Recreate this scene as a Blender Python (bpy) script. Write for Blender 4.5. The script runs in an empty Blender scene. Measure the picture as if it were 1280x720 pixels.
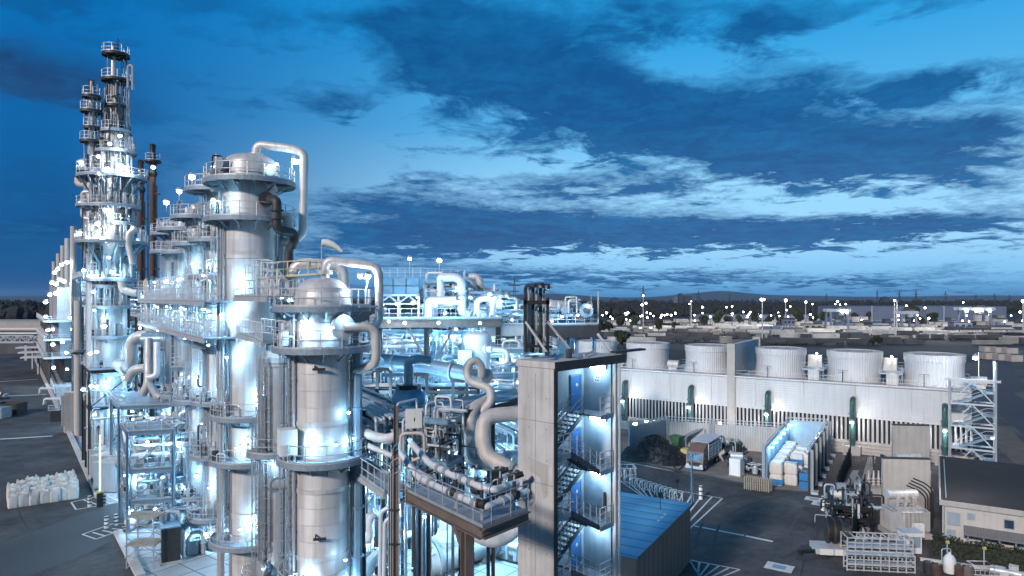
import bpy, math, random
from mathutils import Vector as V, Matrix
R = math.radians
random.seed(7)
scene = bpy.context.scene
COL = scene.collection
F = 834.0; H = 24.0; HY = 372.0        # lens (pixels of a 1280 wide picture), eye height, horizon
def X(px, Y): return (px - 640) / F * Y
def Z(py, Y): return H - (py - HY) / F * Y
def P(px, py, Y): return V((X(px, Y), Y, Z(py, Y)))
def G(px, py, z=0.0):
    Y = (H - z) * F / (py - HY)
    return V((X(px, Y), Y, z))

# ---------------------------------------------------------------- mesh builder
class MB:
    def __init__(s): s.v = []; s.f = []; s.mi = []; s.m = 0
    def add(s, vs, fs):
        n = len(s.v); s.v += [tuple(v) for v in vs]
        s.f += [tuple(i + n for i in f) for f in fs]; s.mi += [s.m] * len(fs)
        return s
    def box(s, c, size, rz=0.0, rot=None):
        hx, hy, hz = size[0] / 2, size[1] / 2, size[2] / 2
        M = rot if rot is not None else Matrix.Rotation(rz, 3, 'Z')
        c = V(c)
        vs = [c + M @ V((x * hx, y * hy, z * hz)) for z in (-1, 1) for y in (-1, 1) for x in (-1, 1)]
        return s.add(vs, [(0, 2, 3, 1), (4, 5, 7, 6), (0, 1, 5, 4), (2, 6, 7, 3), (0, 4, 6, 2), (1, 3, 7, 5)])
    def beam(s, p, q, w, h=None, up=(0, 0, 1)):
        p, q = V(p), V(q); h = h or w
        d = q - p; L = d.length
        if L < 1e-5: return s
        d.normalize(); u = V(up)
        if abs(d.dot(u)) > .98: u = V((1, 0, 0))
        x = d.cross(u).normalized(); u = x.cross(d)
        vs = []
        for e in (p, q):
            for a, b in ((-1, -1), (1, -1), (1, 1), (-1, 1)):
                vs.append(e + x * (a * w / 2) + u * (b * h / 2))
        return s.add(vs, [(3, 2, 1, 0), (4, 5, 6, 7), (0, 1, 5, 4), (1, 2, 6, 5), (2, 3, 7, 6), (3, 0, 4, 7)])
    def ibeam(s, p, q, w, h, t=.03, up=(0, 0, 1)):
        p, q = V(p), V(q); d = (q - p).normalized(); u = V(up)
        if abs(d.dot(u)) > .98: u = V((1, 0, 0))
        x = d.cross(u).normalized(); u = x.cross(d)
        s.beam(p + u * (h / 2 - t / 2), q + u * (h / 2 - t / 2), w, t, u)
        s.beam(p - u * (h / 2 - t / 2), q - u * (h / 2 - t / 2), w, t, u)
        s.beam(p, q, t, h - 2 * t, u)
        return s
    def ring(s, c, x, y, r, n):
        i = len(s.v)
        for k in range(n):
            a = 2 * math.pi * k / n
            s.v.append(tuple(c + x * (r * math.cos(a)) + y * (r * math.sin(a))))
        return i
    def _f(s, f): s.f.append(f); s.mi.append(s.m)
    def cyl(s, p, q, r, r1=None, n=12, caps=True):
        p, q = V(p), V(q); r1 = r if r1 is None else r1
        d = (q - p).normalized(); u = V((0, 0, 1)) if abs(d.z) < .95 else V((1, 0, 0))
        x = d.cross(u).normalized(); y = d.cross(x)
        a = s.ring(p, x, y, r, n); b = s.ring(q, x, y, r1, n)
        for k in range(n):
            k2 = (k + 1) % n; s._f((a + k, b + k, b + k2, a + k2))
        if caps:
            s._f(tuple(a + k for k in range(n))); s._f(tuple(b + k for k in reversed(range(n))))
        return s
    def tube(s, pts, r, n=8, bend=None, caps=True, arc=5):
        pts = [V(p) for p in pts]
        if bend and len(pts) > 2:
            out = [pts[0]]
            for i in range(1, len(pts) - 1):
                a, b, c = pts[i - 1], pts[i], pts[i + 1]
                d1, d2 = (a - b), (c - b)
                t = min(bend, d1.length * .49, d2.length * .49)
                if d1.length < 1e-6 or d2.length < 1e-6: continue
                p0 = b + d1.normalized() * t; p1 = b + d2.normalized() * t
                for k in range(arc + 1):
                    w = k / arc
                    out.append(p0 * (1 - w) ** 2 + b * (2 * w * (1 - w)) + p1 * w * w)
            out.append(pts[-1]); pts = out
        q = [pts[0]]
        for p in pts[1:]:
            if (p - q[-1]).length > 1e-4: q.append(p)
        pts = q
        if len(pts) < 2: return s
        d = (pts[1] - pts[0]).normalized()
        u = V((0, 0, 1)) if abs(d.z) < .95 else V((1, 0, 0))
        x = d.cross(u).normalized(); rings = []
        for i, p in enumerate(pts):
            if i == 0: t = d
            elif i == len(pts) - 1: t = (pts[i] - pts[i - 1]).normalized()
            else: t = ((pts[i] - pts[i - 1]).normalized() + (pts[i + 1] - pts[i]).normalized())
            t = t.normalized() if t.length > 1e-6 else d
            x = (x - t * x.dot(t)).normalized(); y = t.cross(x)
            rr = r[i] if isinstance(r, (list, tuple)) else r
            rings.append(s.ring(p, x, y, rr, n))
        for a, b in zip(rings, rings[1:]):
            for k in range(n):
                k2 = (k + 1) % n; s._f((a + k, a + k2, b + k2, b + k))
        if caps:
            s._f(tuple(rings[0] + k for k in reversed(range(n)))); s._f(tuple(rings[-1] + k for k in range(n)))
        return s
    def lathe(s, c, prof, n=32, a0=0.0, a1=2 * math.pi):
        cx, cy = c[0], c[1]; full = abs(a1 - a0 - 2 * math.pi) < 1e-6
        m = n if full else n + 1; rows = []
        for r, z in prof:
            i = len(s.v)
            for k in range(m):
                a = a0 + (a1 - a0) * k / n
                s.v.append((cx + r * math.cos(a), cy + r * math.sin(a), z))
            rows.append(i)
        for a, b in zip(rows, rows[1:]):
            for k in range(n):
                k2 = (k + 1) % m; s._f((a + k, a + k2, b + k2, b + k))
        return s
    def sector(s, c, r0, r1, a0, a1, z0, z1, n=24):
        """a flat annular floor with thickness"""
        full = abs(a1 - a0 - 2 * math.pi) < 1e-3
        return s.lathe(c, [(r0, z1), (r0, z0), (r1, z0), (r1, z1), (r0, z1)], n, a0, a1 if not full else a0 + 2 * math.pi)
    def ball(s, c, r, n=10, sz=1.0):
        c = V(c); m = max(4, n // 2)
        prof = [(max(1e-4, r * math.sin(math.pi * k / m)), c.z - sz * r * math.cos(math.pi * k / m)) for k in range(m + 1)]
        return s.lathe(c, prof, n)
    def prism(s, poly, z0, z1):
        n = len(poly)
        vs = [(p[0], p[1], z0) for p in poly] + [(p[0], p[1], z1) for p in poly]
        area = sum(poly[i][0] * poly[(i + 1) % n][1] - poly[(i + 1) % n][0] * poly[i][1] for i in range(n))
        fs = [tuple(range(n, 2 * n)), tuple(reversed(range(n)))]
        fs += [(i, (i + 1) % n, n + (i + 1) % n, n + i) for i in range(n)]
        if area < 0: fs = [tuple(reversed(f)) for f in fs]
        return s.add(vs, fs)
    def sheet(s, poly, z=0.0):
        n = len(poly)
        area = sum(poly[i][0] * poly[(i + 1) % n][1] - poly[(i + 1) % n][0] * poly[i][1] for i in range(n))
        f = tuple(range(n)) if area > 0 else tuple(reversed(range(n)))
        return s.add([(p[0], p[1], z) for p in poly], [f])
    def rail(s, pts, h=1.1, r=.033, step=1.5, closed=False, toe=True, mid=2):
        pts = [V(p) for p in pts]
        if closed: pts = pts + [pts[0]]
        up = V((0, 0, 1)); acc = 0.0; s.beam(pts[0], pts[0] + up * h, r * 1.6, r * 1.6)
        for a, b in zip(pts, pts[1:]):
            L = (b - a).length
            for k in range(mid):
                o = up * (h * (1 - k / mid)); s.beam(a + o, b + o, r * 1.5, r * 1.5)
            if toe: s.beam(a + up * .07, b + up * .07, .02, .14)
            t = step - acc
            while t < L:
                p = a + (b - a) * (t / L); s.beam(p, p + up * h, r * 1.5, r * 1.5); t += step
            acc = (acc + L) % step
        if not closed: s.beam(pts[-1], pts[-1] + up * h, r * 1.6, r * 1.6)
        return s

BASE = {}
def _link(name, mb, mats, base, smooth=True):
    me = bpy.data.meshes.new(name)
    bx, by, bz = base
    me.from_pydata([(a - bx, b - by, c - bz) for a, b, c in mb.v], [], mb.f)
    if not isinstance(mats, (list, tuple)): mats = [mats]
    for m in mats: me.materials.append(m)
    if len(mats) > 1: me.polygons.foreach_set('material_index', mb.mi)
    if smooth:
        me.polygons.foreach_set('use_smooth', [True] * len(me.polygons))
        me.set_sharp_from_angle(angle=R(38))
    me.update()
    o = bpy.data.objects.new(name, me); COL.objects.link(o)
    return o
def tag(o, label=None, cat=None, group=None, kind=None):
    if label: o['label'] = label
    if cat: o['category'] = cat
    if group: o['group'] = group
    if kind: o['kind'] = kind
    return o
def thing(name, label, cat, loc, group=None):
    o = bpy.data.objects.new(name, None); COL.objects.link(o)
    o.empty_display_size = .3; o.location = loc; BASE[o.name] = V(loc)
    return tag(o, label, cat, group)
def part(name, mb, mats, parent, label=None, smooth=True):
    base = BASE[parent.name]
    o = _link(name, mb, mats, base, smooth); o.parent = parent; BASE[o.name] = base
    if label: o['label'] = label
    return o
def solo(name, mb, mats, label, cat, group=None, smooth=True):
    xs = [v[0] for v in mb.v]; ys = [v[1] for v in mb.v]; zs = [v[2] for v in mb.v]
    base = V(((min(xs) + max(xs)) / 2, (min(ys) + max(ys)) / 2, min(zs)))
    o = _link(name, mb, mats, base, smooth); o.location = base; BASE[o.name] = base
    return tag(o, label, cat, group)
def struct(name, mb, mats, kind='structure', smooth=False):
    o = _link(name, mb, mats, (0, 0, 0), smooth); o['kind'] = kind
    return o
def dup(o, loc=None, rz=None, label=None, parent=None):
    c = o.copy(); COL.objects.link(c); BASE[c.name] = BASE.get(o.name, V((0, 0, 0)))
    if parent: c.parent = parent
    if loc is not None: c.location = loc
    if rz is not None: c.rotation_euler = (0, 0, rz)
    if label: c['label'] = label
    for ch in o.children: dup(ch, parent=c)
    return c

# ---------------------------------------------------------------- materials
def mat(name, col, rough=.6, metal=0.0, var=.18, scale=1.2, bump=0.0, bscale=20, streak=0.0, spec=.5):
    m = bpy.data.materials.new(name); m.use_nodes = True
    nt = m.node_tree; N = nt.nodes; L = nt.links
    b = N['Principled BSDF']
    tc = N.new('ShaderNodeTexCoord')
    ns = N.new('ShaderNodeTexNoise'); ns.inputs['Scale'].default_value = scale
    ns.inputs['Detail'].default_value = 6; ns.inputs['Roughness'].default_value = .62
    L.new(tc.outputs['Object'], ns.inputs['Vector'])
    rp = N.new('ShaderNodeValToRGB')
    rp.color_ramp.elements[0].position = .3; rp.color_ramp.elements[1].position = .72
    lo = [max(0, c * (1 - var)) for c in col]; hi = [min(1, c * (1 + var)) for c in col]
    rp.color_ramp.elements[0].color = (*lo, 1); rp.color_ramp.elements[1].color = (*hi, 1)
    L.new(ns.outputs['Fac'], rp.inputs['Fac']); out = rp.outputs['Color']
    if streak:
        mp = N.new('ShaderNodeMapping'); mp.inputs['Scale'].default_value = (2.2, 2.2, .12)
        n2 = N.new('ShaderNodeTexNoise'); n2.inputs['Scale'].default_value = 1.6; n2.inputs['Detail'].default_value = 5
        L.new(tc.outputs['Object'], mp.inputs['Vector']); L.new(mp.outputs['Vector'], n2.inputs['Vector'])
        r2 = N.new('ShaderNodeValToRGB'); r2.color_ramp.elements[0].position = .46; r2.color_ramp.elements[1].position = .7
        r2.color_ramp.elements[0].color = (1, 1, 1, 1); k = 1 - streak; r2.color_ramp.elements[1].color = (k, k * .97, k * .93, 1)
        L.new(n2.outputs['Fac'], r2.inputs['Fac'])
        mx = N.new('ShaderNodeMixRGB'); mx.blend_type = 'MULTIPLY'; mx.inputs['Fac'].default_value = 1
        L.new(out, mx.inputs['Color1']); L.new(r2.outputs['Color'], mx.inputs['Color2']); out = mx.outputs['Color']
    L.new(out, b.inputs['Base Color'])
    b.inputs['Metallic'].default_value = metal
    mr = N.new('ShaderNodeMapRange'); mr.inputs['To Min'].default_value = max(.05, rough - .1); mr.inputs['To Max'].default_value = min(1, rough + .12)
    L.new(ns.outputs['Fac'], mr.inputs['Value']); L.new(mr.outputs['Result'], b.inputs['Roughness'])
    if bump:
        n3 = N.new('ShaderNodeTexNoise'); n3.inputs['Scale'].default_value = bscale; n3.inputs['Detail'].default_value = 4
        L.new(tc.outputs['Object'], n3.inputs['Vector'])
        bp = N.new('ShaderNodeBump'); bp.inputs['Strength'].default_value = bump; bp.inputs['Distance'].default_value = .05
        L.new(n3.outputs['Fac'], bp.inputs['Height']); L.new(bp.outputs['Normal'], b.inputs['Normal'])
    return m
def emis(name, col, s):
    m = bpy.data.materials.new(name); m.use_nodes = True
    b = m.node_tree.nodes['Principled BSDF']; b.inputs['Base Color'].default_value = (*col, 1)
    b.inputs['Emission Color'].default_value = (*col, 1); b.inputs['Emission Strength'].default_value = s
    return m
M = dict(
    clad=mat('aluminium_cladding', (.64, .62, .61), .42, .22, .07, .9, .06, 3, .22),
    clad2=mat('dull_cladding', (.50, .49, .49), .48, .2, .1, 1.1, .02, 6, .15),
    galv=mat('galvanised_steel', (.50, .53, .56), .45, .35, .12, 3),
    galv2=mat('weathered_galvanised', (.36, .39, .42), .5, .3, .15, 3),
    dark=mat('dark_steel', (.045, .043, .045), .5, .2, .3, 2),
    black=mat('black_paint', (.014, .014, .016), .45, 0, .3, 2),
    brown=mat('brown_primer_steel', (.17, .135, .12), .6, .1, .2, 2, streak=.15),
    rust=mat('rust_brown', (.085, .052, .045), .7, .1, .35, 2, streak=.2),
    tan=mat('tan_pipe_insulation', (.54, .49, .46), .55, .1, .12, 1.5, streak=.08),
    white=mat('white_pipe_paint', (.68, .69, .71), .45, .15, .08, 2, streak=.08),
    whitep=mat('white_plaster', (.72, .71, .69), .7, 0, .06, .7, streak=.1),
    bluep=mat('blue_grey_pipe', (.20, .31, .40), .4, .25, .15, 2),
    bluev=mat('blue_vessel', (.16, .33, .46), .35, .3, .15, 2),
    door=mat('blue_door_paint', (.05, .17, .42), .5, 0, .1, 2),
    grate=mat('floor_grating', (.27, .33, .39), .6, .3, .2, 4),
    conc=mat('concrete', (.40, .375, .355), .85, 0, .12, .6, .15, 12, .12),
    tower=mat('board_marked_concrete', (.50, .48, .47), .85, 0, .2, .45, .2, 10, .22),
    inwall=mat('painted_inner_wall', (.38, .46, .53), .7, 0, .14, 1.2, .05, 12, .1),
    pave=mat('plant_pavement', (.28, .30, .32), .75, 0, .2, .25, .05, 8),
    slab=mat('concrete_road', (.058, .062, .068), .7, 0, .25, .15, .05, 8),
    kerb=mat('pale_kerb', (.56, .53, .51), .8, 0, .15, .8),
    paint=mat('road_paint', (.62, .60, .58), .7, 0, .2, 3),
    panel=mat('cooling_panel', (.55, .55, .56), .6, .05, .05, .35, streak=.10),
    fan=mat('fan_stack_panel', (.58, .58, .59), .55, .05, .06, .5, streak=.08),
    green=mat('green_coated_pipe', (.035, .085, .08), .35, .2, .2, 2),
    coal=mat('coal', (.010, .010, .012), .6, 0, .5, 3, .9, 6),
    earth=mat('brown_earth', (.13, .105, .085), .95, 0, .35, .6, .3, 8),
    gravel=mat('grey_gravel', (.30, .285, .27), .9, 0, .4, 9, .8, 25),
    bag=mat('woven_bag_cloth', (.62, .58, .54), .8, 0, .1, 3, .2, 14),
    bluebag=mat('blue_film', (.03, .18, .42), .4, 0, .2, 2),
    roofb=mat('blue_grey_roof', (.16, .31, .46), .45, .15, .1, .8, streak=.12),
    corr=mat('brown_corrugated_wall', (.075, .062, .058), .5, .2, .15, 1.5, streak=.1),
    felt=mat('dark_roof_felt', (.017, .016, .016), .9, 0, .5, .35, .2, 8),
    plaster=mat('beige_plaster', (.50, .46, .43), .85, 0, .08, .8, streak=.1),
    wood=mat('pallet_wood', (.36, .31, .24), .8, 0, .2, 4),
    orange=mat('brown_truck_paint', (.17, .105, .085), .4, .1, .15, 2),
    yellow=mat('yellow_paint', (.50, .45, .16), .5, 0, .15, 2),
    glass=mat('dark_glass', (.02, .04, .07), .12, 0, .2, 2),
    leaf=mat('dark_leaves', (.035, .05, .028), .8, 0, .4, 1.5),
    leafn=mat('hedge_leaves', (.028, .036, .022), .8, 0, .4, 3),
    bark=mat('tree_bark', (.06, .05, .04), .9, 0, .3, 4),
    rubber=mat('black_rubber', (.015, .015, .015), .8, 0, .2, 2),
    cabinet=mat('grey_cabinet', (.30, .36, .41), .5, .2, .08, .8, streak=.1),
    fardark=mat('far_woods', (.020, .024, .026), .95, 0, .4, .02),
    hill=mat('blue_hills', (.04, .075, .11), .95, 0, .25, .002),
    wagonw=mat('pale_wagon_paint', (.46, .455, .45), .55, .1, .5, .15),
    wagond=mat('dark_wagon_paint', (.07, .07, .08), .6, .1, .4, .15),
    wagonb=mat('blue_wagon_paint', (.06, .11, .22), .5, .1, .3, .15),
    wagont=mat('tan_wagon_paint', (.26, .25, .23), .6, .1, .3, .15),
    shed=mat('blue_grey_shed', (.13, .16, .24), .6, .1, .12, .05),
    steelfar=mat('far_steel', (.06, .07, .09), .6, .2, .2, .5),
    lamp=emis('lamp_glass', (.82, .93, 1.0), 26),
    lampw=emis('warm_lamp_glass', (1.0, .93, .85), 22),
    lampc=emis('lit_tube', (.55, .95, .92), 1.6),
    panelglow=emis('lit_sign', (.35, .75, 1.0), 1.5),
    winglow=emis('lit_window', (1.0, .85, .55), 1.2),
)
def sheets(m, nu=1.6, dz=1.02, lo=.92, hi=1.03):
    """separate cladding sheets: each one a slightly different tone round the axis and up the shell"""
    nt = m.node_tree; N = nt.nodes; L = nt.links; b = N['Principled BSDF']
    tc = N.new('ShaderNodeTexCoord'); s = N.new('ShaderNodeSeparateXYZ'); L.new(tc.outputs['Object'], s.inputs[0])
    def mm(op, a, v):
        n = N.new('ShaderNodeMath'); n.operation = op; L.new(a, n.inputs[0])
        if isinstance(v, float): n.inputs[1].default_value = v
        elif v is not None: L.new(v, n.inputs[1])
        return n.outputs[0]
    row = mm('FLOOR', mm('DIVIDE', s.outputs[2], dz), None)
    an = mm('FLOOR', mm('ADD', mm('MULTIPLY', mm('ARCTAN2', s.outputs[0], s.outputs[1]), nu), mm('MULTIPLY', row, .5)), None)
    c = N.new('ShaderNodeCombineXYZ'); L.new(row, c.inputs[0]); L.new(an, c.inputs[1])
    w = N.new('ShaderNodeTexWhiteNoise'); w.noise_dimensions = '2D'; L.new(c.outputs[0], w.inputs['Vector'])
    r = N.new('ShaderNodeMapRange'); r.inputs['To Min'].default_value = lo; r.inputs['To Max'].default_value = hi; L.new(w.outputs['Value'], r.inputs['Value'])
    x = N.new('ShaderNodeMixRGB'); x.blend_type = 'MULTIPLY'; x.inputs[0].default_value = 1; L.new(b.inputs['Base Color'].links[0].from_socket, x.inputs[1]); L.new(r.outputs[0], x.inputs[2]); L.new(x.outputs[0], b.inputs['Base Color'])
    r2 = N.new('ShaderNodeMapRange'); r2.inputs['To Min'].default_value = .32; r2.inputs['To Max'].default_value = .56; L.new(w.outputs['Color'], r2.inputs['Value']); L.new(r2.outputs[0], b.inputs['Roughness'])
sheets(M['clad']); sheets(M['clad2'], 1.6, 1.3)
COOL = (.30, .66, 1.0)
NEUT = (.70, .86, 1.0)
LK = .62
def light(p, w, col=COOL, r=.12):
    d = bpy.data.lights.new('point_light', 'POINT'); d.energy = w; d.color = col; d.shadow_soft_size = r
    o = bpy.data.objects.new('point_light', d); COL.objects.link(o); o.location = p
    return o
def flood(root, p, w=200, r=.16, arm=None, col=COOL, drop=None):
    """a lit floodlight: housing with its arm, glass globe below, and the light it gives"""
    p = V(p); mb = MB()
    mb.cyl(p + V((0, 0, r * .55)), p + V((0, 0, r * 1.25)), r * 1.05, r * .6, 10)
    if arm is not None:
        a = V(arm); mb.tube([a, V((a.x, a.y, p.z + r * 1.6)), p + V((0, 0, r * 1.6)), p + V((0, 0, r * 1.1))] if a.z < p.z and (V((a.x, a.y, 0)) - V((p.x, p.y, 0))).length > .15 else [a, p + V((0, 0, r))], .035, 6, .2)
    o = part('floodlight', mb, M['galv'], root)
    k = (math.sin(p.x * 12.9 + p.z * 78.2) * 43758.5) % 1.0; r2 = r * (.62 + .34 * k)
    g = MB(); g.ball(p, r2, 10, .62)
    gl = part('lamp_globe', g, M['lampw'] if k > .68 else M['lamp'], o)
    if w:
        l = light(p + V((0, -.02, -r * 1.6 - .05)) if drop is None else p + V(drop), w * LK, col, .1)
        l.parent = o; l.location = V(l.location) - BASE[o.name]
    return o
# ---------------------------------------------------------------- camera, sun, sky
cam = bpy.data.cameras.new('camera'); co = bpy.data.objects.new('camera', cam); COL.objects.link(co)
co.location = (0, 0, H); co.rotation_euler = (R(90), 0, 0)
cam.sensor_width = 36; cam.lens = 36 * F / 1280; cam.shift_y = (HY - 360) / 1280
cam.clip_start = .5; cam.clip_end = 40000
scene.camera = co
SUN_DIR = V((.55, .835, -.48)).normalized()      # the way the light travels
sd = bpy.data.lights.new('sun', 'SUN'); sd.energy = 2.5; sd.angle = R(4.5); sd.color = (1.0, .93, .88)
so = bpy.data.objects.new('sun', sd); COL.objects.link(so)
so.rotation_euler = SUN_DIR.to_track_quat('-Z', 'Y').to_euler()
w = bpy.data.worlds.new('World'); scene.world = w; w.use_nodes = True
nt = w.node_tree; N = nt.nodes; L = nt.links
bg = N['Background']
def mth(op, a, b=None, c=None, clamp=False):
    n = N.new('ShaderNodeMath'); n.operation = op; n.use_clamp = clamp
    for i, x in enumerate((a, b, c)):
        if x is None: continue
        if isinstance(x, (int, float)): n.inputs[i].default_value = x
        else: L.new(x, n.inputs[i])
    return n.outputs[0]
def mixc(f, a, b):
    n = N.new('ShaderNodeMixRGB')
    for k, x in (('Fac', f), ('Color1', a), ('Color2', b)):
        if isinstance(x, tuple): n.inputs[k].default_value = (*x, 1)
        elif isinstance(x, (int, float)): n.inputs[k].default_value = x
        else: L.new(x, n.inputs[k])
    return n.outputs[0]
tc = N.new('ShaderNodeTexCoord'); sp = N.new('ShaderNodeSeparateXYZ'); L.new(tc.outputs['Generated'], sp.inputs[0])
dx, dy, dz = sp.outputs
az = mth('ARCTAN2', dx, dy)                                   # 0 straight ahead, + to the right
hyp = mth('SQRT', mth('ADD', mth('MULTIPLY', dx, dx), mth('MULTIPLY', dy, dy)))
el = mth('ARCTAN2', dz, hyp)
elp = mth('MAXIMUM', el, 0.0)
# cloud layer seen in perspective: it thins into streaks towards the horizon
den = mth('ADD', mth('MAXIMUM', dz, 0.0), .10)
cx = mth('DIVIDE', dx, den); cy = mth('DIVIDE', dy, den)
cmb = N.new('ShaderNodeCombineXYZ'); L.new(cx, cmb.inputs[0]); L.new(cy, cmb.inputs[1]); cmb.inputs[2].default_value = 3.7
def noise(vec, scale, detail, rough, dist=0.0):
    n = N.new('ShaderNodeTexNoise'); n.inputs['Scale'].default_value = scale; n.inputs['Detail'].default_value = detail
    n.inputs['Roughness'].default_value = rough; n.inputs['Distortion'].default_value = dist; L.new(vec, n.inputs['Vector'])
    return n.outputs['Fac']
n1 = noise(cmb.outputs[0], .85, 9, .60, .35)
n2 = noise(cmb.outputs[0], 3.4, 9, .66, .5)
n3 = noise(cmb.outputs[0], 11.0, 8, .66, .6)
fb = mth('ADD', mth('ADD', mth('MULTIPLY', mth('SUBTRACT', n1, .5), 1.25), mth('MULTIPLY', mth('SUBTRACT', n2, .5), 1.0)), mth('MULTIPLY', mth('SUBTRACT', n3, .5), .55))
# warp the blob coordinates a little so that no edge is an ellipse
wz = mth('ADD', az, mth('MULTIPLY', mth('SUBTRACT', n1, .5), .22))
we = mth('ADD', el, mth('MULTIPLY', mth('SUBTRACT', n2, .5), .10))
def blob(a, e, sa, se, amp, tilt=0.0):
    u = mth('SUBTRACT', wz, a); v = mth('SUBTRACT', we, e)
    if tilt: v = mth('SUBTRACT', v, mth('MULTIPLY', u, tilt))
    q = mth('ADD', mth('POWER', mth('DIVIDE', u, sa), 2.0), mth('POWER', mth('DIVIDE', v, se), 2.0))
    return mth('MULTIPLY', mth('EXPONENT', mth('MULTIPLY', q, -1.0)), amp)
def pe(px, py):
    a = math.atan2(px - 640, F); return a, math.atan2((HY - py) * math.cos(a), F)
def sb(px, py, wx, wy, amp, tilt=0.0):
    a, e = pe(px, py); a2, e2 = pe(px + wx, py - wy)
    return blob(a, e, abs(a2 - a), max(.004, math.atan2(wy * math.cos(a), F)), amp, tilt)
BL = [(700, 120, 190, 75, .62, -.15), (900, 170, 190, 52, .55, -.12), (1060, 195, 170, 32, .42, 0), (560, 90, 100, 50, .30, .1), (930, 32, 70, 24, .42, 0),
      (1110, 112, 130, 14, .18, 0), (640, 285, 230, 30, .55, 0), (960, 290, 330, 22, .55, 0), (560, 300, 120, 40, .35, 0), (1230, 230, 90, 60, .16, 0),
      (700, 345, 150, 9, .35, 0), (900, 348, 160, 7, .3, 0), (1110, 352, 180, 6, .25, 0), (430, 140, 45, 26, .22, 0), (540, 220, 60, 12, .22, 0), (280, 58, 70, 12, .24, 0),
      (30, 95, 120, 34, .52, 0), (300, 20, 170, 30, .26, 0), (80, 20, 120, 26, .3, 0), (200, 190, 130, 26, .2, .1), (60, 300, 160, 34, .3, 0), (420, 250, 100, 16, .3, 0), (400, 120, 60, 18, .25, -.2), (250, 100, 100, 14, .2, 0), (330, 300, 100, 18, .2, 0), (150, 140, 70, 10, .2, 0), (100, 240, 120, 30, .18, 0), (1080, 15, 160, 25, .30, 0), (1180, 100, 110, 26, .36, 0), (1010, 95, 80, 18, .25, 0), (800, 20, 90, 24, .3, 0), (1240, 165, 60, 20, .3, 0), (500, 30, 90, 14, .22, 0),
      (1060, 250, 130, 13, -.36, 0), (680, 205, 110, 9, -.22, 0), (760, 235, 180, 14, .22, 0), (1150, 285, 140, 12, .2, 0), (830, 322, 330, 7, -.40, 0), (1120, 325, 160, 6, -.2, 0), (470, 200, 90, 40, -.20, 0), (1180, 60, 120, 36, -.12, 0), (850, 75, 60, 30, -.35, 0), (400, 60, 110, 70, -.2, 0)]
s_ = fb
for b in BL: s_ = mth('ADD', s_, sb(*b))
cov = mth('MULTIPLY', mth('SUBTRACT', s_, .05), 2.9, clamp=True)
cr = N.new('ShaderNodeValToRGB'); L.new(cov, cr.inputs[0]); cr.color_ramp.interpolation = 'EASE'
# clear sky: deep blue high and to the left, pale to the right and low
er = N.new('ShaderNodeValToRGB'); L.new(mth('DIVIDE', elp, .62), er.inputs[0])
E = er.color_ramp.elements
E[0].position = 0; E[0].color = (.05, .27, .56, 1); E[1].position = 1; E[1].color = (.0, .25, .62, 1)
for p_, c_ in ((.05, (.32, .58, .87, 1)), (.12, (.50, .72, .97, 1)), (.26, (.46, .72, .97, 1)), (.40, (.15, .49, .82, 1)), (.60, (.03, .36, .72, 1))):
    e_ = E.new(p_); e_.color = c_
lf = N.new('ShaderNodeMapRange'); L.new(az, lf.inputs['Value']); lf.interpolation_type = 'SMOOTHSTEP'
lf.inputs['From Min'].default_value = -.62; lf.inputs['From Max'].default_value = .12
left = mixc(mth('DIVIDE', elp, .45, clamp=True), (.003, .085, .25), (.0, .18, .50))
clear = mixc(lf.outputs['Result'], left, er.outputs['Color'])
cl_l = (.002, .062, .20); cl_r = (.0015, .070, .235)
cloud = mixc(lf.outputs['Result'], cl_l, cl_r)
cloud = mixc(mth('MULTIPLY', mth('SUBTRACT', mth('ADD', mth('MULTIPLY', n2, .6), mth('MULTIPLY', n3, .4)), .44), 4.0, clamp=True), cloud, mixc(.34, cloud, (.02, .32, .66)))
skyc = mixc(mth('MULTIPLY', cov, .93), clear, cloud)
# a purple-grey breath in the thick clouds, as seen on the left
skyc = mixc(sb(30, 95, 130, 30, .5), skyc, (.03, .035, .11))
skyc = mixc(sb(640, 300, 90, 12, .25), skyc, (.03, .055, .17))
# sky overhead and behind the camera, out of view, darkened to cut fill light
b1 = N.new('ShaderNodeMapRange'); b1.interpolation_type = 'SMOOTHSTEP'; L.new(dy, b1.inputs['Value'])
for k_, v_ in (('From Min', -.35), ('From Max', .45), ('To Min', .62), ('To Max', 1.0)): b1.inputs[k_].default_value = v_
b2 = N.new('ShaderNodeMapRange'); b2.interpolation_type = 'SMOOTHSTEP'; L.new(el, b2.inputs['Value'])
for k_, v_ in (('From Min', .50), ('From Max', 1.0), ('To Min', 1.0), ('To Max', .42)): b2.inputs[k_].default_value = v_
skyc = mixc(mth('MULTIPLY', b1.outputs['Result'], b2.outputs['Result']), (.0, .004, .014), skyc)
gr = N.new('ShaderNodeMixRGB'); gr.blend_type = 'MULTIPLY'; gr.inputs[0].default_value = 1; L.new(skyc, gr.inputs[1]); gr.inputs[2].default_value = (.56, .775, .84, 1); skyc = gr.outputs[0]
st = N.new('ShaderNodeTexSky'); st.sky_type = 'NISHITA'; st.sun_disc = False
st.sun_elevation = math.asin(-SUN_DIR.z); st.sun_rotation = math.atan2(-SUN_DIR.x, -SUN_DIR.y)
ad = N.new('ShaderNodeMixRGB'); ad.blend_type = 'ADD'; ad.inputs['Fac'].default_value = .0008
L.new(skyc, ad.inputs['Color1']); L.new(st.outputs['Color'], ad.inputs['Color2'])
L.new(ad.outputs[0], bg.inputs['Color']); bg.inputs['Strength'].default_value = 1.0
w.cycles.sampling_method = 'AUTOMATIC'
vs = scene.view_settings; vs.view_transform = 'Standard'; vs.look = 'None'; vs.exposure = .34; vs.gamma = 1
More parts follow.
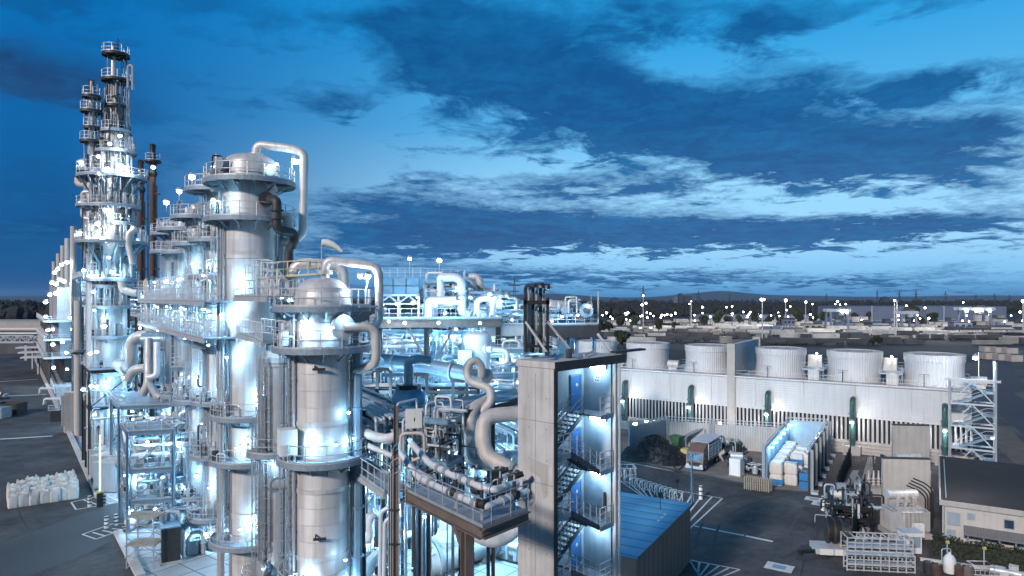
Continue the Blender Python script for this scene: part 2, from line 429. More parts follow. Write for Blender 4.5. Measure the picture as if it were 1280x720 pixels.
cy_ = scene.cycles; cy_.use_denoising = True; cy_.max_bounces = 5; cy_.diffuse_bounces = 2; cy_.glossy_bounces = 2; cy_.transmission_bounces = 2
cy_.sample_clamp_indirect = 4; cy_.caustics_reflective = False; cy_.caustics_refractive = False
try: cy_.use_light_tree = True
except Exception: pass
# ================================================================ ground, roads, far country
EA = V((-.6, .8, 0)); EB = V((.8, .6, 0))          # plant axes: along the kerb (away) and across it
def ground_mat():
    m = mat('asphalt', (.062, .062, .066), .85, 0, .3, .06, .12, 2.5)
    nt = m.node_tree; N = nt.nodes; L = nt.links; b = N['Principled BSDF']
    tc = N.new('ShaderNodeTexCoord')
    def nz(s, d, r=.6):
        n = N.new('ShaderNodeTexNoise'); n.inputs['Scale'].default_value = s; n.inputs['Detail'].default_value = d; n.inputs['Roughness'].default_value = r
        L.new(tc.outputs['Object'], n.inputs['Vector']); return n.outputs['Fac']
    def rmp(f, a, b_, c0, c1):
        r = N.new('ShaderNodeValToRGB'); L.new(f, r.inputs[0]); r.color_ramp.elements[0].position = a; r.color_ramp.elements[1].position = b_
        r.color_ramp.elements[0].color = (*c0, 1); r.color_ramp.elements[1].color = (*c1, 1); return r.outputs[0]
    old = b.inputs['Base Color'].links[0].from_socket
    def mul(a, c, bl='MULTIPLY'):
        x = N.new('ShaderNodeMixRGB'); x.blend_type = bl; x.inputs[0].default_value = 1; L.new(a, x.inputs[1]); L.new(c, x.inputs[2]); return x.outputs[0]
    o = mul(old, rmp(nz(.16, 10, .74), .36, .66, (.40, .41, .44), (1.75, 1.68, 1.60)))
    o = mul(o, rmp(nz(1.4, 8, .7), .35, .7, (.78, .78, .8), (1.2, 1.18, 1.15)))
    o = mul(o, rmp(nz(.9, 3), .72, .78, (1, 1, 1), (2.0, 1.9, 1.8)))
    L.new(o, b.inputs['Base Color']); return m
M['asphalt'] = ground_mat()
g = MB(); RR = 14000.0
rows = [0, 120, 400, 1500, 5000, RR]
ring_i = []
for r in rows:
    if r == 0: g.v.append((0, 100, 0)); ring_i.append([0]); continue
    ids = []
    for k in range(48):
        a = 2 * math.pi * k / 48; ids.append(len(g.v)); g.v.append((r * math.cos(a), 100 + r * math.sin(a), 0))
    ring_i.append(ids)
for a, b in zip(ring_i, ring_i[1:]):
    for k in range(48):
        k2 = (k + 1) % 48
        if len(a) == 1: g._f((a[0], b[k], b[k2]))
        else: g._f((a[k], b[k], b[k2], a[k2]))
struct('ground', g, M['asphalt'])
# paved floor of the plant behind the kerb
K0, K1, K2, K3 = G(40, 440), G(123, 621), G(147, 666), G(176, 722)
nk = V((.8, .6, 0))
def band(name, pts, m, z): return struct(name, MB().sheet(pts, z), m)
kd = (K0 - K3).normalized(); kn = V((-kd.y, kd.x, 0)); kn = kn if kn.x > 0 else -kn
def pave_mat():
    m = mat('plant_floor', (.40, .42, .44), .6, 0, .22, .25, .05, 8)
    nt = m.node_tree; N = nt.nodes; L = nt.links; b = N['Principled BSDF']
    tc = N.new('ShaderNodeTexCoord'); mp = N.new('ShaderNodeMapping'); mp.inputs['Rotation'].default_value = (0, 0, R(37)); mp.inputs['Scale'].default_value = (.4, .4, .4)
    L.new(tc.outputs['Object'], mp.inputs[0])
    br = N.new('ShaderNodeTexBrick'); L.new(mp.outputs[0], br.inputs['Vector']); br.offset = 0; br.inputs['Scale'].default_value = 1
    br.inputs['Brick Width'].default_value = 1; br.inputs['Row Height'].default_value = 1; br.inputs['Mortar Size'].default_value = .03
    br.inputs['Color1'].default_value = (.85, .85, .85, 1); br.inputs['Color2'].default_value = (1.15, 1.15, 1.15, 1); br.inputs['Mortar'].default_value = (.35, .35, .35, 1)
    x = N.new('ShaderNodeMixRGB'); x.blend_type = 'MULTIPLY'; x.inputs[0].default_value = 1
    L.new(b.inputs['Base Color'].links[0].from_socket, x.inputs[1]); L.new(br.outputs[0], x.inputs[2]); L.new(x.outputs[0], b.inputs['Base Color'])
    return m
band('plant_pavement', [K3 + kn * .3, V((30, 24, 0)), V((9, 62, 0)), V((14, 98, 0)), V((-20, 170, 0)), V((-90, 290, 0)), K0 + kn * .3], pave_mat(), .004)
# slab road that crosses the kerb line
band('road', [G(-30, 690), G(160, 622), G(300, 584), G(330, 610), G(160, 664), G(110, 692), G(30, 722), G(-30, 735)], M['slab'], .008)
kb = MB()
for a, b in ((K0, K1), (K2, K3)):
    kb.beam(a + V((0, 0, .14)), b + V((0, 0, .14)), .75, .28)
struct('kerb', kb, M['kerb'])
pm = MB()                                               # painted lines and hatched zones
def stripe(p, q, w, z=.012):
    p, q = V(p), V(q); d = (q - p).normalized(); n = V((-d.y, d.x, 0)) * (w / 2)
    pm.sheet([p - n, q - n, q + n, p + n], z)
def hatch(poly, a, b, n, w=.22, edge=.18):
    """edge lines of a polygon plus n slanting bars between its sides a-b"""
    for i in range(len(poly)): stripe(poly[i], poly[(i + 1) % len(poly)], edge)
    for k in range(1, n):
        t = k / n
        stripe(a[0] + (a[1] - a[0]) * t, b[0] + (b[1] - b[0]) * t, w)
q = [G(89, 628), G(158, 612), G(160, 626), G(95, 637)]
hatch(q, (q[0], q[1]), (q[3] + (q[2] - q[3]) * .25, q[2] + (q[2] - q[3]) * .25), 5)
q = [G(103, 668), G(140, 655), G(176, 654), G(120, 674)]
hatch(q, (q[0], q[2]), (q[3], q[3] + (q[2] - q[3]) * 1.15), 6)
stripe(G(0, 495.5), G(58, 493), .9); stripe(G(0, 549), G(66, 545), .8); stripe(G(0, 477), G(48, 474), .8)
# yard: two hatched triangles and the dashed lane line
a, b, c = G(775, 601), G(903, 623), G(862, 661)
hatch([a, b, c], (a, b), (c + (a - c) * .55, c), 11, .2)
a, b, c = G(862, 700), G(925, 712), G(880, 730)
hatch([a, b, c], (a, b), (c + (a - c) * .5, c), 5, .2)
stripe(G(868, 657.5), G(930, 669.5), .32); stripe(G(932, 670), G(966, 677), .42)
stripe(G(772, 576), G(957, 610), .3)
struct('road_marking', pm, M['paint'])
mp_ = MB()
for (px, py, s) in ((1018, 624, 1.5), (1027, 630, 1.5), (974, 709, 1.7)):
    c = G(px, py); mp_.box(c + V((0, 0, .012)), (s * 1.35, s, .02), R(-33))
struct('manhole_surround', mp_, M['paint'])
mp2 = MB()
for (px, py, s) in ((1018, 624, .7), (1027, 630, .7), (974, 709, .85)):
    mp2.box(G(px, py) + V((0, 0, .016)), (s * 1.3, s, .03), R(-33))
struct('manhole_cover', mp2, M['bluep'])
ym = MB(); a, b, c = G(815, 705), G(836, 706.5), G(822, 716)
ym.sheet([a, b, c], .014)
struct('yellow_marking', ym, M['yellow'])
ym = MB(); ym.box(G(824, 709) + V((0, 0, .02)), (.5, .22, .006), R(-30)); ym.box(G(823.5, 711) + V((0, 0, .02)), (.25, .2, .006), R(-30))
struct('yellow_marking_sign', ym, M['black'])
# road, verge and yard to the right of the cooling towers
band('access_road', [G(1236, 450), G(1262, 452), G(1275, 475), G(1300, 492), G(1360, 560), G(1300, 560), G(1246, 515), G(1240, 480)], mat('worn_road', (.05, .045, .058), .8, 0, .25, .1), .008)
band('verge', [G(1246, 532), G(1262, 535), G(1330, 610), G(1290, 600), G(1248, 560)], M['earth'], .008)
band('verge', [G(1283, 502), G(1268, 492), G(1310, 482), G(1330, 500)], mat('grass_verge', (.10, .11, .06), .95, 0, .3, .5), .012)
band('verge', [G(1225, 437), G(1235, 449), G(1262, 449), G(1280, 440), G(1270, 432)], M['earth'], .012)
# repair patches, seams and tyre wear of the asphalt
rs = random.Random(77); pt = MB(); se = MB()
for k in range(12):
    px, py = (rs.uniform(-10, 110), rs.uniform(500, 590)) if k % 4 == 1 else (rs.uniform(870, 1050), rs.uniform(600, 715))
    if k % 4 == 1 and px > 30 + (py - 440) * .35: continue
    c = G(px, py); pt.box(c + V((0, 0, .004)), (rs.uniform(.8, 5), rs.uniform(.6, 2.2), .008 + .001 * k * .05), rs.choice((R(-36), R(53))) if px > 300 else R(127))
struct('asphalt_patch', pt, mat('patched_asphalt', (.050, .048, .05), .9, 0, .25, .8, .1, 9))
for (a, b) in (((1010, 622), (956, 720)), ((1026, 636), (1000, 720)), ((905, 630), (1040, 660)), ((0, 600), (130, 575)), ((10, 570), (108, 560)), ((0, 530), (70, 520)), ((0, 655), (90, 640)), ((20, 700), (60, 720)), ((880, 690), (1020, 700)), ((0, 585), (60, 720))):
    A, B = G(*a), G(*b); d = (B - A); n = V((-d.y, d.x, 0)).normalized(); prev = A
    for k in range(1, 15):
        q = A + d * (k / 14) + n * rs.uniform(-.12, .12); e = (q - prev).normalized(); w_ = V((-e.y, e.x, 0)) * .035; se.sheet([prev - w_, q - w_, q + w_, prev + w_], .0135); prev = q
struct('asphalt_seam', se, M['black'])
tm = MB()
for (x0, y0, x1, y1, bow) in ((880, 690, 1010, 612, 4), (900, 640, 990, 640, -3), (990, 700, 1020, 640, -2)):
    A, B = G(x0, y0), G(x1, y1); d = B - A; n = V((-d.y, d.x, 0)).normalized()
    for side in (-.9, .9):
        pv = None
        for k in range(17):
            t = k / 16; q = A + d * t + n * (bow * math.sin(math.pi * t) + side)
            if pv is not None: e = (q - pv).normalized(); w_ = V((-e.y, e.x, 0)) * .14; tm.sheet([pv - w_, q - w_, q + w_, pv + w_], .0155)
            pv = q
struct('tyre_mark', tm, mat('tyre_rubber_marks', (.050, .050, .053), .9, 0, .4, 3))
# ---------------------------------------------------------------- the rail yard
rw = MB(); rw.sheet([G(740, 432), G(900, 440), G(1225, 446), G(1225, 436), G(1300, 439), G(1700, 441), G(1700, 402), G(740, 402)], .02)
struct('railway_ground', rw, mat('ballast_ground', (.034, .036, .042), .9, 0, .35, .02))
rd = MB()
for (y0, y1) in ((421.5, 425.5), (429.5, 432.5)):
    rd.sheet([G(700, y0 - 5), G(1300, y0 + 3), G(1300, y1 + 3), G(700, y1 - 4)], .04)
struct('railway_road', rd, mat('dark_yard_road', (.02, .021, .028), .9, 0, .2, .03))
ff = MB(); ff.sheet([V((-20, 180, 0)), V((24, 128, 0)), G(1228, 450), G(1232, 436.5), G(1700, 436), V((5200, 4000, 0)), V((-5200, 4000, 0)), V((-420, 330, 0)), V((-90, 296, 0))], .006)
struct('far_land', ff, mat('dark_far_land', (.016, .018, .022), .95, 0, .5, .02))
def wagon_mesh(kind):
    mb = MB(); L, W_ = 13.5, 2.9
    mb.m = 1
    mb.box((0, 0, .95), (L, W_ * .8, .35))
    for x in (-L * .36, L * .36):
        mb.box((x, 0, .5), (2.6, 2.0, .5))
        for dx in (-.9, .9): mb.cyl((x + dx, -1.0, .45), (x + dx, 1.0, .45), .45, n=8)
    mb.m = 0
    if kind == 'box':
        for z, ww in ((2.4, W_),): mb.box((0, 0, z), (L * .96, ww, 2.5))
        mb.add([(x, y, z) for x in (-L * .48, L * .48) for (y, z) in ((-W_ / 2, 3.65), (-W_ * .3, 4.05), (W_ * .3, 4.05), (W_ / 2, 3.65))], [(0, 1, 5, 4), (1, 2, 6, 5), (2, 3, 7, 6), (0, 3, 2, 1), (4, 5, 6, 7)])
        mb.m = 1
        for x in (-1.2, 1.2): mb.box((x, 0, 2.35), (.12, W_ + .1, 2.2))
    elif kind == 'tank':
        mb.cyl((-L * .45, 0, 2.5), (L * .45, 0, 2.5), 1.42, n=12)
        mb.cyl((0, 0, 3.8), (0, 0, 4.2), .45, n=8)
    elif kind == 'flat':
        for x in (-3.3, 3.3): mb.box((x, 0, 2.45), (6.06, 2.44, 2.6))
    elif kind == 'open':
        for y in (-1.4, 1.4): mb.box((0, y, 2.0), (L * .95, .12, 1.8))
        for x in (-L * .47, L * .47): mb.box((x, 0, 2.0), (.12, 2.8, 1.8))
        for k in range(8): mb.box((-L * .42 + k * L * .12, 0, 2.0), (.12, 2.98, 1.75))
        mb.m = 1; mb.box((0, 0, 1.9), (L * .9, 2.6, 1.2))
    else:
        mb.box((0, 0, 1.3), (L * .98, 2.7, .35))
        for k in range(7): mb.box((-L * .45 + k * L * .15, 0, 1.9), (.14, 2.6, 1.0))
    return mb
WK = [('box', 'wagonw', 'boxcar', 'pale box wagon standing in the rail yard'),
      ('tank', 'wagonw', 'tank_wagon', 'pale round tank wagon standing in the rail yard'),
      ('flat', 'wagont', 'container_wagon', 'flat wagon loaded with two tan containers in the rail yard'),
      ('flat', 'wagonb', 'container_wagon', 'flat wagon loaded with two blue containers in the rail yard'),
      ('open', 'wagond', 'open_wagon', 'dark open-topped freight wagon in the rail yard'),
      ('stake', 'wagonw', 'stake_wagon', 'empty pale stake wagon standing low in the rail yard')]
protos = []
rnd = random.Random(11)
def put_wagon(k, loc, rz):
    kind, m, nm, lab = WK[k]
    while len(protos) <= k: protos.append(None)
    if protos[k] is None:
        mb = wagon_mesh(kind)
        o = _link(nm, mb, [M[m], M['wagond']], (0, 0, 0), False); tag(o, lab, 'rail wagon', lab.replace('standing ', '') + ' (all)')
        BASE[o.name] = V((0, 0, 0)); protos[k] = o; o.location = loc; o.rotation_euler = (0, 0, rz)
    else: dup(protos[k], loc, rz)
n_w = 0
for i, y in enumerate((427.5, 420.8, 418.9, 416.6, 414.4, 412.6, 410.6, 408.4, 406.2, 404.2, 431.0, 424.6)):
    Y = H * F / (y - HY); x = X(775 if i else 790, Y); x1 = X(1292 if i else 920, Y)
    if i == 10: x, x1 = X(960, Y), X(1090, Y)
    if i == 11: x, x1 = X(1130, Y), X(1290, Y)
    kcur = rnd.choice((0, 0, 1, 2, 4, 5))
    while x < x1:
        if rnd.random() < .38: kcur = rnd.choice((0, 0, 1, 1, 2, 3, 4, 4, 4, 4, 5, 5, 5))
        if rnd.random() < .10: x += rnd.uniform(8, 40)
        if n_w < 298 and not (i > 4 and x < X(840, Y)) and rnd.random() < (.9 if i < 6 else .8):
            put_wagon(4 if i in (0, 10, 11) else kcur, (x, Y + rnd.uniform(-.4, .4) - (x - 100) * .05, .25), R(-3)); n_w += 1
        x += 15.0
# stacks of containers and stored crates between the tracks
ck = 0
for (px, py, n1, n2) in ((905, 407, 3, 2), (935, 409, 2, 1), (990, 411, 4, 2), (1040, 408, 5, 3), (1052, 413, 3, 2), (1100, 406, 4, 2), (1150, 409, 3, 1), (1168, 404, 6, 2), (1215, 405, 5, 3), (1230, 411, 4, 2), (1255, 407, 5, 2), (1276, 414, 3, 2), (868, 412, 2, 1), (1085, 411, 2, 2)):
    Y = H * F / (py - HY)
    for a in range(n1):
        for l in range(n2):
            if rnd.random() < .2 and l: continue
            c = V((X(px, Y) + a * 7.0, Y + 3, .05 + l * 2.7)); mi = rnd.choice(('wagonw', 'wagonw', 'wagont', 'wagonb', 'wagond', 'shed')); mb = MB().box(c + V((0, 0, 1.3)), (6.1, 2.5, 2.58), R(-3))
            for q in range(6): mb.box(c + V((-2.6 + q * 1.04, -1.27 - (-2.6 + q * 1.04) * .052, 1.3)), (.3, .06, 2.2), R(-3))
            nm_ = {'wagonw': 'pale', 'wagont': 'tan', 'wagonb': 'blue', 'wagond': 'dark', 'shed': 'slate grey'}[mi]
            solo('freight_container', mb, M[mi], nm_ + ' freight container stacked between the rail yard tracks', 'container', nm_ + ' containers in the rail yard', smooth=False); ck += 1
rs = random.Random(19); dw_ = MB()
for y in (402.6, 403.4, 405.2, 407.2, 409.4, 411.6, 413.4, 415.6, 422.5, 423.4, 429.2, 430.2):
    Y = H * F / (y - HY); x = X(rs.uniform(760, 800), Y)
    while x < X(1288, Y):
        l = rs.choice((6, 6, 10, 13, 13, 18)); h = rs.uniform(1.6, 3.4)
        if rs.random() < .62: dw_.m = rs.choice((0, 0, 1, 1, 1, 2)); dw_.box((x, Y - (x - 100) * .05 + rs.uniform(-2, 2), .5 + h / 2), (l, 2.8, h), R(-3))
        x += l + rs.choice((1, 1, 2, 4, 12))
struct('distant_wagons', dw_, [M['wagonw'], M['wagond'], M['wagont']], 'stuff')
# low store buildings, sheds, warehouses
def block(name, c, size, rz, m, label, cat, group=None, roof='flat', windows=0, lit=False, roofm=None):
    t = thing(name, label, cat, c, group); c = V(c); Rz = Matrix.Rotation(rz, 3, 'Z'); sx, sy, sz = size
    part('wall', MB().box(c + V((0, 0, sz / 2)), size, rz), m, t, smooth=False)
    r = MB()
    if roof == 'gable':
        h = sy * .18; vs = [c + Rz @ V((x * (sx / 2 + .3), y * (sy / 2 + .3), sz + .02)) for x in (-1, 1) for y in (-1, 1)] + [c + Rz @ V((x * (sx / 2 + .3), 0, sz + h)) for x in (-1, 1)]
        r.add(vs, [(0, 2, 5, 4), (3, 1, 4, 5), (1, 0, 4), (2, 3, 5)])
    else: r.box(c + V((0, 0, sz + .15)), (sx + .4, sy + .4, .3), rz)
    part('roof', r, roofm or M['felt'], t, smooth=False)
    for k in range(windows):
        x = -sx / 2 + sx * (k + .5) / windows
        part('window', MB().box(c + Rz @ V((x, -sy / 2 - .03, sz * .55)), (sx / windows * .55, .08, sz * .35), rz), M['winglow'] if lit and k % 2 == 0 else M['glass'], t, smooth=False)
    return t
Yw = 640; x0, x1 = X(1058, Yw), X(1258, Yw)
block('warehouse', ((x0 + x1) / 2, Yw + 30, 0), (x1 - x0, 60, H - 11.5 * Yw / F), 0, M['shed'], 'long plain blue grey warehouse behind the lit rail yard', 'warehouse', roofm=M['shed'])
Yw = 720; x0, x1 = X(880, Yw), X(1035, Yw)
block('warehouse', ((x0 + x1) / 2, Yw + 20, 0), (x1 - x0, 40, H - 22 * Yw / F), 0, mat('pale_shed', (.24, .27, .36), .6, 0, .1, .05), 'low pale warehouse half hidden by trees beside the rail yard', 'warehouse', roofm=M['shed'])
for i, (px, py, wpx, hpx, m_, lab) in enumerate((
        (806, 415, 19, 8, 'wagonw', 'small white office hut beside the tall yard mast'), (838, 412, 22, 6, 'wagond', 'dark low signal hut at the yard edge among lamps'),
        (862, 410, 18, 6, 'wagonw', 'pale hut under the second tall lamp mast'), (985, 407, 14, 8, 'shed', 'blue grey hut with pitched roof among the wagons'),
        (1014, 412, 22, 7, 'wagont', 'tan platform shed among white wagons'), (1075, 412, 24, 7, 'wagond', 'dark engine shed beside the first yard crane'),
        (1200, 412, 22, 9, 'shed', 'blue grey sided store below the large yard crane'), (1272, 428, 26, 9, 'wagonw', 'white container office at the yard road end'))):
    Y = H * F / (py - HY); c = V((X(px, Y), Y, 0)); s = Y / F
    block('yard_hut', c, (wpx * s, wpx * s * .6, hpx * s), R(-3), M[m_], lab, 'hut', 'huts in the rail yard', 'gable' if i % 2 else 'flat', 3, i in (0, 1))
# retaining wall and bins at the end of the yard road
for k, (px, py) in enumerate(((1238, 440), (1252, 441), (1266, 442), (1240, 449), (1256, 450.5), (1272, 452))):
    c = G(px, py); s = c.y / F
    solo('concrete_bay', MB().box(c + V((0, 0, 1.2)), (12 * s, .6, 2.4), R(-4)).box(c + V((-6 * s, 2, 1.2)), (.6, 4, 2.4), R(-4)), M['conc'], 'grey concrete storage bay wall beside the yard road ' + ('in the upper row' if k < 3 else 'in the lower row'), 'bay wall', 'concrete bay walls ' + ('upper' if k < 3 else 'lower'))
# gantry cranes
def gantry(px, py, wpx, hpx, label, lit):
    Y = H * F / (py - HY); s = Y / F; c = V((X(px, Y), Y, 0)); w_, h_ = wpx * s, hpx * s
    t = thing('gantry_crane', label, 'gantry crane', c, 'gantry cranes over the rail yard')
    for sx in (-1, 1):
        m = MB()
        for sy in (-1, 1): m.beam(c + V((sx * w_ * .36, sy * 5, 0)), c + V((sx * w_ * .34, sy * 3, h_ * .85)), 1.5, 1.2)
        m.beam(c + V((sx * w_ * .36, -5, .8)), c + V((sx * w_ * .36, 5, .8)), 1.2, 1.2)
        part('leg', m, M['shed'], t, smooth=False)
    m = MB()
    for sy in (-1, 1): m.beam(c + V((-w_ / 2, sy * 2.5, h_ * .93)), c + V((w_ / 2, sy * 2.5, h_ * .93)), 1.3, 2.2)
    part('girder', m, M['cabinet'], t, smooth=False)
    part('trolley', MB().box(c + V((w_ * .1, 0, h_)), (6, 6, 2.5)), M['wagond'], t, smooth=False)
    part('cab', MB().box(c + V((w_ * .1, -3.5, h_ * .78)), (3, 2.6, 2.6)), M['cabinet'], t, smooth=False)
    for x in lit:
        part('lamp', MB().ball(c + V((x * w_, -4, h_ * .84)), 1.1, 8), M['lampw'], t)
gantry(1046, 412, 30, 26, 'grey gantry crane spanning tan containers in the rail yard', (.1, .3))
gantry(1132, 412, 26, 23, 'slim gantry crane standing before the long warehouse', ())
gantry(1218, 411, 46, 27, 'large gantry crane with bright floodlights over the loading tracks', (-.3, -.05, .1, .32))
# lamp masts and small lamps of the yard
def mast(px, ytop, ybase, label, heads=1, group='tall lamp masts of the rail yard', r=.9):
    Y = H * F / (ybase - HY); z = Z(ytop, Y); c = V((X(px, Y), Y, 0))
    t = thing('lamp_mast', label, 'lamp mast', c, group); s = Y / F
    part('pole', MB().cyl(c, c + V((0, 0, z)), .42 * max(1, s), .26 * max(1, s), 6), M['galv2'], t)
    m = MB(); m.beam(c + V((-1.6 * s, 0, z)), c + V((1.6 * s, 0, z)), .4 * s); part('crossarm', m, M['galv2'], t)
    for k in range(heads):
        part('lamp', MB().ball(c + V(((k - (heads - 1) / 2) * 3.2 * s, -.3, z + .3)), r * s, 8), M['lampw'], t)
mast(804, 370, 416, 'tall thin lamp mast beside the white office hut', 1)
mast(864, 377, 415, 'lamp mast with dark head below the tower blocks', 1, r=.4)
mast(953, 375, 424, 'twin-headed tall lamp mast rising beside the dividing wall', 2, r=1.5)
mast(982, 376, 405, 'single-headed lamp mast in front of the pale warehouse', 1, r=1.7)
mast(1007, 378, 404, 'lamp mast between pale warehouse and yard crane', 1, r=1.3)
mast(1118, 376, 419, 'tall double lamp mast in front of the long warehouse', 1, r=1.0)
mast(1121, 376, 419.5, 'unlit companion mast touching the double lamp mast', 0)
mast(1279, 377, 425, 'bright lamp mast at the far end of the yard road', 1, r=2.0)
mast(739, 369, 430, 'dim bare mast beyond the deck railing', 0)
mast(1090, 383, 408, 'slim unlit mast against the long warehouse', 0)
mast(1180, 383, 408, 'slim unlit mast halfway along the warehouse', 0)
lp = [(758, 391), (753, 394), (763, 396), (785, 391), (813, 392), (817, 395), (809, 397), (831, 394), (834, 393), (839, 394), (826, 397), (868, 394), (878, 384), (908, 384), (915, 383), (888, 396), (893, 397), (897, 395), (934, 396), (936, 393), (915, 394), (951, 395), (973, 391), (974, 395), (1013, 393), (1016, 397), (985, 396),
      (1087, 397), (1133, 382), (1050, 381), (1047, 377), (1044, 380), (1150, 398), (1161, 398), (1195, 403), (1203, 401), (1207, 404), (1256, 402), (1278, 401), (1275, 390), (1204, 378), (1123, 400), (1237, 393)]
rs = random.Random(44)
lp += [(rs.uniform(742, 1285), rs.choice((rs.uniform(389, 399), rs.uniform(394, 402)))) for _ in range(34)]
lp += [(rs.uniform(800, 1280), rs.uniform(378, 388)) for _ in range(9)]
for i, (px, py) in enumerate(lp):
    base = 404 + (i * 7 % 9); Y = min(H * F / (base - HY), 620); p = P(px, py, Y); s = Y / F
    mb = MB(); mb.m = 1; mb.cyl((p.x, p.y, 0), (p.x, p.y, p.z), .3, .2, 5); mb.beam((p.x - .8, p.y, p.z), (p.x + .8, p.y, p.z), .3)
    mb.m = 0; mb.ball(p, (1.15 if i % 3 else 1.6) * s * .75, 8)
    solo('yard_lamp', mb, [M['lampw'], M['steelfar']], 'small bright street lamp burning among wagons and trees of the far yard', 'street lamp', 'small street lamps of the rail yard')
for (px, Y, w_) in ((900, 420, 26000), (1040, 430, 30000), (1180, 420, 34000), (1215, 480, 26000), (820, 470, 16000), (960, 480, 20000)):
    l = light((X(px, Y), Y, 22), w_, (1, .95, .88), 2.0)
# far tower blocks, chimney, pylons
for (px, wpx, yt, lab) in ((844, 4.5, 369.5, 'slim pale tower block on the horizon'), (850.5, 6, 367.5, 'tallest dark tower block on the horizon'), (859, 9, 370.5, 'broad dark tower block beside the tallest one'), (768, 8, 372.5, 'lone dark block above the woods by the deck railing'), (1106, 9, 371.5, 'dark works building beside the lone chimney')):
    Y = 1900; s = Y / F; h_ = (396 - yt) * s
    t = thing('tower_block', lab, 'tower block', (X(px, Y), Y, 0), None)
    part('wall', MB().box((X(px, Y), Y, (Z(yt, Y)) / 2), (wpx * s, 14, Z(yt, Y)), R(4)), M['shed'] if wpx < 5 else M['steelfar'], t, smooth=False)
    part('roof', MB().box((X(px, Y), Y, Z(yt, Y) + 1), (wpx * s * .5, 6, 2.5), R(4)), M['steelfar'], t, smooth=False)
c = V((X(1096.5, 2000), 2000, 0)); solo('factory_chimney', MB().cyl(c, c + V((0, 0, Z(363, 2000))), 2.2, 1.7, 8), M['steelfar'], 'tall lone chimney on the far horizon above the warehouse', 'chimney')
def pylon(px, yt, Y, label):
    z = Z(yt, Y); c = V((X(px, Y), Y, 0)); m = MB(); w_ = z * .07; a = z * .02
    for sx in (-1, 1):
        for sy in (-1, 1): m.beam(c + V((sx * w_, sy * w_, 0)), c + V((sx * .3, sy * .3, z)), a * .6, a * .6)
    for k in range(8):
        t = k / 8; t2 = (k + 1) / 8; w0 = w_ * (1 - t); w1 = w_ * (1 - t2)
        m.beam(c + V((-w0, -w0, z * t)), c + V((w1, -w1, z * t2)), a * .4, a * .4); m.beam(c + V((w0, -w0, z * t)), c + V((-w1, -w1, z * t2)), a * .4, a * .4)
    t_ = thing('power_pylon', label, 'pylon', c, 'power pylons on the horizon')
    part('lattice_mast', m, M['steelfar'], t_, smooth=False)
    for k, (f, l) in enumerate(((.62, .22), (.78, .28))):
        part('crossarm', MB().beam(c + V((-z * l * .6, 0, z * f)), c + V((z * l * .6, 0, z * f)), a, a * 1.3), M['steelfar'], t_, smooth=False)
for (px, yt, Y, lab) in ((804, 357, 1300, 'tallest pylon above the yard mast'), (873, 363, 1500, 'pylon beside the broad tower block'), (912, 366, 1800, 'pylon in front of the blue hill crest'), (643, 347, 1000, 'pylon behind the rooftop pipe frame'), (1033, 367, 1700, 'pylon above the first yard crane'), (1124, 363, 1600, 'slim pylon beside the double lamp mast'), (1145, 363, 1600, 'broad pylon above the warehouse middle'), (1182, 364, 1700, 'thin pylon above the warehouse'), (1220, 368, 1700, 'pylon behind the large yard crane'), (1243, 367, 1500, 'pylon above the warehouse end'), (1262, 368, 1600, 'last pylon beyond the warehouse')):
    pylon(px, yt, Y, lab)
# woods and hills
rnd = random.Random(5)
def crown(mb, c, r, n, rs, sz=.85, leaf=.35):
    """scatter leaf clumps through a crown of several lobes"""
    lobes = [(V((rs.uniform(-.55, .55) * r, rs.uniform(-.55, .55) * r, rs.uniform(-.35, .5) * r * sz)), r * rs.uniform(.4, .62)) for _ in range(6)]
    for _ in range(n):
        lc, lr = rs.choice(lobes)
        d = V((rs.gauss(0, 1), rs.gauss(0, 1), rs.gauss(0, 1))).normalized() * lr * (rs.random() ** .33)
        p = V(c) + lc + d; a = V((rs.gauss(0, 1), rs.gauss(0, 1), rs.gauss(0, 1))).normalized(); b = a.cross(V((rs.gauss(0, 1), rs.gauss(0, 1), rs.gauss(0, 1)))).normalized()
        l = leaf * r * rs.uniform(.25, .55)
        mb.add([p - a * l, p - b * l * .6, p + a * l, p + b * l * .6], [(0, 1, 2, 3)])
def woods(name, x0, x1, y0, y1, n, h, seed, Y0, Y1):
    rs = random.Random(seed); mb = MB()
    for _ in range(n):
        px = rs.uniform(x0, x1); Y = rs.uniform(Y0, Y1); hh = h * rs.uniform(.6, 1.15); r = hh * .5
        c = V((X(px, Y), Y, 0))
        prof = [(r * .55, 0), (r * rs.uniform(.85, 1.1), hh * .3), (r * rs.uniform(.7, 1), hh * .62), (r * rs.uniform(.3, .6), hh * .88), (.05, hh)]
        i = len(mb.v); mb.lathe(c, prof, 6)
        for k in range(i, len(mb.v)):
            v = mb.v[k]; mb.v[k] = (v[0] + rs.uniform(-.2, .2) * r, v[1] + rs.uniform(-.2, .2) * r, max(-.5, v[2] + rs.uniform(-.12, .12) * hh))
    return struct(name, mb, M['fardark'], 'stuff')
woods('far_woods', 690, 1062, 0, 0, 900, 13, 3, 800, 1500)
woods('far_woods', 1040, 1300, 0, 0, 420, 14, 4, 1000, 1600)
woods('far_woods', -60, 110, 0, 0, 420, 15, 6, 700, 1400)
woods('far_woods', -100, 1400, 0, 0, 1100, 14, 8, 1700, 3600)
tp = {}
rs = random.Random(21)
tb = MB(); tb.m = 1; tb.cyl((0, 0, 0), (.2, 0, 4), .5, .3, 6); tb.tube([(.2, 0, 4), (.9, .4, 6.5)], .2, 5); tb.tube([(.2, 0, 4), (-.8, -.3, 6.2)], .2, 5); tb.m = 0
crown(tb, (0, 0, 6.6), 4.4, 900, rs, .9, .5)
